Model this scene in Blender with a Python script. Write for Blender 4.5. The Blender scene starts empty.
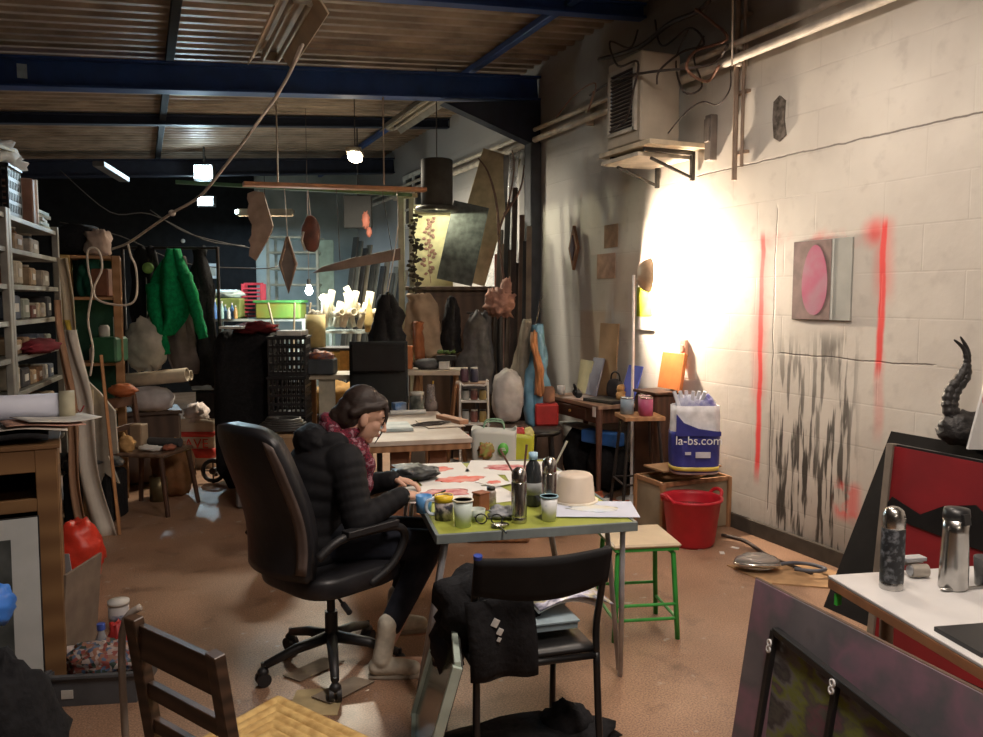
import bpy, bmesh, math, random
from mathutils import Vector, Matrix, Euler, noise
SC = bpy.context.scene
COL = SC.collection
PI = math.pi
# ------------------------------------------------------------------ camera
YAW = math.radians(23.6); PIT = math.radians(4.9); EYE = 1.6; FPX = 800.0
cam = bpy.data.cameras.new('camera'); camo = bpy.data.objects.new('camera', cam); COL.objects.link(camo)
camo.location = (0, 0, EYE); camo.rotation_euler = (PI/2-PIT, 0, -YAW)
cam.sensor_width = 36.0; cam.lens = FPX/983*36.0; cam.clip_start = .05; cam.clip_end = 60
SC.camera = camo
# ------------------------------------------------------------------ world, exposure
w = bpy.data.worlds.new('night'); SC.world = w; w.use_nodes = True
w.node_tree.nodes['Background'].inputs[0].default_value = (.02, .03, .05, 1)
w.node_tree.nodes['Background'].inputs[1].default_value = 1
SC.view_settings.view_transform = 'Standard'; SC.view_settings.look = 'None'
SC.view_settings.gamma = 1; SC.view_settings.use_curve_mapping = False
SC.view_settings.exposure = 0.18
SC.cycles.use_denoising = True
SC.cycles.max_bounces = 8; SC.cycles.diffuse_bounces = 5
SC.cycles.sample_clamp_indirect = 8
SC.cycles.caustics_reflective = False; SC.cycles.caustics_refractive = False
def lamp(kind, name, loc, power, col, size=.1, rot=None, sx=None, spot=None, blend=.5):
    l = bpy.data.lights.new(name, kind); l.energy = power; l.color = col
    if kind == 'AREA':
        l.shape = 'RECTANGLE'; l.size = size; l.size_y = sx or size
    elif kind in ('POINT', 'SPOT'):
        l.shadow_soft_size = size
        if kind == 'SPOT': l.spot_size = spot; l.spot_blend = blend
    o = bpy.data.objects.new(name, l); o.location = loc
    if rot: o.rotation_euler = rot
    COL.objects.link(o); return o
WARM = (1, .80, .62); COOL = (.62, .86, 1)
# fill lights added out of view to brighten the near end and the wall
lamp('AREA', 'near_fill_light', (1.3, 1.1, 3.28), 66, (1, .86, .76), .3, (0, 0, 0), 1.4)
lamp('AREA', 'wall_side_fill_light', (2.5, 3.2, 3.38), 30, (1, .86, .74), .25, (0, 0, 0), 1.2)
lamp('AREA', 'rear_fill_light', (.2, -1.6, 3.1), 8, (1, .9, .82), 1.4, (0, 0, 0), .25)

# ------------------------------------------------------------------ pixel helpers
def ray(px, py):
    x = (px-491.5)/FPX; y = (368.5-py)/FPX; c, s = math.cos(PIT), math.sin(PIT)
    fw = c+y*s; up = y*c-s
    return x*math.cos(YAW)+fw*math.sin(YAW), -x*math.sin(YAW)+fw*math.cos(YAW), up, fw
def F(px, py, z=0.0):
    r = ray(px, py); t = (z-EYE)/r[2]; return Vector((r[0]*t, r[1]*t, z))
def W(px, py, X=3.8):
    r = ray(px, py); t = X/r[0]; return Vector((X, r[1]*t, EYE+r[2]*t))
def P(px, py, d):
    r = ray(px, py); t = d/r[3]; return Vector((r[0]*t, r[1]*t, EYE+r[2]*t))
CR = Vector((math.cos(YAW), -math.sin(YAW), 0)); CF = Vector((math.sin(YAW), math.cos(YAW), 0))

# ------------------------------------------------------------------ materials
def _nt(name):
    m = bpy.data.materials.new(name); m.use_nodes = True
    nt = m.node_tree; b = nt.nodes['Principled BSDF']; return m, nt, b
def rgba(c): return (c[0], c[1], c[2], 1)
MC = {}
def mat(name, col, rough=.6, metal=0, var=.18, scale=9, bump=0, trans=0, emit=0, col2=None, lo=.35, hi=.65, alpha=1, coat=0, stretch=None, sheen=0, ecol=None):
    if name in MC: return MC[name]
    m, nt, b = _nt(name); N = nt.nodes; L = nt.links
    tc = N.new('ShaderNodeTexCoord'); mp = N.new('ShaderNodeMapping'); L.new(tc.outputs['Object'], mp.inputs[0])
    if stretch: mp.inputs['Scale'].default_value = stretch
    ns = N.new('ShaderNodeTexNoise'); ns.inputs['Scale'].default_value = scale; ns.inputs['Detail'].default_value = 5
    L.new(mp.outputs[0], ns.inputs['Vector'])
    cr = N.new('ShaderNodeValToRGB'); L.new(ns.outputs['Fac'], cr.inputs[0])
    cr.color_ramp.elements[0].position = lo; cr.color_ramp.elements[1].position = hi
    if col2 is None:
        c1 = [max(0, v*(1-var)) for v in col]; c2 = [min(1, v*(1+var)) for v in col]
    else: c1, c2 = col, col2
    cr.color_ramp.elements[0].color = rgba(c1); cr.color_ramp.elements[1].color = rgba(c2)
    L.new(cr.outputs[0], b.inputs['Base Color'])
    b.inputs['Roughness'].default_value = rough; b.inputs['Metallic'].default_value = metal
    if rough >= .75: b.inputs['Specular IOR Level'].default_value = .2
    b.inputs['Transmission Weight'].default_value = trans; b.inputs['Alpha'].default_value = alpha
    b.inputs['Coat Weight'].default_value = coat
    if emit:
        b.inputs['Emission Color'].default_value = rgba(ecol or col); b.inputs['Emission Strength'].default_value = emit
    if bump:
        bp = N.new('ShaderNodeBump'); bp.inputs['Strength'].default_value = bump; bp.inputs['Distance'].default_value = .02
        L.new(ns.outputs['Fac'], bp.inputs['Height']); L.new(bp.outputs[0], b.inputs['Normal'])
    MC[name] = m; return m
def stripes(name, c1, c2, axis='x', scale=20, rough=.7, dist=2.0):
    if name in MC: return MC[name]
    m, nt, b = _nt(name); N = nt.nodes; L = nt.links
    tc = N.new('ShaderNodeTexCoord'); wv = N.new('ShaderNodeTexWave'); wv.bands_direction = axis.upper()
    wv.inputs['Scale'].default_value = scale; wv.inputs['Distortion'].default_value = dist
    cr = N.new('ShaderNodeValToRGB'); cr.color_ramp.elements[0].color = rgba(c1); cr.color_ramp.elements[1].color = rgba(c2)
    L.new(tc.outputs['Object'], wv.inputs[0]); L.new(wv.outputs['Fac'], cr.inputs[0]); L.new(cr.outputs[0], b.inputs['Base Color'])
    b.inputs['Roughness'].default_value = rough; MC[name] = m; return m
def multi(name, cols, scale=6, rough=.6, kind='noise', stretch=None):
    """several paint colours laid out by a noise or a voronoi"""
    if name in MC: return MC[name]
    m, nt, b = _nt(name); N = nt.nodes; L = nt.links
    tc = N.new('ShaderNodeTexCoord'); mp = N.new('ShaderNodeMapping'); L.new(tc.outputs['Object'], mp.inputs[0])
    if stretch: mp.inputs['Scale'].default_value = stretch
    if kind == 'noise':
        t = N.new('ShaderNodeTexNoise'); t.inputs['Detail'].default_value = 6; out = t.outputs['Fac']
    else:
        t = N.new('ShaderNodeTexVoronoi'); sp = N.new('ShaderNodeSeparateColor'); L.new(t.outputs['Color'], sp.inputs[0]); out = sp.outputs[0]
    t.inputs['Scale'].default_value = scale; L.new(mp.outputs[0], t.inputs['Vector'])
    cr = N.new('ShaderNodeValToRGB'); n = len(cols); e = cr.color_ramp.elements
    lo, hi = (.32, .68) if kind == 'noise' else (0, 1)
    while len(e) < n: e.new(.5)
    for i, c in enumerate(cols):
        e[i].position = lo+(hi-lo)*i/max(1, n-1) if kind == 'noise' else i/n
        e[i].color = rgba(c)
    if kind != 'noise': cr.color_ramp.interpolation = 'CONSTANT'
    L.new(out, cr.inputs[0]); L.new(cr.outputs[0], b.inputs['Base Color']); b.inputs['Roughness'].default_value = rough
    MC[name] = m; return m

# ------------------------------------------------------------------ mesh builder
def rotm(r): return Euler(r).to_matrix()
class MB:
    def __init__(s): s.v = []; s.f = []; s.sm = []
    def add(s, vs, fs, smooth=False):
        o = len(s.v); s.v += [Vector(v) for v in vs]; s.f += [tuple(i+o for i in f) for f in fs]; s.sm += [smooth]*len(fs); return s
    def box(s, c, d, r=(0, 0, 0), taper=1.0, ch=None):
        """box with chamfered edges: centre, size, rotation, taper scales the top"""
        c = Vector(c); R = rotm(r) if not isinstance(r, Matrix) else r
        hx, hy, hz = d[0]/2, d[1]/2, d[2]/2; b = min(d)*.08 if ch is None else ch; b = min(b, .02)
        vs = []; idx = {}
        for sx in (-1, 1):
            for sy in (-1, 1):
                for sz in (-1, 1):
                    for k in range(3):
                        p = [sx*hx, sy*hy, sz*hz]
                        for a in range(3):
                            if a != k: p[a] -= (sx, sy, sz)[a]*b
                        t = taper if sz > 0 else 1
                        idx[(sx, sy, sz, k)] = len(vs); vs.append(R @ Vector((p[0]*t, p[1]*t, p[2]))+c)
        fs = []
        for k in range(3):
            a, e = [(1, 2), (2, 0), (0, 1)][k]
            for sk in (-1, 1):
                q = []
                for (sa, se) in ((-1, -1), (1, -1), (1, 1), (-1, 1)):
                    g = [0, 0, 0]; g[k] = sk; g[a] = sa; g[e] = se; q.append(idx[(g[0], g[1], g[2], k)])
                fs.append(q if sk > 0 else q[::-1])
        for k in range(3):                       # edges along axis k
            a, e = [(1, 2), (2, 0), (0, 1)][k]
            for sa in (-1, 1):
                for se in (-1, 1):
                    def g(sk, who):
                        t = [0, 0, 0]; t[k] = sk; t[a] = sa; t[e] = se; return idx[(t[0], t[1], t[2], who)]
                    q = [g(-1, a), g(1, a), g(1, e), g(-1, e)]
                    fs.append(q if sa*se < 0 else q[::-1])
        for sx in (-1, 1):
            for sy in (-1, 1):
                for sz in (-1, 1):
                    q = [idx[(sx, sy, sz, k)] for k in range(3)]; fs.append(q if sx*sy*sz > 0 else q[::-1])
        return s.add(vs, fs)
    def frame(s, p0, p1):
        d = (Vector(p1)-Vector(p0)); L = d.length; z = d/L if L else Vector((0, 0, 1))
        u = z.cross(Vector((0, 0, 1)));
        if u.length < 1e-4: u = Vector((1, 0, 0))
        u.normalize(); v = z.cross(u); return u, v, z, L
    def bar(s, p0, p1, w, h):
        """rectangular bar from p0 to p1: w sideways, h the other way"""
        u, v, z, L = s.frame(p0, p1); M = Matrix((u, v, z)).transposed()
        return s.box((Vector(p0)+Vector(p1))/2, (w, h, L), M)
    def cyl(s, p0, p1, r0, r1=None, n=14, cap=True):
        r1 = r0 if r1 is None else r1; u, v, z, L = s.frame(p0, p1); p0 = Vector(p0); p1 = Vector(p1); vs = []
        for p, r in ((p0, r0), (p1, r1)):
            for i in range(n):
                a = 2*PI*i/n; vs.append(p+u*math.cos(a)*r+v*math.sin(a)*r)
        fs = [(i, (i+1) % n, n+(i+1) % n, n+i) for i in range(n)]
        s.add(vs, fs, True)
        if cap:
            s.add(vs[:n], [tuple(range(n))[::-1]]); s.add(vs[n:], [tuple(range(n))])
        return s
    def tube(s, pts, r, n=8, taper=None, smooth_n=0):
        pts = [Vector(p) for p in pts]
        if smooth_n:
            pts = cr_spline(pts, smooth_n)
        vs = []; m = len(pts); u = None
        for i, p in enumerate(pts):
            t = (pts[min(i+1, m-1)]-pts[max(i-1, 0)]).normalized()
            if u is None:
                u = t.cross(Vector((0, 0, 1)));
                if u.length < 1e-3: u = Vector((1, 0, 0))
            u = (u-t*u.dot(t)).normalized(); v = t.cross(u)
            rr = r if taper is None else r+(taper-r)*i/(m-1)
            if callable(r): rr = r(i/(m-1))
            for k in range(n):
                a = 2*PI*k/n; vs.append(p+u*math.cos(a)*rr+v*math.sin(a)*rr)
        fs = []
        for i in range(m-1):
            for k in range(n): fs.append((i*n+k, i*n+(k+1) % n, (i+1)*n+(k+1) % n, (i+1)*n+k))
        fs += [tuple(range(n))[::-1], tuple((m-1)*n+k for k in range(n))]
        return s.add(vs, fs, True)
    def lathe(s, prof, c=(0, 0, 0), n=24, R=None, sx=1, sy=1):
        c = Vector(c); vs = []; m = len(prof)
        for (r, z) in prof:
            for k in range(n):
                a = 2*PI*k/n; p = Vector((r*math.cos(a)*sx, r*math.sin(a)*sy, z))
                vs.append(c+(R @ p if R else p))
        fs = []
        for i in range(m-1):
            for k in range(n): fs.append((i*n+k, i*n+(k+1) % n, (i+1)*n+(k+1) % n, (i+1)*n+k))
        fs += [tuple(range(n))[::-1], tuple((m-1)*n+k for k in range(n))]
        return s.add(vs, fs, True)
    def prism(s, pts, th, o=(0, 0, 0), ux=(1, 0, 0), uy=(0, 0, 1)):
        """outline (2-D points in ux, uy) extruded by th on either side"""
        o = Vector(o); ux = Vector(ux); uy = Vector(uy); nn = ux.cross(uy).normalized()*th/2; n = len(pts)
        a = [o+ux*x+uy*y-nn for x, y in pts]; b = [o+ux*x+uy*y+nn for x, y in pts]
        fs = [tuple(range(n))[::-1], tuple(range(n, 2*n))]+[(i, (i+1) % n, n+(i+1) % n, n+i) for i in range(n)]
        return s.add(a+b, fs)
    def blob(s, c, d, amp=.12, freq=3, seed=0, n=20, m=14, flat=None, R=None, pw=1.0):
        """lumpy ellipsoid: d are radii; flat cuts its underside at that share of the height"""
        c = Vector(c); vs = []; off = Vector((seed*7.3, seed*3.1, seed*1.7))
        def pt(th, ph):
            q = Vector((math.sin(th)*math.cos(ph), math.sin(th)*math.sin(ph), math.cos(th)))
            if pw != 1: q = Vector([math.copysign(abs(t)**pw, t) for t in q])
            k = 1+amp*noise.noise(q*freq+off)+amp*.5*noise.noise(q*freq*2.7+off)
            p = Vector((q.x*d[0], q.y*d[1], q.z*d[2]))*k
            if flat is not None: p.z = max(p.z, -d[2]*flat)
            return c+(R @ p if R else p)
        vs.append(pt(0, 0))
        for i in range(1, m):
            for k in range(n): vs.append(pt(PI*i/m, 2*PI*k/n))
        vs.append(pt(PI, 0)); fs = []
        for k in range(n): fs.append((0, 1+k, 1+(k+1) % n))
        for i in range(m-2):
            for k in range(n): fs.append((1+i*n+k, 1+(i+1)*n+k, 1+(i+1)*n+(k+1) % n, 1+i*n+(k+1) % n))
        L = len(vs)-1
        for k in range(n): fs.append((L, 1+(m-2)*n+(k+1) % n, 1+(m-2)*n+k))
        return s.add(vs, fs, True)
    def sheet(s, fn, nu, nv, th=.002, smooth=True):
        """surface fn(u,v) with a real thickness th"""
        g = [[Vector(fn(i/nu, j/nv)) for j in range(nv+1)] for i in range(nu+1)]
        top = []; bot = []
        for i in range(nu+1):
            for j in range(nv+1):
                du = g[min(i+1, nu)][j]-g[max(i-1, 0)][j]; dv = g[i][min(j+1, nv)]-g[i][max(j-1, 0)]
                nn = du.cross(dv); nn = nn.normalized() if nn.length > 1e-9 else Vector((0, 0, 1))
                top.append(g[i][j]+nn*th/2); bot.append(g[i][j]-nn*th/2)
        w = nv+1; T = len(top); fs = []
        for i in range(nu):
            for j in range(nv):
                a, b, c, d = i*w+j, (i+1)*w+j, (i+1)*w+j+1, i*w+j+1
                fs.append((a, b, c, d)); fs.append((T+d, T+c, T+b, T+a))
        for i in range(nu):
            for j, fl in ((0, 0), (nv, 1)):
                a, b = i*w+j, (i+1)*w+j; q = (a, T+a, T+b, b); fs.append(q if not fl else q[::-1])
        for j in range(nv):
            for i, fl in ((0, 1), (nu, 0)):
                a, b = i*w+j, i*w+j+1; q = (a, T+a, T+b, b); fs.append(q if not fl else q[::-1])
        return s.add(top+bot, fs, smooth)
def cr_spline(P_, n):
    out = []; m = len(P_)
    for i in range(m-1):
        a, b, c, d = P_[max(i-1, 0)], P_[i], P_[i+1], P_[min(i+2, m-1)]
        for k in range(n):
            t = k/n; out.append(.5*((2*b)+(c-a)*t+(2*a-5*b+4*c-d)*t*t+(3*b-a-3*c+d)*t**3))
    out.append(P_[-1]); return out
def obj(name, mb, m, parent=None, label=None):
    me = bpy.data.meshes.new(name); me.from_pydata([tuple(v) for v in mb.v], [], mb.f); me.update()
    me.polygons.foreach_set('use_smooth', mb.sm)
    if m: me.materials.append(m)
    o = bpy.data.objects.new(name, me); COL.objects.link(o)
    if parent: o.parent = parent
    if label: o['label'] = label
    return o
def tag(o, label, cat, group=None, kind=None):
    o['label'] = label; o['category'] = cat
    if group: o['group'] = group
    if kind: o['kind'] = kind
    return o
def thing(name, label, cat, loc=(0, 0, 0), rz=0.0, group=None):
    o = bpy.data.objects.new(name, None); COL.objects.link(o); o.location = loc; o.rotation_euler = (0, 0, rz)
    o.empty_display_size = .1; return tag(o, label, cat, group)
def one(name, mb, m, label, cat, loc=(0, 0, 0), rz=0.0, group=None, kind=None):
    o = obj(name, mb, m); o.location = loc; o.rotation_euler = (0, 0, rz); return tag(o, label, cat, group, kind)
def struct(name, mb, m, parent=None):
    o = obj(name, mb, m, parent)
    if not parent: o['kind'] = 'structure'
    return o
def dup(root, loc, rz, label, group=None):
    r = root.copy(); COL.objects.link(r); r.location = loc; r.rotation_euler = (0, 0, rz); r['label'] = label
    if group: r['group'] = group
    for ch in list(root.children):
        c = ch.copy(); COL.objects.link(c); c.parent = r
        for g in ch.children:
            d = g.copy(); COL.objects.link(d); d.parent = c
    return r
def modif(o, *mods):
    for k, kw in mods:
        md = o.modifiers.new(k.lower(), k)
        for a, b in kw.items(): setattr(md, a, b)
    return o
# ================================================================== the setting
# painted block wall: courses, dirt, red spray lines and black drips all belong to the wall's paint
def wall_paint():
    m, nt, b = _nt('painted_block_wall'); N = nt.nodes; L = nt.links
    tc = N.new('ShaderNodeTexCoord'); sp = N.new('ShaderNodeSeparateXYZ'); L.new(tc.outputs['Object'], sp.inputs[0])
    Yc, Zc = sp.outputs[1], sp.outputs[2]
    def M(op, a, c=None, d=None, clamp=False):
        n = N.new('ShaderNodeMath'); n.operation = op; n.use_clamp = clamp
        for i, x in enumerate((a, c, d)):
            if x is None: continue
            if isinstance(x, (int, float)): n.inputs[i].default_value = x
            else: L.new(x, n.inputs[i])
        return n.outputs[0]
    def ss(x, lo, hi):
        n = N.new('ShaderNodeMapRange'); n.interpolation_type = 'SMOOTHSTEP'
        L.new(x, n.inputs[0]); n.inputs[1].default_value = lo; n.inputs[2].default_value = hi; return n.outputs[0]
    def nz(scale, sc=(1, 1, 1), det=4):
        mp = N.new('ShaderNodeMapping'); L.new(tc.outputs['Object'], mp.inputs[0]); mp.inputs['Scale'].default_value = sc
        n = N.new('ShaderNodeTexNoise'); n.inputs['Scale'].default_value = scale; n.inputs['Detail'].default_value = det
        L.new(mp.outputs[0], n.inputs['Vector']); return n.outputs['Fac']
    def mix(f, a, c):
        n = N.new('ShaderNodeMix'); n.data_type = 'RGBA'; L.new(f, n.inputs[0])
        for i, x in ((6, a), (7, c)):
            if isinstance(x, tuple): n.inputs[i].default_value = rgba(x)
            else: L.new(x, n.inputs[i])
        return n.outputs[2]
    def rect(y0, y1, z0, z1, e=.02):
        return M('MULTIPLY', M('MULTIPLY', ss(Yc, y0-e, y0+e), ss(Yc, y1+e, y1-e)), M('MULTIPLY', ss(Zc, z0-e, z0+e), ss(Zc, z1+e, z1-e)))
    big = nz(1.3); fine = nz(9, det=6)
    base = mix(ss(big, .35, .65), (.60, .56, .51), (.72, .68, .62))
    base = mix(M('MULTIPLY', ss(fine, .55, .75), .35), base, (.42, .38, .35))
    # grime near the floor, and a darker band below the roof
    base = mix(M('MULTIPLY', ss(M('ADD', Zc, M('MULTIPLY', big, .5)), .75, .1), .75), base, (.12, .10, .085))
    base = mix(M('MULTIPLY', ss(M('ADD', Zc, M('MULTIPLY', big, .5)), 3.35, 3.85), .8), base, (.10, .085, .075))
    # greyer, uneven tone in the far half
    base = mix(M('MULTIPLY', ss(M('ADD', Yc, M('MULTIPLY', nz(2.2), 1.5)), 6.3, 7.6), .7), base, (.44, .44, .45))
    # block courses
    mp = N.new('ShaderNodeMapping'); L.new(tc.outputs['Object'], mp.inputs[0]); mp.inputs['Rotation'].default_value = (0, PI/2, PI/2)
    cb = N.new('ShaderNodeCombineXYZ'); L.new(Yc, cb.inputs[0]); L.new(Zc, cb.inputs[1])
    br = N.new('ShaderNodeTexBrick'); L.new(cb.outputs[0], br.inputs['Vector'])
    br.inputs['Scale'].default_value = 1; br.inputs['Brick Width'].default_value = .5; br.inputs['Row Height'].default_value = .25
    br.inputs['Mortar Size'].default_value = .006; br.inputs['Mortar Smooth'].default_value = .6
    base = mix(M('MULTIPLY', br.outputs['Fac'], M('MULTIPLY', ss(nz(2.7), .45, .62), .16)), base, (.26, .22, .19))
    # long cracks: the horizontal one and the vertical chase beside the red line
    crk = M('MULTIPLY', ss(M('ABSOLUTE', M('SUBTRACT', M('ADD', Zc, M('MULTIPLY', nz(6), .03)), 2.53)), .008, .002), rect(1.5, 4.9, 2.3, 2.7))
    crk = M('MAXIMUM', crk, M('MULTIPLY', ss(M('ABSOLUTE', M('SUBTRACT', M('ADD', Yc, M('MULTIPLY', nz(5), .03)), 4.09)), .007, .002), rect(4.0, 4.2, .2, 2.2)))
    crk = M('MAXIMUM', crk, M('MULTIPLY', ss(M('ABSOLUTE', M('SUBTRACT', M('ADD', Zc, M('MULTIPLY', nz(6), .03)), 1.27)), .006, .002), rect(2.9, 4.0, 1.1, 1.4)))
    base = mix(M('MULTIPLY', crk, .8), base, (.09, .07, .06))
    # smears of older paint: pale panel behind the far desk, brown rectangles
    base = mix(M('MULTIPLY', rect(6.05, 6.6, .9, 1.5), .45), base, (.50, .33, .18))
    base = mix(M('MULTIPLY', rect(5.55, 6.05, 1.5, 2.0, .05), .30), base, (.55, .34, .22))
    base = mix(M('MULTIPLY', M('MULTIPLY', ss(nz(5, (1, 1, .15)), .5, .65), rect(5.3, 6.2, .8, 1.7, .15)), .7), base, (.72, .72, .72))
    # black drips running down under the canvas
    dr = ss(nz(26, (1, 1, .10), 6), .47, .57)
    env = M('MULTIPLY', rect(3.40, 4.06, .06, 1.38, .07), ss(M('ADD', M('MULTIPLY', Zc, .42), M('MULTIPLY', nz(5, (1, 1, .35)), .9)), 1.35, .65))
    base = mix(M('MULTIPLY', M('MULTIPLY', dr, env), .96), base, (.035, .03, .025))
    sm = M('MULTIPLY', ss(nz(7, (1, 1, .3)), .52, .62), rect(3.5, 3.75, .5, 1.3, .12))
    base = mix(M('MULTIPLY', sm, .55), base, (.10, .09, .08))
    # red spray paint
    red = (.85, .05, .05); j = M('MULTIPLY', nz(3), .05); Yj = M('ADD', Yc, M('SUBTRACT', j, .025))
    def line(yc, wd, z0, z1, soft, a):
        r = ss(M('ABSOLUTE', M('SUBTRACT', Yj, yc)), wd+soft, wd*.5)
        return M('MULTIPLY', M('MULTIPLY', r, M('MULTIPLY', ss(Zc, z0-.08, z0+.12), ss(Zc, z1+.06, z1-.03))), a)
    def spot(y, z, r, a):
        dy = M('SUBTRACT', Yc, y); dz = M('SUBTRACT', Zc, z); d = M('SQRT', M('ADD', M('MULTIPLY', dy, dy), M('MULTIPLY', dz, dz)))
        return M('MULTIPLY', ss(M('ADD', d, M('MULTIPLY', fine, .05)), r+.03, r*.2), a)
    r = line(4.19, .022, .40, 2.02, .012, .95)
    r = M('MAXIMUM', r, line(3.245, .022, 1.15, 2.03, .012, .95))
    r = M('MAXIMUM', r, line(3.235, .02, .82, 1.3, .03, .28))
    r = M('MAXIMUM', r, line(3.24, .02, 1.6, 2.03, .08, .45))
    r = M('MAXIMUM', r, line(4.20, .02, .9, 1.9, .09, .4))
    r = M('MAXIMUM', r, spot(3.30, 1.98, .13, .8)); r = M('MAXIMUM', r, spot(4.15, 1.98, .09, .45))
    r = M('MAXIMUM', r, M('MULTIPLY', M('MULTIPLY', rect(3.3, 4.15, 1.93, 2.02, .05), ss(nz(4), .4, .65)), .5))
    r = M('MAXIMUM', r, M('MULTIPLY', M('MULTIPLY', rect(3.34, 3.52, .30, .52, .04), ss(nz(8), .35, .5)), .6))
    base = mix(r, base, red)
    L.new(base, b.inputs['Base Color']); b.inputs['Roughness'].default_value = .62
    bp = N.new('ShaderNodeBump'); bp.inputs['Strength'].default_value = .35; bp.inputs['Distance'].default_value = .012
    hh = M('SUBTRACT', M('MULTIPLY', fine, .6), M('ADD', M('MULTIPLY', br.outputs['Fac'], .15), M('MULTIPLY', crk, 2)))
    L.new(hh, bp.inputs['Height']); L.new(bp.outputs[0], b.inputs['Normal']); return m
def floor_mat():
    m, nt, b = _nt('worn_concrete_floor'); N = nt.nodes; L = nt.links
    tc = N.new('ShaderNodeTexCoord')
    def nz(s, d=5):
        n = N.new('ShaderNodeTexNoise'); n.inputs['Scale'].default_value = s; n.inputs['Detail'].default_value = d
        L.new(tc.outputs['Object'], n.inputs['Vector']); return n.outputs['Fac']
    def ramp(x, a, c, ca, cc):
        r = N.new('ShaderNodeValToRGB'); L.new(x, r.inputs[0]); e = r.color_ramp.elements
        e[0].position = a; e[1].position = c; e[0].color = rgba(ca); e[1].color = rgba(cc); return r.outputs[0]
    def mul(a, c, f=1.0, kind='MULTIPLY'):
        n = N.new('ShaderNodeMix'); n.data_type = 'RGBA'; n.blend_type = kind; n.inputs[0].default_value = f
        L.new(a, n.inputs[6]); L.new(c, n.inputs[7]); return n.outputs[2]
    c = ramp(nz(1.1), .3, .7, (.26, .155, .10), (.44, .275, .185))
    c = mul(c, ramp(nz(140, 2), .35, .65, (.55, .55, .55), (1.25, 1.2, 1.15)))
    c = mul(c, ramp(nz(5), .28, .42, (.55, .5, .48), (1, 1, 1)))
    sc = ramp(nz(11, 8), .66, .74, (0, 0, 0), (1, 1, 1))
    n = N.new('ShaderNodeMix'); n.data_type = 'RGBA'; L.new(sc, n.inputs[0]); L.new(c, n.inputs[6]); n.inputs[7].default_value = (.42, .38, .33, 1)
    L.new(n.outputs[2], b.inputs['Base Color'])
    rr = ramp(nz(2.5), .35, .7, (.36, .36, .36), (.58, .58, .58)); L.new(rr, b.inputs['Roughness'])
    bp = N.new('ShaderNodeBump'); bp.inputs['Strength'].default_value = .12; bp.inputs['Distance'].default_value = .004
    L.new(nz(60), bp.inputs['Height']); L.new(bp.outputs[0], b.inputs['Normal']); return m
struct('floor', MB().box((.6, 6, -.05), (6.8, 18.4, .1), ch=0), floor_mat())
struct('wall_right', MB().box((3.9, 6, 2.1), (.2, 18.4, 4.4), ch=0), wall_paint()).location = (0, 0, 0)
struct('wall_left', MB().box((-2.6, 6, 2.1), (.2, 18.4, 4.4), ch=0), mat('dark_wall', (.035, .032, .03), .9))
struct('wall_rear', MB().box((.6, -3.1, 2.1), (6.8, .2, 4.4), ch=0), mat('rear_wall', (.12, .10, .09), .9))
struct('wall_far', MB().box((.6, 15.1, 2.1), (6.8, .2, 4.4), ch=0), mat('far_wall', (.40, .46, .45), .8, scale=1.5, var=.25))
struct('wall_dark_backdrop', MB().box((-.3, 14.85, 2.1), (4.4, .1, 4.4), ch=0), mat('shade_black_backdrop', (.012, .013, .015), .9))  # added black sheet standing in for the unlit back of the hall
SL = .0735
def zc(X): return 3.98+SL*(X-3.8)
g = MB(); prof = []
y = -3.1
while y < 15.2:
    prof += [(y, 0), (y+.05, 0), (y+.085, .06), (y+.135, .06)]; y += .17
vs = []; fs = []
for yy, h in prof:
    vs += [(-2.7, yy, zc(-2.7)+h), (4.0, yy, zc(4.0)+h), (-2.7, yy, zc(-2.7)+h+.02), (4.0, yy, zc(4.0)+h+.02)]
for i in range(len(prof)-1):
    a = i*4; fs += [(a, a+4, a+5, a+1), (a+2, a+3, a+7, a+6)]
g.add(vs, fs); struct('ceiling', g, mat('corrugated_roof_sheet', (.30, .235, .18), .5, .2, scale=3, var=.3))
BLUE = mat('blue_steel_paint', (.02, .06, .22), .5, .2, scale=5)
DBLUE = mat('dark_blue_steel', (.012, .018, .04), .6, .2)
def ibeam(Y, h, w, zt):
    """I-section across the hall, its top zt below the sheets"""
    g = MB()
    for (dz, hh, ww) in ((0, .02, w), (-h, .02, w), (-h/2, h, .012)):
        a = Vector((-2.5, Y, zc(-2.5)-zt+dz)); b_ = Vector((3.79, Y, zc(3.79)-zt+dz)); g.bar(a, b_, ww, hh)
    return g
struct('trim_1', ibeam(7.5, .22, .16, .13), BLUE)
struct('trim_2', ibeam(5.62, .10, .10, .02), BLUE)
struct('trim_3', ibeam(12.6, .22, .16, .13), DBLUE)
struct('trim_4', ibeam(10.1, .10, .10, .02), DBLUE)
struct('trim_5', ibeam(2.4, .22, .16, .13), BLUE)
g = MB(); g.bar((3.1, -3, zc(3.1)-.045), (3.1, 15, zc(3.1)-.045), .07, .06); struct('trim_6', g, BLUE)
g = MB(); g.bar((.3, -3, zc(.3)-.045), (.3, 15, zc(.3)-.045), .07, .06); struct('trim_7', g, mat('shade_black_purlin', (.012, .012, .014), .9))  # near-black colour makes this purlin read as unlit
# haunches under the first beam and its wall column
g = MB().prism([(3.79, 3.62), (3.79, 3.15), (2.75, 3.50)], .14, (0, 7.5, 0)); struct('trim_8', g, DBLUE)
g = MB().box((3.74, 7.5, 1.6), (.12, .16, 3.2)); struct('trim_9', g, mat('column_paint', (.05, .055, .07), .7))
g = MB().box((3.785, 6, .05), (.03, 18, .10)); struct('baseboard_right', g, mat('dirty_skirting', (.07, .06, .05), .8))
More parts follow.
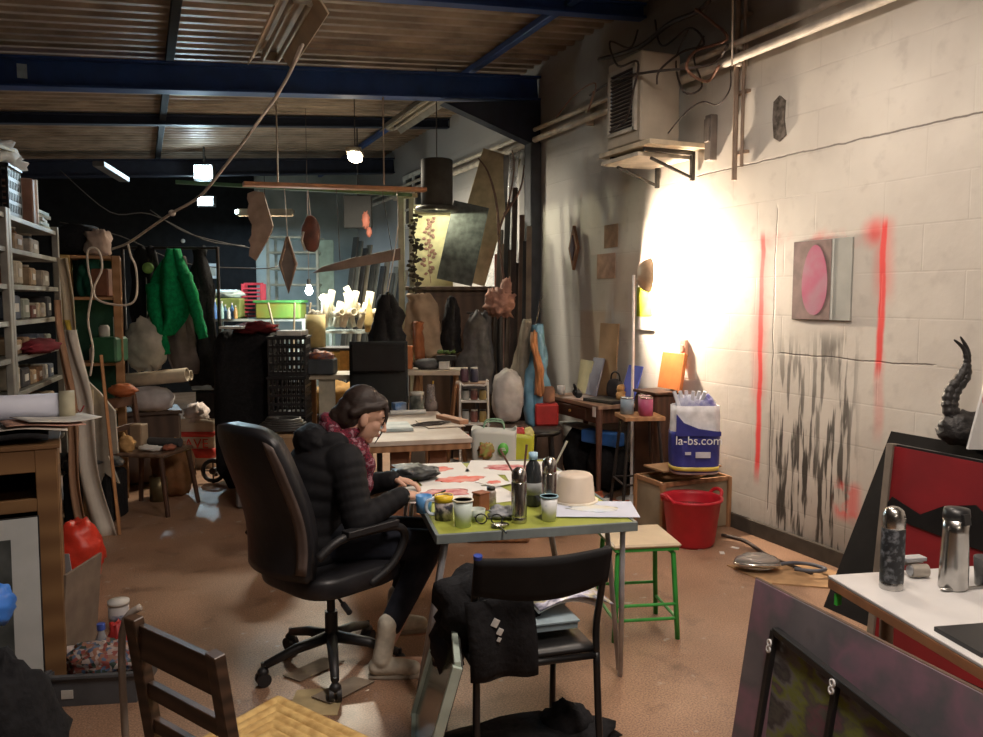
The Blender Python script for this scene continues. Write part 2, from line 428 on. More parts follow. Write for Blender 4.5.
# loose plaster hole high on the right wall
h = W(780, 118)
g = MB().prism([(-.05, .11), (.0, .14), (.05, .10), (.045, -.02), (.065, -.12), (.01, -.15), (-.04, -.12), (-.055, 0)], .012, (3.794, h.y, h.z), (0, -1, 0), (0, 0, 1))
one('plaster_hole', g, mat('bare_hole', (.07, .06, .05), .95, col2=(.2, .17, .15), scale=30), 'dark hole broken through the cream paint high on the wall, right of the vertical pipes', 'hole')
# window in the far part of the right wall
def window(n, Yc, z0, z1, wd):
    t = bpy.data.objects.new('window_%d' % n, None); COL.objects.link(t); t['kind'] = 'structure'; t.location = (3.78, Yc, 0)
    g = MB()
    for y in (-wd/2, 0, wd/2): g.box((0, y, (z0+z1)/2), (.07, .06, z1-z0))
    for z in (z0, z1): g.box((0, 0, z), (.08, wd+.06, .06))
    for z in (z0+(z1-z0)/3, z0+(z1-z0)*2/3): g.box((0, 0, z), (.05, wd, .03))
    obj('window_frame', g, mat('white_window_frame', (.75, .75, .72), .5), t)
    obj('window_pane', MB().box((0, 0, (z0+z1)/2), (.01, wd, z1-z0), ch=0), mat('night_glass', (.02, .02, .025), .12), t)
window(1, 11.5, 2.72, 3.45, .9)

# ================================================================== pipes, cables and the air conditioner
GALV = mat('galvanised', (.42, .38, .33), .45, .5); CREAM = mat('cream_pipe', (.66, .60, .52), .6)
for z, r, nm in ((3.20, .03, 'lower cream pipe running the length of the block wall'), (3.30, .022, 'upper thinner cream pipe running the length of the block wall')):
    g = MB().cyl((3.72, -3, z), (3.72, 7.42, z+.02), r).cyl((3.72, 7.58, z), (3.72, 14.9, z+.04), r)
    for y in range(-2, 15, 2): g.box((3.76, y+.4, z), (.08, .03, r*2.3))
    one('conduit_pipe', g, CREAM, nm, 'pipe', group=None)
for px, lb, r in ((734, 'rusty vertical conduit dropping beside the air conditioner', .018), (741, 'second vertical conduit, just right of the rusty one', .012)):
    a = W(px, 180, 3.76); g = MB().cyl((3.76, a.y, 2.42 if r > .015 else 2.5), (3.76, a.y, 3.95), r, n=10)
    for z in (2.6, 3.0, 3.5): g.box((3.78, a.y, z), (.04, .06, .02))
    one('conduit_pipe', g, mat('rust_pipe', (.30, .22, .17), .7, .2), lb, 'pipe')
# air conditioner on its shelf
ac = thing('air_conditioner', 'cream wall-hung air conditioner box above the bright patch of wall', 'air conditioner', (3.33, 4.95, 2.74))
CAB = mat('ac_cream', (.50, .44, .36), .6, scale=4, var=.12)
g = MB().box((.17, .225, .32), (.34, .45, .64), ch=.012)
obj('cabinet', g, CAB, ac)
g = MB()
for z in (.1, .55): g.box((-.01, .23, z), (.03, .36, .03))
for y in (.06, .40): g.box((-.01, y, .325), (.03, .03, .48))
obj('grille_frame', g, mat('ac_frame', (.55, .52, .46), .5), ac)
g = MB()
for k in range(16): g.box((-.008, .23, .125+k*.027), (.02, .31, .010), (0, .5, 0))
obj('louvre', g, mat('ac_louvre', (.045, .035, .04), .5), ac)
obj('rating_plate', MB().box((-.008, .385, .36), (.006, .014, .12), ch=.001), mat('pale_plate', (.5, .6, .7), .3), ac)
sh = thing('wall_shelf', 'cream ledge with ragged edge bolted under the air conditioner', 'shelf', (3.3, 4.8, 2.62))
obj('board', MB().box((.25, .33, .09), (.5, .68, .035)), mat('shelf_cream', (.62, .52, .38), .6), sh)
obj('lower_board', MB().box((.24, .40, .03), (.46, .5, .03)), mat('shelf_cream2', (.60, .54, .45), .6), sh)
for y in (.12, .56): obj('bracket', MB().bar((.47, y, -.14), (.47, y, .07), .03, .03).bar((.10, y, .0), (.46, y, -.12), .02, .02).box((.25, y, .058), (.42, .03, .03)), mat('iron', (.06, .055, .05), .6, .4), sh)
g = MB().box((0, 0, 0), (.06, .07, .32)).box((-.035, 0, .05), (.02, .05, .16))
one('junction_box', g, mat('box_grey', (.20, .17, .15), .6), 'narrow grey junction box on the wall just right of the air conditioner', 'box', W(711, 138, 3.765))
CAB_D = mat('dark_cable', (.05, .035, .03), .6); CAB_R = mat('brown_cable', (.22, .10, .06), .6); CAB_W = mat('cream_cable', (.62, .52, .42), .6)
random.seed(5)
paths = [([(590, 95), (615, 80), (650, 72), (690, 68), (715, 62), (728, 45)], .010, CAB_D, 'thick dark cable across the top of the air conditioner'),
         ([(640, 30), (632, 48), (612, 42), (620, 66), (640, 62), (636, 90), (628, 120), (612, 132)], .008, CAB_D, 'dark looped cable hanging over the louvred face of the air conditioner'),
         ([(700, 10), (716, 22), (732, 40), (700, 52), (692, 70), (712, 82), (724, 66)], .010, CAB_R, 'reddish brown cable bunch above the right end of the air conditioner'),
         ([(688, 30), (676, 60), (684, 92), (702, 86), (694, 58), (704, 36)], .007, CAB_D, 'black coil of wire hanging on the right corner of the air conditioner'),
         ([(689, 112), (705, 102), (720, 105), (732, 90), (733, 70)], .005, CAB_D, 'thin wire looping from the air conditioner to the vertical conduit'),
         ([(560, 118), (578, 96), (600, 84), (592, 112), (598, 92)], .006, CAB_R, 'thin reddish wires dangling left of the air conditioner'),
         ([(655, 20), (662, 46), (690, 28), (704, 44), (682, 52), (660, 70), (657, 84)], .008, CAB_D, 'tangled dark wire above the middle of the air conditioner'),
         ([(601, 60), (640, 48), (672, 24), (700, 12), (712, 0)], .018, CAB_D, 'fat black cable trunk rising over the air conditioner to the roof')]
for i, (pp, r, m, lb) in enumerate(paths):
    pts = [W(x, y, 3.30 if (595 < x < 696 and y > 60) else 3.64) for x, y in pp]
    pts = [Vector((p.x-.02*(i % 3), p.y, p.z)) for p in pts]
    if i == 4: pts = [Vector((3.58, 4.97, pts[0].z))]+pts
    one('electric_cable', MB().tube(pts, r, 6, smooth_n=6), m, lb, 'cable')
one('hanging_wire', MB().cyl(W(733, -30, 3.5), W(732, 66, 3.5), .006, n=6), CAB_W, 'straight pale wire hanging down in front of the upper pipes', 'wire')

# ================================================================== light fittings
TUBE = mat('lit_tube', (1, .9, .75), .3, emit=14, ecol=(1, .88, .7))
def fitting(loc, rz, lit, label, L=1.25, m=None, w=.14):
    t = thing('ceiling_light', label, 'light fixture', loc, rz)
    g = MB().prism([(-w, -.06), (-w*.45, .05), (w*.45, .05), (w, -.06), (w*.95, -.065), (w*.42, .035), (-w*.42, .035), (-w*.95, -.065)], L, (0, 0, 0), (1, 0, 0), (0, 0, 1))
    obj('reflector', g, m or mat('fitting_cream', (.55, .45, .33), .5, scale=4), t)
    g = MB()
    for x in ((-.045, .045) if w > .1 else (0,)): g.cyl((x, -L/2+.03, -.02), (x, L/2-.03, -.02), .016, n=10)
    obj('tube', g, TUBE if lit else mat('unlit_tube', (.32, .27, .2), .4), t)
    for e in (-1, 1): obj('end_cap', MB().box((0, e*L/2, .0), (.09, .05, .06)), mat('cap', (.3, .27, .22), .5), t)
    return t
a = P(284, 30, 4.7)
fitting(a, .0, False, 'unlit cream twin tube fitting hanging near the roof, with the rope tied to it', 1.1)
b_ = P(300, -12, 4.4)
for dy, lb in ((.2, 'far'), (-.3, 'near')): one('fitting_hanger', MB().cyl((a.x, a.y+dy, a.z+.04), (a.x, a.y+dy, zc(a.x)-.002), .01, n=6), GALV, 'thin rod holding the %s end of the unlit twin tube fitting under the roof' % lb, 'hanger')
a = P(413, 112, 9.2); fitting((a.x, a.y, a.z), .0, False, 'unlit grey twin fitting under the roof, behind the blue beam', 1.8, mat('fit_grey', (.16, .14, .11), .6))
a = P(355, 157, 8.9)
t = thing('ceiling_light', 'lit warm oval fitting glowing under the middle of the roof', 'light fixture', a, -.35)
obj('housing', MB().box((0, 0, .055), (.16, .34, .05)), mat('fit_grey', (.16, .14, .11), .6), t)
obj('glowing_lens', MB().blob((0, 0, 0), (.075, .19, .05), 0, pw=.8), mat('warm_lens', (1, .9, .7), .3, emit=35, ecol=(1, .86, .6)), t)
lamp('AREA', 'middle_tube_light', (a.x, a.y, a.z-.07), 130, (1, .88, .68), .5, (0, 0, -.35), .15)
one('light_chain', MB().cyl((a.x, a.y, a.z+.04), (a.x, a.y, zc(a.x)-.002), .006, n=5), CAB_D, 'thin dark chain above the lit warm oval fitting', 'chain')
for (px, py, d, wd, ht, lb) in ((203, 172, 11.5, .24, .18, 'upper of the two cold white square floodlights in the dark back'), (205, 201, 12.3, .22, .12, 'lower of the two cold white square floodlights in the dark back')):
    a = P(px, py, d); t = thing('floodlight', lb, 'floodlight', a, -YAW)
    obj('housing', MB().box((0, .06, 0), (wd+.05, .1, ht+.05)), mat('flood_case', (.03, .03, .03), .5), t)
    obj('lit_glass', MB().box((0, .0, 0), (wd, .012, ht)), mat('flood_glow', (.75, .95, 1), .3, emit=60, ecol=(.7, .92, 1)), t)
    obj('bracket', MB().cyl((0, .06, ht/2), (0, .06, zc(a.x)-a.z-.002), .015, n=8), mat('iron', (.06, .055, .05), .6, .4), t)
    lamp('SPOT', 'flood_beam', a-CF*.05, 190, COOL, .1, (PI/2-.55, 0, PI-YAW), spot=1.7, blend=.6)
a = P(265, 212, 13.2); t = fitting(a, -YAW+PI/2, True, 'lit thin cold tube fitting low in the dark back, behind the ragged hanging piece', .9, w=.05)
t.children[1].data.materials[0] = mat('cold_tube', (.7, .95, 1), .3, emit=18, ecol=(.65, .95, 1))
lamp('AREA', 'back_tube_light', (a.x, a.y, a.z-.08), 30, COOL, .9, (0, 0, -YAW), .1)
one('light_chain', MB().cyl((a.x, a.y, a.z+.04), (a.x, a.y, zc(a.x)-.002), .006, n=5), CAB_D, 'dark chain above the thin cold tube in the back', 'chain')
# unseen fittings added around the fill lights over the viewer's end of the hall
for fx, fy, fz, frz, fl in ((1.3, 1.1, 3.36, 0, 'added lit twin tube fitting over the white table, above the view'), (2.5, 3.2, 3.46, 0, 'added lit twin tube fitting near the block wall, above the view'), (.2, -1.6, 3.18, PI/2, 'added lit twin tube fitting at the rear of the hall')):
    fitting(Vector((fx, fy, fz)), frz, True, fl, 1.3)
    one('light_chain', MB().cyl((fx, fy, fz+.04), (fx, fy, zc(fx)-.002), .006, n=5), CAB_D, 'chain above the '+fl.split(',')[0], 'chain')
# bare bulb over the back benches
a = P(309, 290, 9.6); t = thing('pendant_bulb', 'bare bright bulb hanging on a wire over the back benches', 'light bulb', a)
obj('bulb', MB().lathe([(.001, -.06), (.03, -.05), (.045, -.015), (.035, .02), (.02, .05), (.018, .07)], (0, 0, 0)), mat('bulb_glow', (1, .97, .85), .3, emit=90, ecol=(1, .97, .85)), t)
obj('socket', MB().cyl((0, 0, .06), (0, 0, .13), .022), mat('socket_black', (.02, .02, .02), .5), t)
obj('wire', MB().cyl((0, 0, .12), (0, 0, zc(a.x)-a.z-.002), .004, n=5), CAB_D, t)
lamp('POINT', 'bulb_light', a-Vector((0, 0, .12)), 22, (.9, 1, .95), .05)
# big dark drum shade by the yellow panel
a = P(437, 211, 8.2); t = thing('pendant_lamp', 'large dark drum-shaped pendant lamp lighting the yellow flowered panel', 'pendant lamp', a)
obj('lamp_shade', MB().lathe([(.15, .03), (.16, .03), (.16, .5), (.15, .51), (.02, .51), (.02, .50), (.15, .49), (.15, .03)], n=28), mat('dark_shade', (.035, .033, .033), .8), t)
obj('rim', MB().lathe([(.15, .0), (.21, .0), (.22, .02), (.21, .04), (.15, .04), (.15, .0)], n=28), mat('rim_dark', (.03, .028, .026), .6), t)
obj('bulb', MB().lathe([(.001, .12), (.04, .14), (.05, .18), (.03, .24), (.02, .28)]), mat('drum_glow', (1, .95, .6), .3, emit=60, ecol=(1, .93, .6)), t)
obj('cord', MB().cyl((0, 0, .53), (0, 0, zc(a.x)-a.z-.002), .006, n=5), CAB_D, t)
lamp('POINT', 'drum_light', a+Vector((0, 0, .02)), 110, (1, .93, .62), .04)
# the floor lamp that burns out the wall: stand in front of the desk's end, dish turned to the wall
LP = P(638, 275, 6.3)
t = thing('floor_lamp', 'white floor lamp with tan dish turned to the wall, making the glaring patch', 'floor lamp', (LP.x-.03, LP.y, 0))
obj('base', MB().lathe([(.12, 0), (.12, .015), (.03, .03), (.012, .05)]), mat('lamp_base', (.6, .6, .6), .4), t)
obj('pole', MB().cyl((0, 0, .03), (-.01, 0, LP.z), .012), mat('white_pole', (.85, .82, .8), .4), t)
ax = Vector((.93, -.33, -.02)).normalized(); u = ax.cross(Vector((0, 0, 1))).normalized(); v = ax.cross(u)
Rm = Matrix((u, v, ax)).transposed()
obj('dish', MB().lathe([(.02, .0), (.07, .015), (.115, .05), (.138, .10), (.132, .10), (.108, .056), (.065, .022), (.02, .008)], (.02, 0, LP.z), 28, Rm), mat('tan_dish', (.50, .36, .24), .5), t)
obj('bulb', MB().lathe([(.001, .085), (.022, .075), (.03, .055), (.02, .02), (.012, .012)], (.02, 0, LP.z), 16, Rm), mat('halogen', (1, .9, .7), .3, emit=400, ecol=(1, .85, .62)), t)
lamp('POINT', 'floor_lamp_light', (LP.x-.01+ax.x*.065, LP.y+ax.y*.065, LP.z+ax.z*.065), 950, (1, .80, .60), .03)
# ================================================================== along the block wall
BLK = mat('black_satin', (.012, .012, .013), .4); BLKF = mat('black_fabric', (.014, .014, .016), .92, bump=.3, scale=40)
WOODD = stripes('dark_wood', (.055, .025, .015), (.10, .045, .025), 'x', 6, .5, 4)
WOODM = stripes('mid_wood', (.26, .13, .06), (.38, .20, .10), 'x', 5, .55, 4)
WOODL = stripes('light_wood', (.50, .36, .22), (.62, .46, .29), 'x', 5, .6, 3)
CARD = mat('cardboard', (.33, .21, .12), .85, var=.12); WHITE = mat('white_paper', (.78, .77, .75), .7, var=.04)
STEEL = mat('brushed_steel', (.50, .49, .47), .24, 1, scale=30, var=.1)
def canvas(name, label, cat, c, wd, ht, n, tilt, face, edge=None, th=.02, group=None):
    """flat picture: c centre, n facing direction on plan (unit), tilt leans its top away from n"""
    t = thing(name, label, cat, c, math.atan2(n[1], n[0])-PI/2, group)
    R = (tilt, 0, 0); R_ = rotm(R)
    obj('backing', MB().box((0, 0, 0), (wd, th, ht), R, ch=.002), edge or mat('canvas_edge', (.5, .46, .40), .7), t)
    obj('face', MB().box(R_ @ Vector((0, th/2+.002, 0)), (wd*.985, .004, ht*.985), R, ch=.001), face, t)
    return t
# canvas with the pink oval between the red lines
a = W(793, 242, 3.78); b_ = W(849, 321, 3.78); yc = (a.y+b_.y)/2; zc_ = (a.z+b_.z)/2; wd = a.y-b_.y; ht = a.z-b_.z
t = thing('canvas', 'brown and grey canvas with a pink oval, between the red painted lines', 'painting', (3.792, yc, zc_))
obj('panel', MB().box((0, 0, 0), (.012, wd, ht), ch=.002), mat('canvas_grey', (.36, .37, .35), .7, col2=(.44, .45, .42), scale=5), t)
obj('brown_field', MB().box((-.007, wd*.16, 0), (.003, wd*.66, ht*.99), ch=.001), mat('canvas_brown', (.20, .14, .13), .7, col2=(.30, .20, .19), scale=12), t)
g = MB(); pts = [(math.cos(i*PI/14)*wd*.22*(1-.12*math.sin(i*PI/14)), math.sin(i*PI/14)*ht*.44) for i in range(28)]
g.prism(pts, .002, (-.0095, wd*.10, .0), (0, -1, 0), (0, 0, 1))
obj('oval', g, mat('pink_oval', (.48, .07, .18), .6, col2=(.42, .18, .26), scale=6), t)
obj('stripe', MB().box((-.007, -wd*.2, 0), (.003, .012, ht*.99), ch=.001), mat('pale_stripe', (.5, .52, .5), .5), t)
# kite shape and little paintings on the far half of the wall
p = W(574, 248, 3.775)
t = thing('diamond_ornament', 'brown diamond shaped ornament hung on the grey wall', 'wall ornament', p)
obj('frame', MB().prism([(0, .21), (.085, 0), (0, -.21), (-.085, 0)], .03, (0, 0, 0), (0, -1, 0), (0, 0, 1)), mat('orn_brown', (.22, .11, .06), .6), t)
obj('inlay', MB().prism([(0, .12), (.045, 0), (0, -.12), (-.045, 0)], .012, (-.018, 0, 0), (0, -1, 0), (0, 0, 1)), mat('orn_dark', (.05, .03, .05), .5), t)
p = W(645, 308, 3.79)
t = thing('poster', 'white bordered poster with a yellow-green picture, right of the lamp pole', 'poster', p)
obj('sheet', MB().box((0, 0, 0), (.006, .27, .36), ch=.001), WHITE, t)
obj('picture', MB().box((-.005, .0, .05), (.003, .22, .24), ch=.0005), mat('acid_green', (.42, .50, .02), .6, col2=(.62, .62, .08)), t)
for (px, py, w_, h_, c, lb) in ((611, 236, .22, .20, (.40, .27, .18), 'small pale brown sketch taped to the wall, upper of two'), (606, 266, .30, .22, (.50, .34, .26), 'wider peach sheet taped to the wall below the small sketch')):
    one('sketch', MB().box((0, 0, 0), (.006, w_, h_), ch=.001), mat('sk%d' % px, c, .8, scale=14), lb, 'sketch', W(px, py, 3.792))
one('wall_switch', MB().box((0, 0, 0), (.03, .07, .13)).box((-.018, 0, 0), (.01, .03, .05)), mat('sw', (.55, .33, .25), .5), 'small box switch on the wall above the orange board', 'switch', W(684, 348, 3.78))

# desk with clutter
DX0, DX1, DY0, DY1 = 3.34, 3.76, 5.50, 6.40
t = thing('wooden_desk', 'dark wooden desk with tapered legs standing against the wall behind the white lamp pole', 'desk', (3.55, 5.95, 0))
obj('desktop', MB().box((0, 0, .735), (.44, .92, .03)), stripes('desk_top', (.20, .12, .09), (.30, .19, .14), 'x', 4, .5), t)
obj('apron', MB().box((-.19, 0, .66), (.02, .8, .12)).box((0, -.41, .66), (.38, .02, .12)).box((0, .41, .66), (.38, .02, .12)), WOODD, t)
d = obj('drawer', MB().box((-.205, 0, .66), (.02, .5, .09)), WOODD, t); obj('knob', MB().lathe([(.012, 0), (.012, .015), (.006, .02)], (-.212, 0, .66), 10, rotm((0, -PI/2, 0))), mat('brass', (.5, .35, .12), .3, .9), d)
for x in (-.19, .19):
    for y in (-.43, .43): obj('leg', MB().cyl((x, y, .72), (x*1.02, y*1.02, 0), .03, .018, 8), mat('leg_wood', (.14, .065, .045), .5), t)
Z = .752
def on(name, g, m, lb, cat, x, y, rz=0, z=Z, group=None): return one(name, g, m, lb, cat, (x, y, z), rz, group)
on('paper', MB().box((0, 0, .002), (.26, .30, .003), ch=.0005), mat('pink_paper', (.72, .62, .60), .7), 'pinkish paper sheet lying on the wooden desk', 'paper', 3.50, 6.0, .2)
on('headphones', MB().tube([(-.07, 0, .03), (-.05, .02, .09), (0, .03, .11), (.05, .02, .09), (.07, 0, .03)], .009, 8, smooth_n=5).blob((-.07, 0, .035), (.018, .035, .035)).blob((.07, 0, .035), (.018, .035, .035)), BLK, 'black headphones lying on the pink paper', 'headphones', 3.46, 6.05, 1.2, Z+.004)
on('cup', MB().lathe([(.03, 0), (.036, .08), (.033, .08), (.027, .004)]), WHITE, 'small white cup at the far end of the wooden desk', 'cup', 3.44, 6.31)
lt = thing('laptop', 'closed dark laptop lying on the near half of the wooden desk', 'laptop', (3.55, 5.70, Z), .25)
obj('base', MB().box((0, 0, .008), (.24, .34, .016)), BLK, lt); obj('lid', MB().box((0, 0, .022), (.24, .34, .010)), mat('lid', (.05, .05, .055), .35), lt)
t = thing('camera_bag', 'black bag with a raised handle standing on the desk by the wall', 'bag', (3.70, 5.82, Z))
obj('body', MB().blob((0, 0, .085), (.05, .10, .09), .08, 3, 3, pw=.7, flat=.93), mat('grey_bag', (.05, .045, .05), .7), t)
obj('handle', MB().tube([(0, -.07, .15), (0, -.06, .21), (0, 0, .235), (0, .06, .21), (0, .07, .15)], .008, 6, smooth_n=4), BLK, t)
on('toy_figure', MB().blob((0, 0, .05), (.05, .06, .05), .3, 4, 5, flat=.95).blob((0, .02, .11), (.035, .04, .04), .3, 4, 2), mat('ochre', (.50, .28, .10), .7), 'small ochre lump of modelling on the desk behind the laptop', 'model', 3.63, 5.60, 0, Z+.0)
for (y, w_, h_, c, tl, lb, x) in ((6.30, .22, .30, (.55, .52, .33), .15, 'pale yellow board leaning at the far end of the wooden desk', 3.68), (6.12, .18, .34, (.30, .31, .40), .25, 'grey-blue board leaning behind the headphones', 3.68), (6.02, .30, .64, (.42, .27, .15), .06, 'tall brown board leaning upright at the back of the desk', 3.745), (5.52, .20, .32, (.08, .12, .62), .3, 'bright blue board leaning near the lamp pole', 3.66)):
    th = .012; g = MB().box((0, 0, h_/2*math.cos(tl)+.004), (th, w_, h_), (0, tl, 0))
    on('painted_board', g, mat('bd%d' % int(y*100), c, .6, scale=4), lb, 'board', x, y)
on('price_tag', MB().box((0, 0, 0), (.003, .05, .08), ch=.0005), WHITE, 'white tag hanging from the near corner of the wooden desk', 'tag', 3.318, 5.53, 0, .70)
# black bags stuffed under the desk
for i, (x, y, dd, lb) in enumerate([(3.55, 6.13, (.17, .20, .24), 'black bag under the far end of the wooden desk'), (3.56, 5.70, (.16, .22, .20), 'second black bag under the near end of the wooden desk')]):
    one('bin_bag', MB().blob((0, 0, dd[2]), dd, .2, 4, i+9, flat=1), BLKF, lb, 'bag', (x, y, 0))
one('blue_box', MB().box((0, 0, .055), (.12, .38, .11)), mat('blue_box', (.03, .13, .42), .5), 'blue box lying on the black bag beneath the desk', 'box', (3.48, 5.66, .405), .3)
one('grey_folder', MB().box((0, 0, .01), (.16, .5, .02)), mat('folder', (.3, .31, .3), .6), 'grey folder lying on the far black bag beneath the desk', 'folder', (3.52, 6.1, .482), 0)
# box of odds on the floor under the tall stool
one('orange_tray', MB().box((0, 0, .015), (.22, .34, .03)).box((0, -.17, .03), (.22, .012, .06)).box((0, .17, .03), (.22, .012, .06)).box((-.11, 0, .03), (.012, .34, .06)), mat('tray_or', (.42, .12, .06), .6), 'low orange tray on the floor under the desk end', 'tray', (3.28, 5.30, 0), .1)
for i, (x, y, c) in enumerate([(3.25, 5.22, (.7, .7, .68)), (3.31, 5.30, (.06, .06, .07)), (3.25, 5.38, (.6, .15, .08))]):
    one('paint_tube', MB().tube([(-.05, 0, 0), (0, .01, .004), (.05, 0, 0)], .018, 8), mat('tb%d' % i, c, .5), ['white', 'black', 'red'][i]+' paint tube lying in the low orange tray', 'paint tube', (x, y, .05), i*.7)
# tall metal stool with tins
sx, sy = 3.38, 4.98
t = thing('tall_stool', 'tall stool with worn wooden seat and dark metal legs, beside the blue and white sack', 'stool', (sx, sy, 0), -.3)
obj('seat', MB().box((0, 0, .735), (.30, .30, .03)), stripes('stool_seat', (.33, .17, .08), (.45, .25, .12), 'x', 5, .5), t)
IR = mat('dark_iron', (.05, .042, .04), .45, .6)
for x, y in ((-1, -1), (1, -1), (-1, 1), (1, 1)): obj('leg', MB().cyl((x*.11, y*.11, .72), (x*.17, y*.17, 0), .012), IR, t)
g = MB()
for z, r in ((.25, .152),):
    c4 = [(-r, -r, z), (r, -r, z), (r, r, z), (-r, r, z)]
    for i in range(4): g.cyl(c4[i], c4[(i+1) % 4], .008, n=8)
obj('footrest', g, IR, t)
for (dx, dy, r, h, c, lb) in ((-.07, .06, .05, .12, (.30, .40, .50), 'pale blue tin standing on the tall stool'), (.01, -.07, .05, .13, (.50, .10, .22), 'crimson tin standing at the front of the tall stool'), (.08, .05, .05, .13, (.48, .14, .30), 'magenta tin at the right of the tall stool')):
    tn = thing('paint_tin', lb, 'tin', (sx+dx, sy+dy, .751))
    obj('can', MB().lathe([(r, 0), (r, h), (r*.9, h)], n=20), mat('tin%d' % int(dx*100), c, .4), tn); obj('rim', MB().lathe([(r*1.03, h-.004), (r*1.03, h+.004), (r*.9, h+.004), (r*.9, h-.004)]), STEEL, tn)
# dark cupboard by the wall with orange board
one('small_cupboard', MB().box((0, 0, .44), (.22, .28, .88)).box((-.115, 0, .6), (.01, .24, .5)).box((0, 0, .89), (.25, .31, .02)), WOODD, 'narrow dark wooden cupboard between the tall stool and the wall', 'cupboard', (3.66, 5.16, 0))
one('orange_board', MB().box((0, 0, .15), (.02, .26, .28), (0, .16, 0)).box((0, -.145, .14), (.03, .02, .30), (0, .16, 0)), mat('orange_bd', (.62, .20, .06), .5, var=.1), 'orange board with a dark side strip leaning on the wall above the cupboard', 'board', (3.73, 5.08, .905))
# crate with hose, sack on top
CX, CY_ = 3.48, 4.58
t = thing('wooden_crate', 'low wooden-edged crate under the blue and white sack, behind the red bucket', 'crate', (CX, CY_, 0), 0)
for y in (-.15, .15): obj('side_panel', MB().box((0, y, .18), (.55, .012, .34)), mat('crate_pan', (.32, .26, .18), .7, scale=4), t)
for x in (-.275, .275): obj('end_panel', MB().box((x, 0, .18), (.012, .3, .34)), mat('crate_pan', (.4, .3, .2), .7), t)
obj('frame', MB().bar((-.28, -.16, .35), (.28, -.16, .35), .02, .03).bar((-.28, .16, .35), (.28, .16, .35), .02, .03).bar((-.28, -.16, .35), (-.28, .16, .35), .02, .03).bar((.28, -.16, .35), (.28, .16, .35), .02, .03).box((-.28, -.16, .18), (.03, .03, .36)).box((.28, -.16, .18), (.03, .03, .36)).box((-.28, .16, .18), (.03, .03, .36)).box((.28, .16, .18), (.03, .03, .36)), WOODM, t)
obj('bottom', MB().box((0, 0, .01), (.55, .3, .02)), CARD, t)
g = MB()
hp = []
for i in range(50): a_ = i*.42; hp.append((math.cos(a_)*(.20-.002*i), math.sin(a_)*.10, .36+.0009*i+.004*math.sin(i)))
one('coiled_rope', g.tube(hp, .012, 7), mat('tan_rope', (.34, .20, .10), .7), 'coil of tan rope lying on the crate under the sack', 'rope', (CX+.0, CY_-.02, 0))
one('sack_support_board', MB().box((0, 0, 0), (.5, .24, .012)), CARD, 'cardboard lid lying across the crate under the sack', 'cardboard', (CX+.02, CY_+.03, .422))
t = thing('printed_sack', 'big white and dark blue plastic sack printed la-bs.com standing on the crate', 'sack', P(697, 476, 5.35).xy.to_3d()+Vector((0, .04, .43)), -YAW)
def sackf(u, v, w_=.155, dp=.11, h_=.46):
    a_ = 2*PI*u; c, s_ = math.cos(a_), math.sin(a_); k = 1+.05*math.sin(9*a_+v*5)*(v**2)+.06*math.sin(v*PI)
    q = .62; return (math.copysign(abs(c)**q, c)*w_*k, math.copysign(abs(s_)**q, s_)*dp*k*(1-.25*v), .003+h_*v)
def sack_part(v0, v1, off=0.0, u0=0, u1=1, nv=10): return MB().sheet(lambda u, v: Vector(sackf(u0+(u1-u0)*u, v0+(v1-v0)*v))*Vector((1, 1, 1)).x*1.0+Vector((math.cos(2*PI*(u0+(u1-u0)*u))*off, math.sin(2*PI*(u0+(u1-u0)*u))*off, 0)), 48, nv, .003)
obj('sack_body', sack_part(0, 1), mat('sack_white', (.80, .80, .84), .4, bump=.2, scale=12), t)
SB = mat('sack_blue', (.045, .05, .27), .35)
obj('blue_print', sack_part(.03, .62, .003), SB, t); obj('yellow_band', sack_part(.05, .11, .0055, nv=2), mat('yband', (.75, .6, .12), .4), t)
g = MB(); zt = .62*.46
g.prism([(-.15, zt-.02), (-.15, zt+.13), (-.10, zt+.07), (0, zt+.03), (.1, zt+.015), (.15, zt+.01), (.15, zt-.02)], .004, (0, -.118, 0)); obj('blue_swoosh', g, SB, t)
obj('contents', MB().blob((-.05, 0, .44), (.09, .07, .09), .3, 4, 3).blob((.07, .01, .44), (.08, .07, .08), .35, 5, 8), mat('crumpled_blue', (.16, .16, .45), .5, col2=(.75, .78, .85), scale=9), t)
g = MB()
for i in range(6): g.box((-.13+.035*i, -.03+.01*(i % 3), .50), (.022, .022, .12), (.1*i-.2, .12*i-.3, 0))
obj('white_packet', g, mat('packet', (.7, .72, .8), .5), t)
def text(name, s, size, loc, rot, m, parent=None, ext=.0015, align='CENTER'):
    cu = bpy.data.curves.new(name, 'FONT'); cu.body = s; cu.size = size; cu.extrude = ext; cu.align_x = align; cu.align_y = 'CENTER'
    o = bpy.data.objects.new(name, cu); COL.objects.link(o); dg = bpy.context.evaluated_depsgraph_get(); dg.update()
    me = bpy.data.meshes.new_from_object(o.evaluated_get(dg)); COL.objects.unlink(o); bpy.data.objects.remove(o)
    o = bpy.data.objects.new(name, me); COL.objects.link(o); me.materials.clear(); me.materials.append(m)
    o.location = loc; o.rotation_euler = rot
    if parent: o.parent = parent
    return o
LET = mat('letter_white', (.85, .85, .9), .4)
text('lettering', 'la-bs.com', .082, (.0, -.128, .235), (PI/2, 0, 0), LET, t)
obj('printed_label', MB().box((.03, -.126, .14), (.10, .003, .04), ch=.0005).box((-.07, -.126, .15), (.04, .003, .02), ch=.0005), mat('lab', (.6, .6, .68), .5), t)
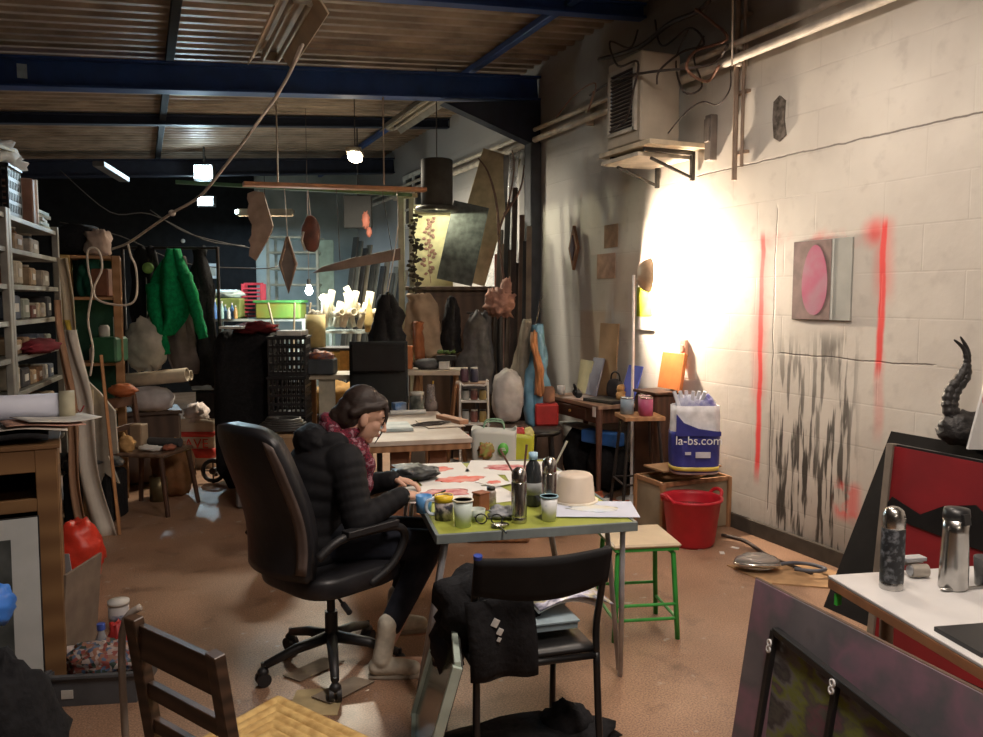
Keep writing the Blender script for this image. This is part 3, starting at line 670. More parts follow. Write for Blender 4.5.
# red bucket
B = F(697, 534)
t = thing('bucket', 'round red plastic tub with soft handles standing on the floor by the crate', 'bucket', (3.27, 4.20, 0))
pr = [(.135, 0), (.15, .02), (.185, .29), (.20, .30), (.20, .315), (.18, .315), (.175, .29), (.14, .03), (.001, .03)]
obj('tub', MB().lathe(pr, n=32), mat('bucket_red', (.52, .015, .03), .45, var=.1), t)
for s_ in (-1, 1): obj('handle', MB().tube([(s_*.185, -.06, .30), (s_*.21, -.04, .335), (s_*.215, 0, .345), (s_*.21, .04, .335), (s_*.185, .06, .30)], .012, 8, smooth_n=4), mat('bucket_red', (1, 0, 0)), t)
obj('water', MB().lathe([(.001, .24), (.168, .24), (.168, .235), (.001, .235)], n=24), mat('dirty_water', (.25, .10, .08), .15), t)
# cable and debris along the foot of the wall
g = MB().tube([F(722, 535, .012), F(745, 541, .012), F(768, 556, .012), F(792, 566, .012), F(812, 574, .012)], .012, 6, smooth_n=5)
one('floor_cable', g, CAB_D, 'black cable lying along the foot of the block wall', 'cable')
one('floor_cardboard', MB().prism([(0, 0), (.55, .04), (.75, -.42), (.15, -.30)], .008, (0, 0, .004), (1, 0, 0), (0, 1, 0)), mat('card2', (.45, .28, .15), .85), 'flattened brown cardboard on the floor left of the white table', 'cardboard', F(727, 566), -.45)
gp = F(757, 567, .03)
t = thing('protective_goggles', 'clear plastic goggles with grey strap lying on the flattened cardboard', 'goggles', gp, -.5)
obj('lens', MB().blob((0, 0, .035), (.13, .07, .05), .1, 2, 2), mat('clear_plastic', (.8, .78, .75), .12, trans=.7, var=.05), t)
obj('frame_ring', MB().tube([(-.13, 0, .02), (-.09, -.06, .03), (0, -.08, .035), (.09, -.06, .03), (.13, 0, .02), (.09, .06, .02), (0, .075, .02), (-.09, .06, .02), (-.13, 0, .02)], .010, 6, smooth_n=4), mat('chrome', (.6, .58, .55), .2, .8), t)
obj('strap', MB().tube([(.13, 0, .02), (.22, .05, .015), (.32, .04, .012), (.38, -.04, .012), (.30, -.08, .012), (.2, -.05, .012)], .011, 6, smooth_n=5), mat('strap', (.10, .11, .14), .6), t)
for i, (x, y) in enumerate([(700, 549), (722, 553), (735, 548)]):
    one('paper_scrap', MB().box((0, 0, .002), (.05, .03, .003), ch=.0005), WHITE, ['scrap of white paper on the floor right of the red tub', 'second white scrap on the floor near the goggles', 'third white scrap closest to the wall foot'][i], 'paper scrap', F(x, y), i)

# leaning upholstered panel, antelope horn, sign
Y0, Y1 = 1.55, 3.03
t = thing('leaning_board', 'thick slanted black board leaning against the block wall, behind the upright red canvas', 'panel', (0, 0, 0))
bx, tx, th = 3.22, 3.66, .11; zt = .90
n_ = Vector((-(zt), 0, -(bx-tx))).normalized()   # outward normal towards the room
def pp(y, s_, o): q = Vector((bx+(tx-bx)*s_, y, zt*s_)); return q+n_*o
g = MB()
for (o0, o1) in ((-.10, 0),):
    a8 = [pp(y, s_, o) for y in (Y0, Y1) for s_ in (0.0, 1) for o in (o0, o1)]
    for q in a8: q.z = max(q.z+.0, .0)
    g.add(a8, [(0, 1, 3, 2), (4, 6, 7, 5), (0, 4, 5, 1), (2, 3, 7, 6), (0, 2, 6, 4), (1, 5, 7, 3)])
obj('black_body', g, mat('panel_black', (.010, .009, .009), .95), t)
def fp(pts, name, m, o, th_=.006):
    g = MB(); g.prism([(y, s_) for y, s_ in pts], th_, pp(0, 0, o), (0, 1, 0), Vector((tx-bx, 0, zt))); return obj(name, g, m, t)
t = thing('red_canvas', 'upright red canvas with a black wavy band, in front of the slanted black board', 'painting', (0, 0, 0))
bx, tx, zt = 3.12, 3.20, .93
n_ = Vector((-zt, 0, -(bx-tx))).normalized()
Y0 = 1.45
fp([(Y0, 0), (2.64, 0), (2.64, 1), (Y0, 1)], 'backing', BLK, -.02, .03)
fp([(Y0+.02, .01), (2.62, .01), (2.62, .99), (Y0+.02, .99)], 'red_field', mat('panel_red', (.26, .010, .016), .6, col2=(.18, .008, .012), scale=3), .004)
fp([(Y0+.01, .80), (1.75, .84), (1.95, .80), (2.1, .73), (2.2, .80), (2.34, .76), (2.45, .69), (2.6, .74), (2.63, .69), (2.5, .63), (2.25, .61), (2.0, .60), (Y0+.01, .56)], 'black_band', mat('panel_black', (0, 0, 0)), .012)
fp([(Y0+.01, .985), (2.15, .985), (2.1, .85), (2.0, .78), (1.92, .6), (Y0+.01, .6)], 'black_splash', mat('panel_black', (0, 0, 0)), .011)
fp([(2.62, 0), (2.655, 0), (2.655, 1), (2.62, 1)], 'pale_edge', mat('edge_worn', (.2, .17, .14), .8), -.005, .05)
HRN = mat('horn_black', (.022, .02, .02), .45, bump=.6, scale=25)
t = thing('antelope_skull', 'black antelope head with two curved ridged horns on top of the slanted black board', 'skull', (3.60, 2.60, .905), -YAW)
obj('head', MB().blob((.02, 0, .07), (.12, .08, .09), .25, 3, 6, flat=.8).blob((.14, -.02, .06), (.10, .06, .06), .2, 3, 1, flat=.95), HRN, t)
for k, dx in ((0, 0), (1, .03)):
    pts = cr_spline([Vector(q) for q in ((-.01+dx, 0, .10), (-.05+dx*.6, .01, .17), (-.045+dx, .02, .25), (.005+dx, .02, .33), (.035-dx*.1, .02, .40), (.03-dx*.5, .02, .46), (-.005-dx*1.0, .02, .52-.015*k))], 9)
    g = MB().tube(pts, lambda s_: .030*(1-s_)**.75*(1+.12*math.sin(s_*95)*(s_ < .75))+.003, 12); obj('horn', g, HRN, t)
t = thing('sign_card', 'white card with red mark standing beside the antelope head at the frame edge', 'card', P(984, 431, 4.05), -YAW-.1); t.location = (3.55, 2.48, .905)
obj('card', MB().prism([(-.035, 0), (.12, 0), (.13, .32), (.03, .33)], .02, (0, 0, 0)), WHITE, t)
obj('red_mark', MB().box((.035, -.012, .235), (.035, .003, .03), ch=.0005).box((.035, -.0135, .235), (.015, .002, .008), ch=.0004), mat('mark_red', (.7, .02, .05), .5), t)

# ================================================================== white table at the right
c0 = F(828, 575, .75); dirY = (F(983, 665, .75)-c0).normalized(); dX = Vector((-dirY.y, dirY.x, 0)); 
rzT = math.atan2(dX.y, dX.x)
t = thing('white_table', 'white topped table with a brown edge at the right foreground', 'table', (c0.x, c0.y, 0), rzT)
obj('tabletop', MB().box((.50, -.70, .745), (1.0, 1.4, .010), ch=.002), mat('white_laminate', (.56, .55, .54), .35, var=.05), t)
obj('edge_board', MB().box((.50, -.70, .725), (1.0, 1.4, .030), ch=.002), mat('table_edge', (.36, .16, .07), .6), t)
for x, y in ((.12, -.12), (.92, -.12), (.12, -1.3), (.92, -1.3)): obj('leg', MB().cyl((x, y, .71), (x, y, 0), .02), GALV, t)
def flask(name, lb, p, r, h, body, cap, kind=0):
    t = thing(name, lb, 'flask', p)
    if kind == 0:
        obj('body', MB().lathe([(r*.98, .02), (r, .03), (r, h*.73), (r*.96, h*.745)], n=28), body, t)
        obj('cap', MB().lathe([(r*.97, h*.745), (r*.99, h*.76), (r*.98, h*.88), (r*.8, h*.96), (r*.4, h), (.001, h)], n=28), cap, t)
        obj('foot', MB().lathe([(r*.97, 0), (r, .004), (r, .022), (r*.97, .024)], n=28), cap, t)
    else:
        obj('body', MB().lathe([(r*.92, 0), (r, .01), (r*.97, h*.3), (r*.86, h*.7), (r*.88, h*.86)], n=28), body, t)
        obj('cap', MB().lathe([(r*.90, h*.86), (r*.92, h*.9), (r*.85, h*.98), (.001, h)], n=28), cap, t)
        l = obj('lid_lever', MB().box((-.2*r, -r*.9, h*.88), (r*.7, r*.25, h*.13), (-.2, 0, 0)), cap, t)
    return t
SPK = mat('speckled_black', (.015, .017, .02), .5, col2=(.16, .17, .19), lo=.5, hi=.72, scale=60)
flask('thermos', 'black speckled thermos with steel dome cap standing on the white table', F(891, 588, .75), .033, .245, SPK, STEEL)
flask('travel_mug', 'steel travel mug with black lever lid standing on the white table', F(953, 588, .75), .040, .245, STEEL, BLK, 1)
t = thing('binocular_lens', 'small metal and glass lens piece between thermos and travel mug', 'lens', F(916, 577, .75), -.2)
obj('barrel', MB().cyl((-.02, 0, .022), (.03, -.01, .022), .020).cyl((-.035, .02, .04), (.035, .02, .044), .008), GALV, t)
obj('glass', MB().cyl((-.025, 0, .022), (-.02, 0, .022), .016).box((.0, .015, .054), (.07, .035, .012)), mat('lens_glass', (.7, .72, .75), .1, trans=.5), t)
t = thing('drinking_glass', 'short clear glass with amber drink at the right edge of the white table', 'glass', F(985, 585, .75))
obj('glass', MB().lathe([(.028, 0), (.034, .085), (.032, .085), (.026, .005)], n=20), mat('clear_glass', (.85, .85, .85), .05, trans=.9, var=.02), t)
obj('drink', MB().lathe([(.025, .006), (.029, .045), (.001, .045)], n=20), mat('amber', (.35, .2, .05), .2), t)
one('spoon', MB().cyl((-.07, 0, .006), (.07, .01, .006), .004, n=8).blob((-.08, 0, .007), (.02, .012, .005)), STEEL, 'dark metal spoon lying beside the drinking glass', 'spoon', F(972, 590, .75), -.3)
one('black_pad', MB().box((0, 0, .006), (.20, .16, .012)), BLK, 'flat black pad lying on the white table at the frame edge', 'pad', F(992, 641, .75), rzT)
# big dark painted board leaning under the table edge
def leaning(name, lb, tl, tr, zt, run, L, face, back, th=.014, cat='painting'):
    """board whose top edge runs tl-tr at height zt; its foot is run metres out"""
    tl = Vector((tl[0], tl[1], 0)); tr = Vector((tr[0], tr[1], 0)); d = (tr-tl); wd = d.length; d.normalize()
    out = Vector((d.y, -d.x, 0));
    if out.dot(-CF-CR) < 0: out = -out
    t = thing(name, lb, cat, (tl+tr)/2, math.atan2(d.y, d.x)); sgn = 1 if Vector((-d.y, d.x, 0)).dot(out) > 0 else -1
    h = math.hypot(zt, run); an = math.atan2(run, zt)*sgn
    R = (an, 0, 0); R_ = rotm(R); c = Vector((0, sgn*run/2, zt/2))
    obj('backing', MB().box(c, (wd, th, h), R, ch=.002), back, t)
    obj('face', MB().box(c+R_ @ Vector((0, sgn*(th/2+.002), 0)), (wd*.99, .004, h*.99), R, ch=.001), face, t)
    return t, R_, c, sgn, wd, h
DARKP = multi('dark_grey_painting', [(.09, .08, .085), (.17, .15, .16), (.13, .12, .13), (.24, .14, .18), (.15, .14, .15)], 3.5, .55)
tl = F(757, 577, .69); 
leaning('dark_painting', 'large dark grey and mauve painted board leaning against the left edge of the white table', (tl.x, tl.y), (1.74, .75), .69, .10, 1.3, DARKP, mat('board_back', (.12, .08, .06), .8))
tl = F(785, 630, .565)
t, R_, c, sg, wd, h = leaning('framed_picture', 'black framed glazed picture splashed with yellow-green, held by white clips, leaning on the dark board', (tl.x-.02, tl.y), (1.49, .62), .565, .075, 1, multi('green_black_painting', [(.05, .05, .052), (.10, .10, .09), (.06, .055, .06), (.16, .16, .16), (.17, .20, .05), (.10, .09, .09), (.17, .09, .11), (.12, .12, .11)], 4.2, .25, stretch=(1, 1, 2.2)), BLK)
g = MB(); o_ = sg*.016
def q(x, z): return c+R_ @ Vector((x, o_, z))
for a_, b2 in (((-wd/2, h/2), (wd/2, h/2)), ((-wd/2, -h/2), (wd/2, -h/2)), ((-wd/2, -h/2), (-wd/2, h/2)), ((wd/2, -h/2), (wd/2, h/2))): g.bar(q(*a_), q(*b2), .024, .024)
obj('frame', g, BLK, t)
sd = -1 if (Matrix.Rotation(t.rotation_euler.z, 3, 'Z') @ Vector((1, 0, 0))).dot(Vector((0, -1, 0))) < 0 else 1
obj('mullion', MB().bar(q(-sd*wd/2+sd*.33, -h/2), q(-sd*wd/2+sd*.33, h/2), .02, .018), BLK, t)
for x, z in ((-sd*wd/2, h/2-.05), (-sd*wd/2+sd*.33, h/2-.02)):
    g = MB()
    for dz in (-.010, .010): g.lathe([(.006, -.002), (.012, -.002), (.012, .003), (.006, .003), (.006, -.002)], q(x, z+dz)+R_ @ Vector((0, sg*.014, 0)), 14, R_ @ rotm((PI/2, 0, 0)))
    obj('clip', g, mat('clip_white', (.75, .75, .75), .4), t, 'white clip')
one('green_clip', MB().box((0, 0, 0), (.02, .012, .035)), mat('green_clip', (.05, .5, .05), .5), 'tiny green clip at the corner under the white table', 'clip', F(838, 598, .69)+Vector((-.0, .0, -.004)))
# ================================================================== foreground and the painting table
# black stacking chair with bag
fc = F(543, 650, .45)
t = thing('stacking_chair', 'black plastic-backed stacking chair in the foreground in front of the painting table', 'chair', (1.165, 2.43, 0), math.atan2(-.09, .46)+.06)
FR = mat('chair_tube', (.015, .015, .016), .35, .3)
hw = .215
for s_ in (-1, 1):
    g = MB().tube([(s_*hw, -.24, 0), (s_*(hw-.005), -.215, .20), (s_*(hw-.01), -.20, .44)], .012, 10, smooth_n=4)
    obj('leg', g, FR, t)
    obj('leg', MB().tube([(s_*hw, .24, 0), (s_*(hw-.01), .20, .43)], .012, 10), FR, t)
    obj('back_post', MB().tube([(s_*(hw-.01), -.20, .44), (s_*(hw-.004), -.185, .53), (s_*(hw), -.205, .63), (s_*hw, -.255, .81)], .012, 10, smooth_n=4), FR, t)
obj('seat_frame', MB().tube([(-hw+.01, -.2, .43), (hw-.01, -.2, .43)], .012).tube([(-hw+.01, .2, .43), (hw-.01, .2, .43)], .012).tube([(hw-.01, -.2, .43), (hw-.01, .2, .43)], .012).tube([(-hw+.01, -.2, .43), (-hw+.01, .2, .43)], .012), FR, t)
obj('seat', MB().sheet(lambda u, v: (-.20+.40*u, -.20+.41*v, .452-.012*math.sin(u*PI)*math.sin(v*PI)), 8, 8, .018), BLK, t)
obj('backrest', MB().sheet(lambda u, v: (-.225+.45*u, -.225-.035*v+.045*math.sin(u*PI)*-1+.0, .69+.12*v-.022*math.sin(u*PI)*(1-v)+.0*v), 16, 6, .018), mat('matte_black', (.011, .011, .012), .75), t)
obj('end_plug', MB().cyl((-hw, -.255, .81), (-hw, -.257, .822), .014), mat('blue_plug', (.02, .05, .3), .4), t, 'blue plastic plug')
CH = t
Mx = Matrix.Translation(t.location) @ Matrix.Rotation(t.rotation_euler.z, 4, 'Z')
def ch(x, y, z): return Mx @ Vector((x, y, z))
rz = t.rotation_euler.z
t = thing('magazine', 'glossy open magazine lying on the seat of the black chair', 'magazine', ch(.03, .06, .475), rz)
obj('cover', MB().sheet(lambda u, v: (.02+.27*u, -.14+.32*v, .075+.045*math.sin(u*PI*.9)-.02*u), 12, 6, .006), multi('glossy_pages', [(.7, .7, .8), (.5, .52, .6), (.12, .14, .22), (.55, .5, .3), (.65, .65, .8), (.2, .2, .28), (.7, .7, .78)], 9, .25), t)
obj('pages', MB().sheet(lambda u, v: (.02+.235*u, -.118+.29*v, .062+.042*math.sin(u*PI*.9)-.02*u), 12, 6, .014), WHITE, t)
one('notebook', MB().box((0, 0, .028), (.20, .24, .022)).box((0, 0, .045), (.21, .25, .006)), mat('notebook', (.35, .45, .50), .6), 'pale grey-green notebook under the magazine on the black chair', 'notebook', ch(.08, .02, .466), rz)
one('pencil_case', MB().blob((0, 0, .03), (.11, .16, .03), .1, 2, 3, flat=.93), BLKF, 'flat black pouch on the chair under the magazine', 'pouch', ch(.02, .06, .462), rz)
t = thing('shoulder_bag', 'slouched black shoulder bag with small white print on the black chair', 'bag', ch(-.12, -.02, .466), rz)
obj('bag_body', MB().blob((-.02, .0, .11), (.15, .12, .115), .25, 3, 4, flat=.95, pw=.8).blob((-.08, .03, .04), (.09, .09, .11), .3, 3, 7), BLKF, t)
obj('flap', MB().sheet(lambda u, v: (-.13+.22*u+.02*v, -.20-.02*math.sin(v*3)-.012*math.sin(u*9), .20-.26*v), 12, 10, .01), BLKF, t)
g = MB()
for x, z, s_ in ((.0, .13, .022), (.015, .10, .018), (-.04, .135, .014), (.012, .075, .012)): g.box((x-.035, -.222, z), (s_, .004, s_*1.2), (0, .5, 0), ch=.001)
obj('white_print', g, mat('worn_print', (.6, .6, .58), .6), t)
one('scarf_heap', MB().blob((0, 0, 0), (.06, .07, .10), .35, 4, 11), mat('dark_scarf', (.03, .03, .035), .9, col2=(.35, .33, .28), lo=.62, hi=.7, scale=18), 'dark patterned cloth bunched at the left side of the black chair', 'cloth', ch(-.245, .03, .42))
one('floor_bag', MB().blob((0, 0, .055), (.34, .15, .06), .3, 4, 13, flat=.95).blob((.15, .02, .08), (.10, .08, .09), .2, 3, 3, flat=.9), BLKF, 'black bag lying on the floor under the black chair', 'bag', ch(.03, -.02, 0), rz)
# glazed frame on edge, left of the chair
t, R_, c, sg, wd, h = leaning('glazed_frame', 'greenish glazed frame leaning nearly edge-on between the painting table leg and the black chair', (.845, 2.16), (1.055, 2.78), .50, .14, 1, mat('green_glass', (.20, .27, .20), .15, col2=(.10, .13, .10), scale=4), mat('dark_board', (.05, .05, .045), .7), cat='picture frame')
g = MB()
def q(x, z): return c+R_ @ Vector((x, sg*.012, z))
for a_, b3 in (((-wd/2, h/2), (wd/2, h/2)), ((-wd/2, -h/2), (wd/2, -h/2)), ((-wd/2, -h/2), (-wd/2, h/2)), ((wd/2, -h/2), (wd/2, h/2))): g.bar(q(*a_), q(*b3), .02, .03)
obj('frame', g, mat('pale_frame', (.42, .50, .44), .5), t)
# rush seated wooden chair, bottom left
t = thing('rush_chair', 'old wooden ladder-back chair with woven rush seat at the bottom left', 'chair', (.235, 2.01, -0.0), math.atan2(.45, .80))
OW = stripes('old_wood', (.03, .018, .012), (.075, .042, .026), 'z', 8, .45, 4)
for s_, hw_ in ((-1, .165), (1, .165)):
    obj('back_post', MB().bar((-.15, s_*.17, 0), (-.17, s_*.17, .45), .035, .035).bar((-.17, s_*.17, .44), (-.225, s_*.165, .845), .042, .028), OW, t)
for z, h_ in ((.785, .085), (.66, .04), (.565, .035), (.30, .02)):
    xx = -.17-.055*(z-.45)/.42 if z > .45 else -.163
    obj('back_rail' if z > .45 else 'stretcher', MB().bar((xx, -.165, z), (xx, .165, z), .018, h_), OW, t)
for s_ in (-1, 1): obj('leg', MB().cyl((.20, s_*.20, .43), (.20, s_*.20, 0), .018), OW, t)
for s_ in (-1, 1): obj('stretcher', MB().cyl((-.15, s_*.17, .2), (.2, s_*.2, .2), .011), OW, t)
obj('seat_frame', MB().bar((.20, -.20, .43), (.20, .20, .43), .03, .03).bar((-.16, -.17, .43), (.20, -.20, .43), .025, .03).bar((-.16, .17, .43), (.20, .20, .43), .025, .03), OW, t)
def rush(u, v):
    x = -.17+.39*u; y = (-.5+v)*(.34+.07*u); r_ = max(abs(2*u-1), abs(2*v-1)); return (x, y, .448-.008*(1-r_)+.0035*math.sin(r_*42))
obj('rush_seat', MB().sheet(rush, 60, 60, .02), mat('rush', (.40, .25, .09), .75, col2=(.58, .40, .16), scale=30), t)
obj('cord', MB().tube([(-.20, .175, .86), (-.235, .20, .80), (-.24, .195, .5), (-.24, .19, .2), (-.235, .2, .05)], .009, 7, smooth_n=4), mat('grey_cord', (.28, .24, .21), .7), t)
one('floor_paper', MB().prism([(0, 0), (.2, .02), (.17, .24), (-.02, .2)], .003, (0, 0, .002), (1, 0, 0), (0, 1, 0)), mat('kraft', (.42, .33, .18), .8), 'piece of tan paper on the floor just beyond the rush seated chair', 'paper', F(285, 716), -.5)
for i, (x, y) in enumerate([(300, 683), (330, 706)]):
    one('floor_paper', MB().prism([(0, 0), (.24, .02), (.2, .12), (-.02, .1)], .003, (0, 0, .002), (1, 0, 0), (0, 1, 0)), mat('greyish_paper', (.25, .20, .15), .8), ['greyish sheet on the floor between the castors', 'small greyish sheet on the floor in front of the right castor'][i], 'paper', F(x, y)+Vector((0, 0, .004+.004*i)), .4)
# ------------------------------------------------------------------ painting table
a, b2, c_, d_ = F(436, 536, .74), F(611, 521, .74), F(552, 457, .74), F(404, 466, .74)
ux = Vector((.995, -.09, 0)); TC = Vector((1.475, 3.27, 0)); TR = -.19
TW, TL = .77, 1.26
t = thing('painting_table', 'folding trestle-leg table with lime green top holding paints and flasks', 'table', TC, TR)
obj('tabletop', MB().box((0, 0, .728), (TW, TL, .018), ch=.003), mat('lime_top', (.33, .37, .06), .5, var=.12, scale=3), t)
obj('edge_band', MB().box((0, -TL/2-.006, .722), (TW+.02, .014, .035)).box((0, TL/2+.006, .722), (TW+.02, .014, .035)).box((-TW/2-.006, 0, .722), (.014, TL, .035)).box((TW/2+.006, 0, .722), (.014, TL, .035)), mat('grey_edge', (.16, .19, .19), .5), t)
TLG = mat('grey_tube', (.40, .41, .44), .4, .3)
for s_ in (-1, 1):
    for e in (-1, 1):
        x = s_*.35; y = e*.60
        obj('leg', MB().tube([(x, y, .715), (s_*.43, e*.40, .0)], .011, 8).tube([(s_*.33, e*.47, .715), (s_*.43, e*.38, .02)], .011, 8), TLG, t)
obj('cross_tube', MB().cyl((-TW*.42, -TL*.40, .70), (TW*.42, -TL*.40, .70), .012).cyl((-TW*.42, TL*.40, .70), (TW*.42, TL*.40, .70), .012), TLG, t)
TZ = .738
def sheetp(name, lb, px, py, w_, h_, rz, m, z=0, cat='painting', border=None):
    t = thing(name, lb, cat, F(px, py, TZ)+Vector((0, 0, .001+z)), rz)
    obj('sheet', MB().box((0, 0, .001), (w_, h_, .002), ch=.0003), border or WHITE, t)
    if m: obj('painted_area', MB().blob((0, 0, .0022), (w_*.30, h_*.22, .0012), .35, 3, int(px), 26, 6), m, t)
    return t
RB = mat('red_wash', (.80, .10, .06), .6, col2=(.75, .35, .30), scale=12); RB2 = mat('red_wash_dark', (.45, .03, .05), .6, col2=(.75, .4, .38), scale=18)
sheetp('watercolour', 'white sheet with a long orange-red wash at the far left of the painting table', 432, 470, .36, .30, TR, RB)
sheetp('watercolour', 'white sheet with a bold red curved wash, second from the far edge', 460, 480, .40, .30, TR+.05, RB, .002)
sheetp('watercolour', 'white sheet with a small dark red wash near her hands', 446, 494, .36, .30, TR, RB2, .004)
sheetp('watercolour', 'white sheet with a pinkish streaky wash at the far right of the painting table', 508, 468, .42, .34, TR-.3, RB2, .0)
sheetp('watercolour', 'small sheet with red blot left of the near steel flask', 494, 484, .12, .14, TR+.5, RB, .006)
sheetp('drawing_sheet', 'pale blue-white sheet with a faint yellow shape overhanging the right table corner', 594, 510, .34, .25, TR-.25, mat('faint_yellow', (.70, .68, .55), .6, col2=(.60, .68, .80), scale=6), .003, 'drawing', mat('bluish_paper', (.58, .62, .74), .6, var=.04))
sheetp('blank_sheet', 'blank white sheet under the watercolours at the centre of the painting table', 476, 496, .34, .30, TR+.2, None, -.0005)
sheetp('blank_sheet', 'blank white sheet at the far right corner of the painting table', 538, 478, .30, .28, TR-.1, None, -.0005)
on_t = lambda px, py, z=0: F(px, py, TZ)+Vector((0, 0, z))
flask('steel_flask', 'tall plain steel thermos flask at the middle front of the painting table', on_t(519, 522), .0305, .215, STEEL, STEEL)
flask('steel_flask', 'steel thermos flask partly behind the blue-rimmed white cup', on_t(549, 515), .0305, .235, STEEL, STEEL)
t = thing('ink_bottle', 'dark plastic bottle with a pale blue cap between the two steel flasks', 'bottle', on_t(533, 505))
obj('bottle_body', MB().lathe([(.034, 0), (.036, .01), (.036, .12), (.030, .17), (.016, .19), (.016, .20)], n=22), mat('dark_liquid', (.03, .035, .04), .15), t)
obj('cap', MB().lathe([(.019, .195), (.019, .225), (.001, .225)], n=18), mat('pale_blue_cap', (.35, .55, .72), .5), t)
obj('label', MB().lathe([(.0365, .05), (.0365, .10), (.036, .10), (.036, .05)], n=22), mat('bottle_lab', (.35, .37, .38), .5), t)
def cup(lb, p, m, m2, r=.036, h=.095, nm='paper_cup'):
    t = thing(nm, lb, 'cup', p); obj('wall', MB().lathe([(r*.8, 0), (r, h*.97), (r*.95, h*.97), (r*.75, .005), (.001, .005)], n=26), m, t)
    obj('rim', MB().lathe([(r*1.08, h*.95), (r*1.08, h), (r*.94, h), (r*.94, h*.95), (r*1.08, h*.95)], n=26), m2, t); return t
cup('pale green-white cup at the front left of the painting table', on_t(463, 526), mat('mint', (.62, .72, .68), .5, var=.04), mat('cream_rim', (.75, .72, .6), .5), .038, .105)
cup('white cup with a blue rim standing before the second steel flask', on_t(549, 520), mat('white_cup', (.74, .76, .78), .4, col2=(.45, .50, .58), lo=.6, hi=.72, scale=30), mat('blue_rim', (.30, .50, .60), .4), .034, .098, 'mug')
t = thing('mug', 'white mug with yellow rim, dark picture and white handle left of the pale cup', 'mug', on_t(444, 519))
obj('wall', MB().lathe([(.036, 0), (.036, .095), (.033, .095), (.033, .006), (.001, .006)], n=26), mat('mug_picture', (.04, .04, .07), .35, col2=(.55, .5, .5), scale=32, lo=.45, hi=.6), t)
obj('yellow_rim', MB().lathe([(.0375, .072), (.0375, .097), (.034, .097), (.034, .09)], n=26), mat('yellow_rim', (.80, .55, .03), .4), t)
obj('handle', MB().tube([(-.034, 0, .078), (-.062, 0, .074), (-.070, 0, .045), (-.058, 0, .022), (-.034, 0, .02)], .007, 8, smooth_n=4), mat('mug_white', (.6, .7, .85), .35), t)
t.rotation_euler.z = -YAW
one('blue_mug', MB().lathe([(.03, 0), (.034, .07), (.031, .07), (.028, .005)], n=20), mat('mugblue', (.10, .30, .62), .4), 'small blue pot behind the handle of the picture mug', 'pot', on_t(424, 512))
t = thing('glass_bowl', 'small frosted plastic pot right of the pale cup', 'pot', on_t(477, 520)); obj('wall', MB().lathe([(.028, 0), (.034, .045), (.031, .045), (.026, .004), (.001, .004)], n=24), mat('frosted', (.6, .68, .6), .35, trans=.3), t)
one('leather_block', MB().box((0, 0, .035), (.055, .05, .07)).box((0, 0, .073), (.057, .052, .006)), mat('rust_leather', (.28, .10, .05), .6), 'rust brown leather covered box on the painting table', 'box', on_t(481, 510), .3)
t = thing('spice_jar', 'small glass jar with dark contents behind the leather box', 'jar', on_t(491, 506)); obj('glass', MB().lathe([(.022, 0), (.022, .06), (.016, .07), (.001, .07)], n=18), mat('jar_dark', (.25, .2, .17), .1, col2=(.6, .58, .55), scale=25), t); obj('lid', MB().lathe([(.018, .07), (.018, .082), (.001, .082)], n=18), BLK, t)
one('crumpled_rag', MB().blob((0, 0, .02), (.06, .05, .025), .5, 4, 4, flat=.9), mat('rag', (.16, .17, .19), .9, col2=(.5, .52, .55), scale=22), 'crumpled grey rag left of the near steel flask', 'rag', on_t(503, 517))
t = thing('spectacles', 'black spectacles lying in front of the grey rag', 'glasses', on_t(489, 524), -.5)
for s_ in (-1, 1): obj('lens_rim', MB().tube([(s_*.03+.022*math.cos(k*PI/6), -.0+.004*math.sin(k*PI/6), .02+.018*math.sin(k*PI/6)) for k in range(13)], .003, 6), BLK, t)
obj('arms', MB().tube([(.055, 0, .025), (.06, .05, .015), (.055, .10, .004)], .003, 6).tube([(-.055, 0, .025), (-.06, .05, .015), (-.05, .10, .004)], .003, 6).tube([(-.01, 0, .022), (.01, 0, .022)], .003, 6), BLK, t)
one('paint_sachet', MB().blob((0, 0, .008), (.035, .022, .009), .3, 4, 1, flat=.9), STEEL, 'crumpled silver sachet in front of the spectacles', 'sachet', on_t(500, 527))
one('brush', MB().cyl((-.05, -.03, .006), (.06, .05, .006), .0035, .002, 6), BLK, 'thin black brush lying at the front edge of the painting table', 'brush', on_t(503, 530), .8)
t = thing('plastic_tub', 'upturned translucent cream plastic tub on the right of the painting table', 'tub', on_t(575, 502))
obj('wall', MB().lathe([(.092, 0), (.085, .02), (.075, .115), (.065, .125), (.001, .125)], n=30), mat('cream_tub', (.66, .56, .46), .4, var=.05), t)
obj('lip', MB().lathe([(.095, 0), (.098, .005), (.098, .014), (.09, .014)], n=30), mat('cream_lip', (.72, .66, .55), .4), t)
for i, (px, a_, lb) in enumerate([(517, -.5, 'brown paintbrush standing in the dark jar, leaning left'), (523, .1, 'brown paintbrush standing upright in the dark jar'), (568, .45, 'white-handled brush leaning right behind the plastic tub')]):
    one('paintbrush', MB().cyl((0, 0, .06), (math.sin(a_)*.16, 0, .06+math.cos(a_)*.16), .0035, .006, 7), mat('br%d' % i, (.14, .07, .05) if i < 2 else (.5, .48, .42), .5), lb, 'brush', on_t(px if i < 2 else 552, 493 if i < 2 else 484), -YAW)
t = thing('brush_jar', 'dark glass jar holding brushes behind the near steel flask', 'jar', on_t(520, 496)); obj('glass', MB().lathe([(.03, 0), (.03, .09), (.027, .09), (.027, .005)], n=20), mat('brown_jar', (.10, .08, .07), .2), t)
one('white_pot', MB().lathe([(.022, 0), (.026, .05), (.023, .05), (.02, .004)], n=18), mat('white_pot', (.7, .7, .7), .4), 'small white pot behind the plastic tub', 'pot', on_t(552, 484), 0)
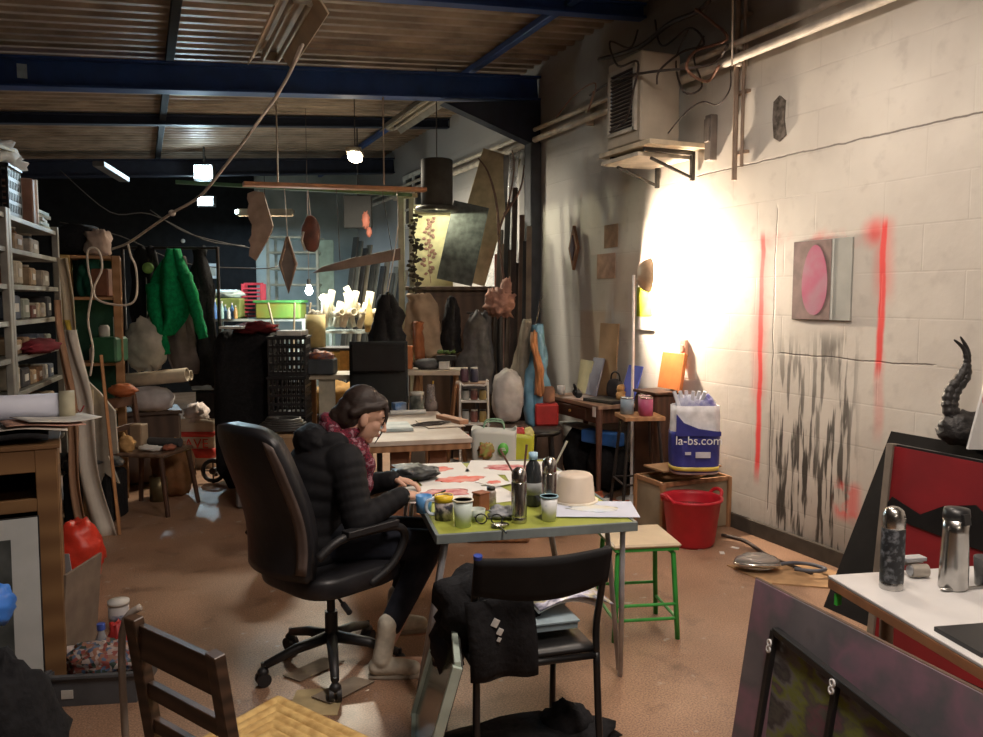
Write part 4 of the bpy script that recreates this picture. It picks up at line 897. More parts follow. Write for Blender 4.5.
one('black_cloth', MB().blob((0, 0, .03), (.11, .12, .035), .4, 3, 21, flat=.9), mat('oily_black', (.03, .033, .035), .5, col2=(.3, .32, .33), lo=.55, hi=.7, scale=14), 'dark glossy crumpled wrapper at the far left corner of the painting table', 'wrapper', on_t(414, 478), .3)
# green legged school stool
t = thing('school_stool', 'low stool with pale worn seat and green metal legs beside the painting table', 'stool', (2.17, 3.20, 0), -.28)
obj('seat', MB().box((0, 0, .455), (.33, .33, .02), ch=.008), mat('worn_seat', (.55, .44, .30), .5, scale=4), t)
GT = mat('green_tube', (.04, .36, .06), .4)
for sx_ in (-1, 1):
    for sy_ in (-1, 1): obj('leg', MB().tube([(sx_*.10, sy_*.12, .44), (sx_*.135, sy_*.13, .41), (sx_*.145, sy_*.145, .2), (sx_*.155, sy_*.155, 0)], .012, 8), GT, t)
g = MB()
for z in (.10, .17):
    q4 = [(-.15, -.15, z), (.15, -.15, z), (.15, .15, z), (-.15, .15, z)]
    for i in ((0, 2) if z > .12 else (1, 3, 0)): g.cyl(q4[i], q4[(i+1) % 4], .008, n=8)
obj('footrest', g, GT, t)
obj('green_rim', MB().box((0, 0, .437), (.31, .31, .016)), GT, t)
# ================================================================== swivel chair and the seated person
def Q(px, py, Y): r = ray(px, py); t = Y/r[1]; return Vector((r[0]*t, r[1]*t, EYE+r[2]*t))
LEA = mat('black_leather', (.014, .014, .017), .42, bump=.15, scale=14); PLB = mat('black_plastic', (.015, .015, .017), .5)
OC = thing('office_chair', 'black leather swivel armchair with five-star castor base under the seated person', 'chair', (.71, 3.36, 0), .42)
def backf(u, v):
    z = .50+.62*v; y = (-.5+u)*(.40+.04*math.sin(v*PI)-.07*max(0, v-.75)*4*.25); cx = 1-abs(2*u-1)**2
    return (-.235-.10*v+.03*math.sin(v*5)-.055*cx, y, z-.05*(abs(2*u-1)**4)*(v > .8)*(v-.8)*5)
obj('backrest', MB().sheet(backf, 18, 22, .07), LEA, OC)
obj('side_panel', MB().sheet(lambda u, v: Vector(backf(.0+.10*u, .05+.9*v))+Vector((-.034, -.008, 0)), 3, 16, .012), mat('grey_brown_leather', (.13, .10, .09), .5), OC, 'grey-brown side strip of the backrest')
obj('seat', MB().blob((0, 0, .45), (.25, .25, .062), .02, 2, 1, 40, 18, pw=.5), LEA, OC)
for s_ in (-1, 1):
    obj('armrest', MB().tube([(-.24, s_*.25, .60), (-.15, s_*.27, .66), (0, s_*.28, .67), (.14, s_*.28, .655), (.18, s_*.28, .60), (.12, s_*.27, .50), (.02, s_*.24, .43)], .018, 10, smooth_n=5).box((.0, s_*.28, .68), (.26, .05, .025)), PLB, OC)
obj('gas_lift', MB().cyl((0, 0, .12), (0, 0, .26), .028).cyl((0, 0, .26), (0, 0, .42), .018).box((0, 0, .40), (.22, .18, .03)), PLB, OC)
obj('tilt_lever', MB().cyl((-.05, -.05, .40), (-.09, -.22, .36), .006).cyl((-.085, -.20, .365), (-.10, -.26, .35), .012), PLB, OC)
for k in range(5):
    a_ = k*2*PI/5+.35; d = Vector((math.cos(a_), math.sin(a_), 0))
    obj('base_arm', MB().tube([d*.02+Vector((0, 0, .145)), d*.16+Vector((0, 0, .125)), d*.29+Vector((0, 0, .085))], .026, 10, .017), PLB, OC)
    n_ = Vector((-d.y, d.x, 0)); c = d*.30+Vector((0, 0, .03))
    g = MB()
    for s_ in (-1, 1): g.cyl(c+n_*(s_*.007), c+n_*(s_*.025), .029, n=16)
    g.cyl(c+Vector((0, 0, .01)), c+Vector((0, 0, .07)), .008).blob(c+Vector((0, 0, .03)), (.024, .024, .02), 0, 1, 1, 10, 8)
    obj('castor', g, PLB, OC)
# ---- person, facing the table (room +X), leaning over it
def cap(g, p0, p1, r0, r1, n=14):
    g.cyl(p0, p1, r0, r1, n); g.blob(p0, (r0,)*3, 0, 1, 0, 14, 10); g.blob(p1, (r1,)*3, 0, 1, 0, 14, 10); return g
def chain(g, pts):
    for (a, ra), (b, rb) in zip(pts, pts[1:]): cap(g, Vector(a), Vector(b), ra, rb)
    return g
def quilt(g, p0, p1, r0, r1, n=7, amp=.07):
    p0 = Vector(p0); p1 = Vector(p1); m = n*5; u, v, z, L = g.frame(p0, p1); 
    pts = [p0+(p1-p0)*(i/m) for i in range(m+1)]
    g.tube(pts, lambda s_: (r0+(r1-r0)*s_)*(1+amp*abs(math.sin(s_*PI*n))-amp*.5), 18); g.blob(p0, (r0*.97,)*3, 0); g.blob(p1, (r1*.97,)*3, 0)
PB = Vector((.66, 3.40, 0))
hd = Q(364, 416, 3.38)
hip = Vector((.62, 3.40, .56)); waist = Vector((.62, 3.40, .68)); chest = Vector((.68, 3.40, .86)); neckb = Vector((.77, 3.40, 1.00))
shN = Vector((.755, 3.235, .935)); shF = Vector((.76, 3.56, .935))
elN = Vector((.78, 3.14, .70)); elF = Vector((.86, 3.62, .73))
wrN = Vector((.985, 3.20, .775)); wrF = Vector((1.02, 3.44, .79))
hipN = Vector((.66, 3.31, .575)); hipF = Vector((.66, 3.50, .575)); knN = Vector((1.13, 3.26, .53)); knF = Vector((1.13, 3.44, .54))
anN = Vector((.90, 3.19, .13)); anF = Vector((1.02, 3.44, .16))
HR = Matrix.Rotation(-.12, 3, 'Z') @ Matrix.Rotation(.42, 3, 'Y')
def hp(x, y, z): return hd+HR @ Vector((x, y, z))
g = MB()
g.blob(hp(-.012, 0, .035), (.090, .072, .088), 0, R=HR); g.blob(hp(.028, 0, -.03), (.058, .054, .078), 0, R=HR); g.blob(hp(.055, 0, -.085), (.024, .026, .022), 0, R=HR)
g.blob(hp(.045, .0, .03), (.045, .058, .045), 0, R=HR)
for s_ in (-1, 1): g.blob(hp(.052, s_*.032, -.02), (.028, .022, .026), 0, R=HR); g.blob(hp(-.005, s_*.074, -.012), (.018, .009, .030), 0, R=HR @ rotm((0, -.2, 0))); g.blob(hp(.074, s_*.031, .006), (.013, .013, .007), 0, R=HR)
chain(g, [(hp(.088, 0, .012), .007), (hp(.104, 0, -.015), .0085), (hp(.108, 0, -.026), .011)]); g.blob(hp(.096, .009, -.03), (.009, .007, .006), 0); g.blob(hp(.096, -.009, -.03), (.009, .007, .006), 0)
g.blob(hp(.086, 0, -.05), (.011, .019, .006), 0, R=HR); g.blob(hp(.083, 0, -.061), (.011, .017, .006), 0, R=HR)
cap(g, hp(-.03, 0, -.05), neckb, .047, .052)
g.blob(neckb, (.05, .10, .04), 0); g.blob(chest, (.09, .14, .12), 0); g.blob(waist, (.085, .12, .13), 0); g.blob(hip, (.11, .15, .10), 0); cap(g, waist, chest, .09, .10)
chain(g, [(shN, .048), (elN, .038), (wrN, .025)]); chain(g, [(shF, .048), (elF, .038), (wrF, .025)])
chain(g, [(hipN, .08), (knN, .052), (anN, .035)]); chain(g, [(hipF, .08), (knF, .052), (anF, .035)])
for an in (anN, anF):
    chain(g, [(an, .030), (an+Vector((-.02, 0, -.07)), .028), (an+Vector((.12, -.01, -.085)), .026), (an+Vector((.17, -.01, -.09)), .02)])
def hand(w, d, side, curl, tipdir=None):
    """palm and five bent fingers; d fingers' direction, side the thumb's side"""
    d = d.normalized(); side = (side-d*side.dot(d)).normalized(); up = d.cross(side)
    if up.z < 0: up = -up
    pc = w+d*.045; g.blob(pc, (.048, .036, .016), 0, R=Matrix((d, side, up)).transposed()); cap(g, w-d*.02, w+d*.02, .024, .022)
    for k, (o, L) in enumerate(((.026, .066), (.009, .074), (-.009, .069), (-.026, .054))):
        b = w+d*.078+side*o; p1 = b+(d*math.cos(curl*.5)-up*math.sin(curl*.5))*L*.42
        p2 = p1+(d*math.cos(curl*1.3)-up*math.sin(curl*1.3))*L*.33; p3 = p2+(d*math.cos(curl*2.1)-up*math.sin(curl*2.1))*L*.28
        chain(g, [(b-d*.02, .0088), (p1, .0082), (p2, .0075), (p3, .0062)])
    t0 = w+d*.02+side*.026; t1 = t0+(d*.6+side*.7-up*.15).normalized()*.034; t2 = t1+(d*.9+side*.2-up*.35).normalized()*.028
    chain(g, [(t0, .012), (t1, .010), (t2, .0085)])
    return t1
dN = Vector((.93, .25, -.10)); dF = Vector((.85, -.50, -.10))
hand(wrN, dN, Vector((0, 1, .1)), .55); hand(wrF, dF, Vector((0, -1, .1)), .6)
PE = thing('person', 'seated person in black puffer jacket, red scarf and pale boots, bent over the painting table', 'person', (0, 0, 0))
body = obj('body', g, mat('skin', (.56, .33, .24), .5, var=.07, scale=6), PE)
modif(body, ('REMESH', dict(mode='VOXEL', voxel_size=.0042, use_smooth_shade=True)), ('SMOOTH', dict(factor=.5, iterations=3)))
# face colour details
g = MB()
for s_ in (-1, 1):
    g.blob(hp(.086, s_*.031, .001), (.006, .014, .0035), 0, R=HR)
obj('eyelashes', g, mat('lash', (.03, .015, .01), .6), PE)
obj('lips', MB().blob(hp(.0905, 0, -.0555), (.0085, .016, .008), 0, R=HR), mat('lip', (.50, .17, .15), .5), PE)
g = MB()
for s_ in (-1, 1): chain(g, [(hp(.083, s_*.014, .026), .004), (hp(.082, s_*.032, .031), .004), (hp(.070, s_*.05, .026), .003)])
obj('eyebrows', g, mat('brow', (.05, .025, .015), .8), PE)
# hair: cap swept back to a low knot, loose strand before the ear
g = MB()
g.blob(hp(-.03, 0, .045), (.088, .079, .086), .03, 3, 2, R=HR); g.blob(hp(-.065, 0, -.01), (.066, .070, .085), .04, 4, 5, R=HR); g.blob(hp(-.10, 0, -.045), (.045, .045, .05), .1, 5, 4, R=HR)
g.blob(hp(.022, 0, .085), (.056, .056, .032), .03, 3, 2, R=HR)
for s_ in (-1, 1):
    chain(g, [(hp(.055, s_*.035, .082), .018), (hp(.032, s_*.060, .062), .016), (hp(-.02, s_*.072, .04), .018), (hp(-.06, s_*.068, .0), .022)])
chain(g, [(hp(.085, .045, .07), .010), (hp(.105, .05, .03), .008), (hp(.112, .045, -.03), .006), (hp(.10, .04, -.10), .003)])
chain(g, [(hp(.07, -.045, .07), .012), (hp(.083, -.053, .03), .006), (hp(.078, -.052, -.01), .003)])
hair = obj('hair', g, mat('dark_hair', (.020, .010, .007), .62, bump=.15, scale=60, stretch=(.2, 1, 1)), PE)
modif(hair, ('REMESH', dict(mode='VOXEL', voxel_size=.005, use_smooth_shade=True)), ('SMOOTH', dict(factor=.5, iterations=2)))
# scarf
g = MB()
for k in range(3):
    c = neckb+Vector((.015-.004*k, 0, -.01+.028*k)); r_ = .085-.010*k; pts = []
    for i in range(21): a_ = 2*PI*i/20; pts.append(c+Vector((math.cos(a_)*r_*1.0, math.sin(a_)*r_, .022*math.sin(a_*2+k)-.45*r_*math.cos(a_)*.8)))
    g.tube(pts, lambda s_: .026+.005*math.sin(s_*40+k), 10)
g.tube([neckb+Vector((.07, -.03, -.03)), neckb+Vector((.11, -.04, -.10)), neckb+Vector((.10, -.04, -.19)), neckb+Vector((.085, -.05, -.26))], lambda s_: .032+.006*math.sin(s_*20), 10, smooth_n=4)
scarf = obj('scarf', g, multi('scarf_red', [(.15, .006, .02), (.02, .005, .01), (.20, .012, .035), (.05, .006, .015), (.36, .18, .22), (.12, .006, .02)], 38, .9), PE)
# jacket
g = MB()
PUF = mat('puffer_black', (.010, .010, .012), .76, bump=.2, scale=10)
m = 30
def tor(s_):
    return (1+.03*abs(math.sin(s_*PI*8)))
rows = [(hip+Vector((-.0, 0, -.055)), .145, .19), (hip+Vector((0, 0, .03)), .15, .195), (waist, .145, .185), (Vector((.645, 3.40, .78)), .155, .195), (chest, .155, .205), (Vector((.72, 3.40, .93)), .13, .20), (Vector((.755, 3.40, .985)), .10, .13)]
vs = []; n = 32
cen = cr_spline([r[0] for r in rows], 6); rx = cr_spline([Vector((r[1], r[2], 0)) for r in rows], 6)
for i, (c, r_) in enumerate(zip(cen, rx)):
    k = 1+.045*abs(math.sin(i*PI/4.5))-.02
    for j in range(n): a_ = 2*PI*j/n; vs.append(c+Vector((math.cos(a_)*r_.x*k, math.sin(a_)*r_.y*k, -.10*math.cos(a_)*(i/len(cen))*r_.x*4)))
m = len(cen); fs = [(i*n+k, i*n+(k+1) % n, (i+1)*n+(k+1) % n, (i+1)*n+k) for i in range(m-1) for k in range(n)]
fs += [tuple(range(n))[::-1], tuple((m-1)*n+k for k in range(n))]; g.add(vs, fs, True)
for sh, el, wr in ((shN, elN, wrN), (shF, elF, wrF)):
    g.blob(sh+Vector((-.01, 0, -.01)), (.085, .075, .08), 0); quilt(g, sh, el, .078, .064, 6); quilt(g, el, el+(wr-el)*.97, .062, .042, 5)
# hood resting on the shoulders behind the neck
hc = Vector((.655, 3.40, 1.0))
g.blob(hc, (.085, .13, .075), .1, 3, 3); g.blob(hc+Vector((.06, .10, .0)), (.07, .04, .05), .1, 3, 5); g.blob(hc+Vector((.06, -.10, .0)), (.07, .04, .05), .1, 3, 5)
jk = obj('jacket', g, PUF, PE); modif(jk, ('REMESH', dict(mode='VOXEL', voxel_size=.007, use_smooth_shade=True)), ('SMOOTH', dict(factor=.4, iterations=2)))
# jeans
g = MB()
g.blob(hip+Vector((0, 0, -.02)), (.14, .18, .085), 0)
chain(g, [(hipN, .092), (knN, .066), (anN+Vector((.03, .01, .09)), .05)]); chain(g, [(hipF, .092), (knF, .066), (anF+Vector((.02, 0, .05)), .05)])
jn = obj('jeans', g, mat('dark_denim', (.018, .021, .032), .8, bump=.2, scale=20), PE); modif(jn, ('REMESH', dict(mode='VOXEL', voxel_size=.008, use_smooth_shade=True)), ('SMOOTH', dict(factor=.5, iterations=3)))
BOOT = mat('pale_boot', (.50, .46, .38), .7, bump=.25, scale=25)
for an, yw in ((anN, -.35), (anF, -.2)):
    d = Vector((math.cos(yw), math.sin(yw), 0)); g = MB()
    chain(g, [(an+Vector((.015, 0, .10)), .046), (an+Vector((.003, 0, .03)), .042), (an+Vector((-.015, 0, -.05)), .042)])
    z0 = an.z-.085 if an is anF else 0
    chain(g, [(Vector((an.x, an.y, z0+.048))-d*.035, .038), (Vector((an.x, an.y, z0+.044))+d*.06, .038), (Vector((an.x, an.y, z0+.036))+d*.12, .032)])
    b = obj('boot', g, BOOT, PE); modif(b, ('REMESH', dict(mode='VOXEL', voxel_size=.006, use_smooth_shade=True)), ('SMOOTH', dict(factor=.5, iterations=3)))
    g = MB(); g.tube([Vector((an.x, an.y, z0+.016))+d*x for x in (-.07, 0, .07, .15)], lambda s_: .040-.012*abs(s_-.55)*2, 12)
    for i in range(len(g.v)): g.v[i].z = z0+(g.v[i].z-z0)*.45
    obj('boot_sole', g, mat('sole', (.35, .30, .24), .8), b)
one('pencil', MB().cyl((0, 0, 0), (.07, -.10, .055), .004, .004, 7), mat('pencil', (.03, .03, .03), .5), 'black pencil held in her near hand above the sheets', 'pencil', wrN+dN.normalized()*.115+Vector((0.0, .03, -.03)))
# ================================================================== middle of the hall, in front of and beside the far right wall
def XY(px, d, z=0): p = P(px, 300, d); return Vector((p.x, p.y, z))
def pxw(n, d): return n*d/FPX
def zy(py, d): return EYE-(py-300)/FPX*d
def solid(name, lb, cat, px, d, z, sz, m, rz=0, r=(0, 0, 0), group=None, taper=1):
    return one(name, MB().box((0, 0, sz[2]/2), sz, r, taper), m, lb, cat, XY(px, d, z), -YAW+rz, group)
def jar(name, lb, px, d, z, r, h, m, lid=None, cat='jar', group=None):
    t = thing(name, lb, cat, XY(px, d, z), 0, group)
    obj('body', MB().lathe([(r*.9, 0), (r, .01), (r, h*.75), (r*.75, h*.9), (r*.75, h*.93)], n=18), m, t)
    if lid: obj('lid', MB().lathe([(r*.85, h*.9), (r*.85, h), (.001, h)], n=18), lid, t)
    return t
def sheet_shape(name, lb, cat, px, d, z, pts, m, th=.02, rz=0, parts=(), seed=1):
    """soft hanging thing: outline given as (left x, right x, height) rows, bulging folds"""
    rows = cr_spline([Vector(p) for p in pts], 5)
    def fn(u, v):
        i = v*(len(rows)-1); a = rows[int(i)]; b = rows[min(int(i)+1, len(rows)-1)]; f = i-int(i); r_ = a.lerp(b, f)
        x = r_.x+(r_.y-r_.x)*u; q_ = noise.noise(Vector((u*3.1, v*4.3, seed*5.7))); w_ = noise.noise(Vector((u*1.3+9, v*7.1, seed*2.3)))
        return (x*(1+.35*w_), -.06*math.sin(u*PI)-.05*q_-.008*math.sin(u*17+v*9+seed), r_.z+.05*noise.noise(Vector((u*4, seed, v)))*(1 if v < .15 or v > .9 else .3))
    return one(name, MB().sheet(fn, 24, len(rows)-1, th), m, lb, cat, XY(px, d, z), -YAW+rz)
TAN = mat('kraft_tan', (.48, .35, .22), .8); WH = mat('dull_white', (.55, .54, .5), .6); RED = mat('dull_red', (.42, .03, .03), .5)
GRN = mat('mid_green', (.10, .30, .10), .6); GREYC = mat('grey_cloth', (.10, .10, .105), .9, bump=.3, scale=20); LIME = mat('lime', (.45, .55, .05), .5)
BROWNC = mat('brown_cloth', (.16, .09, .05), .9); TEAL = mat('teal_board', (.30, .44, .42), .7)
# dark wooden cupboard
t = thing('large_cupboard', 'tall dark brown cupboard against the far right wall with panels stacked on top', 'cupboard', XY(455, 8.6), -YAW)
CBM = stripes('cupboard_wood', (.07, .045, .035), (.11, .07, .05), 'x', 3, .6, 3)
obj('carcass', MB().box((0, 0, .86), (.98, .36, 1.70)).box((0, -.02, 1.72), (1.04, .46, .04)), CBM, t)
for s_ in (-1, 1):
    dd = obj('door', MB().box((s_*.24, -.21, .86), (.46, .02, 1.55)), CBM, t); obj('handle', MB().box((s_*.04, -.225, .95), (.015, .015, .10)), GALV, dd)
def board_on(name, lb, px, d, z, w_, h_, tilt, m, roll=0, th=.02, cat='board'):
    g = MB().box((0, 0, 0), (w_, th, h_), (tilt, roll, 0)); zz = max(-v.z for v in g.v)
    return one(name, g, m, lb, cat, XY(px, d, z+zz), -YAW)
board_on('mottled_board', 'dark grey-green mottled panel leaning on top of the tall cupboard', 463, 8.5, 1.742, .38, .84, -.06, mat('slate', (.045, .055, .055), .6, col2=(.11, .13, .13), scale=14), .22)
board_on('plywood_sheet', 'pale yellow plywood sheet leaning high behind the dark grey-green panel', 484, 8.66, 1.742, .42, 1.42, -.10, mat('ply_yellow', (.50, .42, .26), .6), .28)
t = board_on('flower_board', 'pale yellow lit panel with pinkish flower sprig left of the dark grey-green panel', 433, 8.75, 1.742, .44, .88, -.03, mat('panel_cream', (.62, .60, .38), .6))
g = MB(); random.seed(3)
for i in range(34):
    x = -.04+random.uniform(-.06, .06)+.03*math.sin(i*.6); z = -.3+i*.018; g.blob((x, -.022, z), (.022, .006, .016), .5, 4, i, 8, 6)
g.tube([(-.02, -.02, -.4), (-.05, -.02, -.1), (.0, -.02, .3)], .004, 5)
obj('flower_sprig', g, mat('dusty_pink', (.34, .20, .17), .7), t, 'dusty pink flower sprig')
# pale post frame with vine
px_ = XY(402, 8.0); g = MB().bar((0, 0, 0), (0, 0, zy(197, 8.0)), .06, .05).bar((.10, .02, 0), (.10, .02, zy(200, 8.0)), .05, .05).bar((-.03, 0, zy(197, 8)-.02), (.16, .02, zy(195, 8)-.02), .05, .04).bar((-.03, 0, .03), (.13, .02, .03), .06, .06).bar((.05, -.12, .03), (.05, .12, .03), .06, .06)
one('wooden_trellis', g, mat('pale_green_wood', (.42, .44, .33), .6), 'pale green-white wooden post frame left of the lit yellow panel', 'frame', px_, -YAW)
g = MB(); random.seed(8); pts = []
for i in range(14): pts.append((.14+.02*math.sin(i), -.05, zy(292, 8)+i*.055))
g.tube(pts, .007, 5)
for i in range(60): k = random.choice(pts); g.blob((k[0]+random.uniform(-.05, .05), -.06+random.uniform(-.03, .02), k[2]+random.uniform(-.03, .03)), (.025, .008, .016), .4, 3, i, 7, 5)
one('dried_vine', g, mat('dry_leaf', (.07, .065, .05), .8), 'dark dried vine climbing the pale post frame', 'vine', px_, -YAW)
# planks standing right of the cupboard
for i in range(9):
    px = 491+i*4.6; z = zy([232, 245, 205, 250, 190, 262, 215, 240, 225][i], 8.5-.1*i)
    c = [(.035, .028, .025), (.10, .06, .04), (.02, .02, .022), (.14, .11, .085), (.05, .035, .03)][i % 5]
    o = XY(px, 7.95-.05*i); g = MB().bar((0, 0, 0), (.10-.01*i, .20, z-.02), .05, .03)
    one('timber_plank', g, mat('plank%d' % (i % 5), c, .7), ['blackish', 'brown', 'charcoal', 'greyish', 'dark brown', 'thin blackish', 'thin brown', 'short charcoal', 'last greyish'][i]+' upright plank right of the tall cupboard, number %s from it' % ['one', 'two', 'three', 'four', 'five', 'six', 'seven', 'eight', 'nine'][i], 'plank', o, -YAW, 'planks standing beside the tall cupboard')
# branches
for i, pp_ in enumerate([[(503, 330), (504, 285), (499, 235), (508, 205), (514, 170), (512, 150)], [(499, 235), (496, 200), (488, 172), (478, 158)], [(504, 215), (520, 190), (524, 165)]]):
    g = MB().tube([P(x, y, 7.75) for x, y in ([(503, 420)] if i == 0 else [])+pp_], lambda s_: .016-.011*s_, 7, smooth_n=4)
    one('bare_branch', g, mat('branch', (.17, .11, .09), .8), ['long forked bare branch standing before the planks', 'left twig of the bare branch reaching the pipes', 'right twig of the bare branch by the plastic sheet'][i], 'branch')
one('coral_sculpture', MB().blob((0, 0, 0), (.13, .10, .13), .55, 3.2, 6, 28, 20).blob((.06, 0, .14), (.05, .05, .10), .5, 4, 2).blob((-.08, 0, .02), (.06, .05, .12), .5, 4, 9), mat('coral', (.38, .20, .15), .7, bump=.5), 'pinkish knotted sculpture perched on a dark stand among the planks', 'sculpture', P(500, 304, 7.55), -YAW)
one('sculpture_stand', MB().cyl((0, 0, 0), (0, 0, zy(318, 7.55)+.02), .03).lathe([(.16, 0), (.16, .02), (.03, .05)]), BLK, 'dark round-based stand holding the pinkish knotted sculpture', 'stand', XY(500, 7.55))
# clear plastic and rags hanging from the pipes
CLR = mat('clear_sheet', (.55, .58, .62), .25, alpha=.38, var=.3, scale=5, bump=.3)
for i, (y0, y1, z0, z1, lb) in enumerate([(7.62, 8.05, 1.35, 3.14, 'clear wrinkled plastic sheet hanging from the pipe, nearest the column'), (8.08, 8.6, 1.7, 3.14, 'second clear plastic sheet hanging behind the first one')]):
    one('plastic_sheet', MB().sheet(lambda u, v: (3.62+.03*math.sin(u*14+i)+.02*math.sin(v*7), y0+(y1-y0)*u*(1-.2*(1-v)), z0+(z1-z0)*v), 26, 14, .003), CLR, lb, 'plastic sheet')
one('hanging_rag', MB().sheet(lambda u, v: (3.50+.02*math.sin(u*9), 7.62+.32*u, 1.62+.50*v+.03*math.sin(u*5)), 12, 8, .01), mat('rust_rag', (.24, .085, .06), .9), 'rust red rag hanging in front of the plastic sheets', 'rag')
one('rag_string', MB().cyl((3.52, 7.75, 2.10), (3.72, 7.75, 3.19), .004, n=5), CAB_D, 'thin cord holding up the rust red rag', 'cord')
one('tarpaulin', MB().sheet(lambda u, v: (3.62+.03*math.sin(u*11)+.03*(1-v), 7.62+.35*u, .02+1.5*v), 20, 10, .008), mat('grey_tarp', (.15, .16, .15), .8, col2=(.28, .28, .25)), 'grey-green tarpaulin draped below the rust red rag', 'tarpaulin')
sheet_shape('blue_bag', 'light blue plastic bag hanging beside the dark column', 'bag', 536, 6.95, 0, [(-.07, .09, zy(425, 6.95)), (-.09, .11, zy(400, 6.95)), (-.08, .10, zy(375, 6.95)), (-.02, .07, zy(350, 6.95)), (-.02, .04, zy(325, 6.95))], mat('pale_blue_plastic', (.16, .36, .52), .4), .05, seed=3)
one('bag_hook', MB().cyl(P(536, 326, 6.95), P(540, 300, 6.95), .006).cyl(P(540, 300, 6.95), P(543, 296, 7.3)+Vector((.0, 0, 0)), .006), IR, 'metal hook carrying the light blue plastic bag', 'hook')
sheet_shape('orange_scarf', 'orange strap hanging over the light blue bag', 'strap', 538, 6.86, 0, [(-.02, .05, zy(395, 6.86)), (-.02, .05, zy(370, 6.86)), (-.05, .0, zy(350, 6.86)), (-.05, -.01, zy(332, 6.86))], mat('orange_strap', (.50, .22, .09), .6), .015, seed=5)
sheet_shape('khaki_bag', 'long khaki bag hanging left of the light blue bag', 'bag', 521, 7.0, 0, [(-.06, .08, zy(398, 7)), (-.08, .06, zy(375, 7)), (-.03, .06, zy(350, 7)), (.03, .08, zy(322, 7))], mat('khaki', (.27, .24, .19), .8), .04, seed=7)
one('white_sack', MB().blob((0, 0, .22), (.135, .12, .23), .12, 3, 3, 24, 18, flat=.95, pw=.75), mat('cloudy_white', (.52, .50, .49), .5, bump=.3), 'plump cloudy white plastic sack below the khaki bag', 'sack', XY(508, 6.85, .55), -YAW)
one('sack_stand', MB().box((0, 0, .27), (.34, .26, .54)), CBM, 'dark wooden box under the cloudy white sack', 'box', XY(508, 6.87), -YAW)
# red box and plant pot by the column
solid('red_box', 'red box standing on a dark block beside the black stool', 'box', 547, 6.9, .52, (.20, .18, .19), RED)
solid('block', 'dark block under the red box', 'block', 548, 6.92, 0, (.26, .24, .515), CBM)
jar('clay_pot', 'brown clay pot on the red box', 549, 6.9, .715, .055, .15, mat('clay', (.30, .16, .11), .8), None, 'pot')
# paper cloak
t = sheet_shape('paper_cloak', 'tan kraft paper cloak hanging on the cupboard front', 'cloak', 422, 7.75, 0, [(-.17, .21, zy(355, 7.75)), (-.18, .19, zy(330, 7.75)), (-.16, .14, zy(308, 7.75)), (-.15, .08, zy(294, 7.75))], mat('kraft_cloak', (.44, .33, .23), .8, bump=.2), .02, seed=2)
one('cloak_stand', MB().cyl((0, .02, 0), (0, .02, zy(295, 7.8)), .02).cyl((-.12, .02, zy(296, 7.8)), (.1, .02, zy(296, 7.8)), .015).lathe([(.17, 0), (.17, .02), (.02, .05)]), WOODM, 'wooden stand carrying the tan paper cloak', 'stand', XY(420, 7.8), -YAW)
sheet_shape('orange_bag', 'long orange cloth hanging in the opening of the paper cloak', 'cloth', 418, 7.66, 0, [(-.03, .05, zy(358, 7.66)), (-.04, .04, zy(335, 7.66)), (-.05, .05, zy(322, 7.66))], mat('burnt_orange', (.42, .15, .06), .7), .03, seed=9)
sheet_shape('apron', 'dark grey apron hanging in front of the cupboard', 'apron', 477, 7.6, 0, [(-.17, .14, zy(395, 7.6)), (-.2, .16, zy(370, 7.6)), (-.14, .15, zy(345, 7.6)), (-.08, .13, zy(320, 7.6)), (-.04, .09, zy(313, 7.6))], GREYC, .03, seed=4)
one('apron_stand', MB().cyl((0, .05, 0), (0, .05, zy(312, 7.65)), .018).cyl((-.1, .05, zy(313, 7.65)), (.12, .05, zy(313, 7.65)), .012).lathe([(.16, 0), (.16, .02), (.02, .05)]), IR, 'dark metal stand carrying the dark grey apron', 'stand', XY(477, 7.65), -YAW)
sheet_shape('dark_rag', 'black rag hanging between the paper cloak and the apron', 'rag', 451, 7.7, 0, [(-.08, .09, zy(352, 7.7)), (-.10, .08, zy(335, 7.7)), (-.05, .07, zy(312, 7.7)), (-.02, .04, zy(298, 7.7))], BLKF, .03, seed=6)
one('rag_stand', MB().cyl((0, .04, 0), (0, .04, zy(298, 7.72)), .015).lathe([(.1, 0), (.1, .02), (.02, .05)]), IR, 'dark metal stand carrying the black rag', 'stand', XY(451, 7.72), -YAW)
# trestle with goods
TT = zy(369, 6.9)
t = thing('trestle_table', 'high narrow trestle table with a pale top behind the jar-laden table', 'table', XY(436, 6.9), -YAW)
obj('tabletop', MB().box((0, 0, TT-.02), (.52, .36, .04)), mat('pale_top', (.50, .43, .34), .6), t)
for s_ in (-1, 1):
    for e in (-1, 1): obj('leg', MB().bar((s_*.17, 0, TT-.04), (s_*.17+e*.09, e*.12, 0), .03, .03), WOODM, t)
solid('orange_box', 'small upright orange box at the left end of the high trestle table', 'box', 409, 6.9, TT+.002, (.055, .08, .20), mat('or_box', (.50, .17, .06), .6))
one('folded_cloth', MB().blob((0, 0, .04), (.12, .12, .05), .2, 4, 2, flat=.9), GREYC, 'folded grey cloth on the high trestle table', 'cloth', XY(427, 6.9, TT+.002), -YAW)
solid('white_box', 'small white box at the right of the folded cloth on the trestle', 'box', 444, 6.85, TT+.002, (.09, .10, .075), WH)
solid('seed_tray', 'dark seed tray with green shoots lying on the small white box', 'tray', 446, 6.85, TT+.079, (.17, .12, .04), BLK)
g = MB(); random.seed(12)
for i in range(30): g.blob((random.uniform(-.07, .07), random.uniform(-.05, .05), .02+random.uniform(0, .015)), (.014, .012, .012), .4, 3, i, 6, 5)
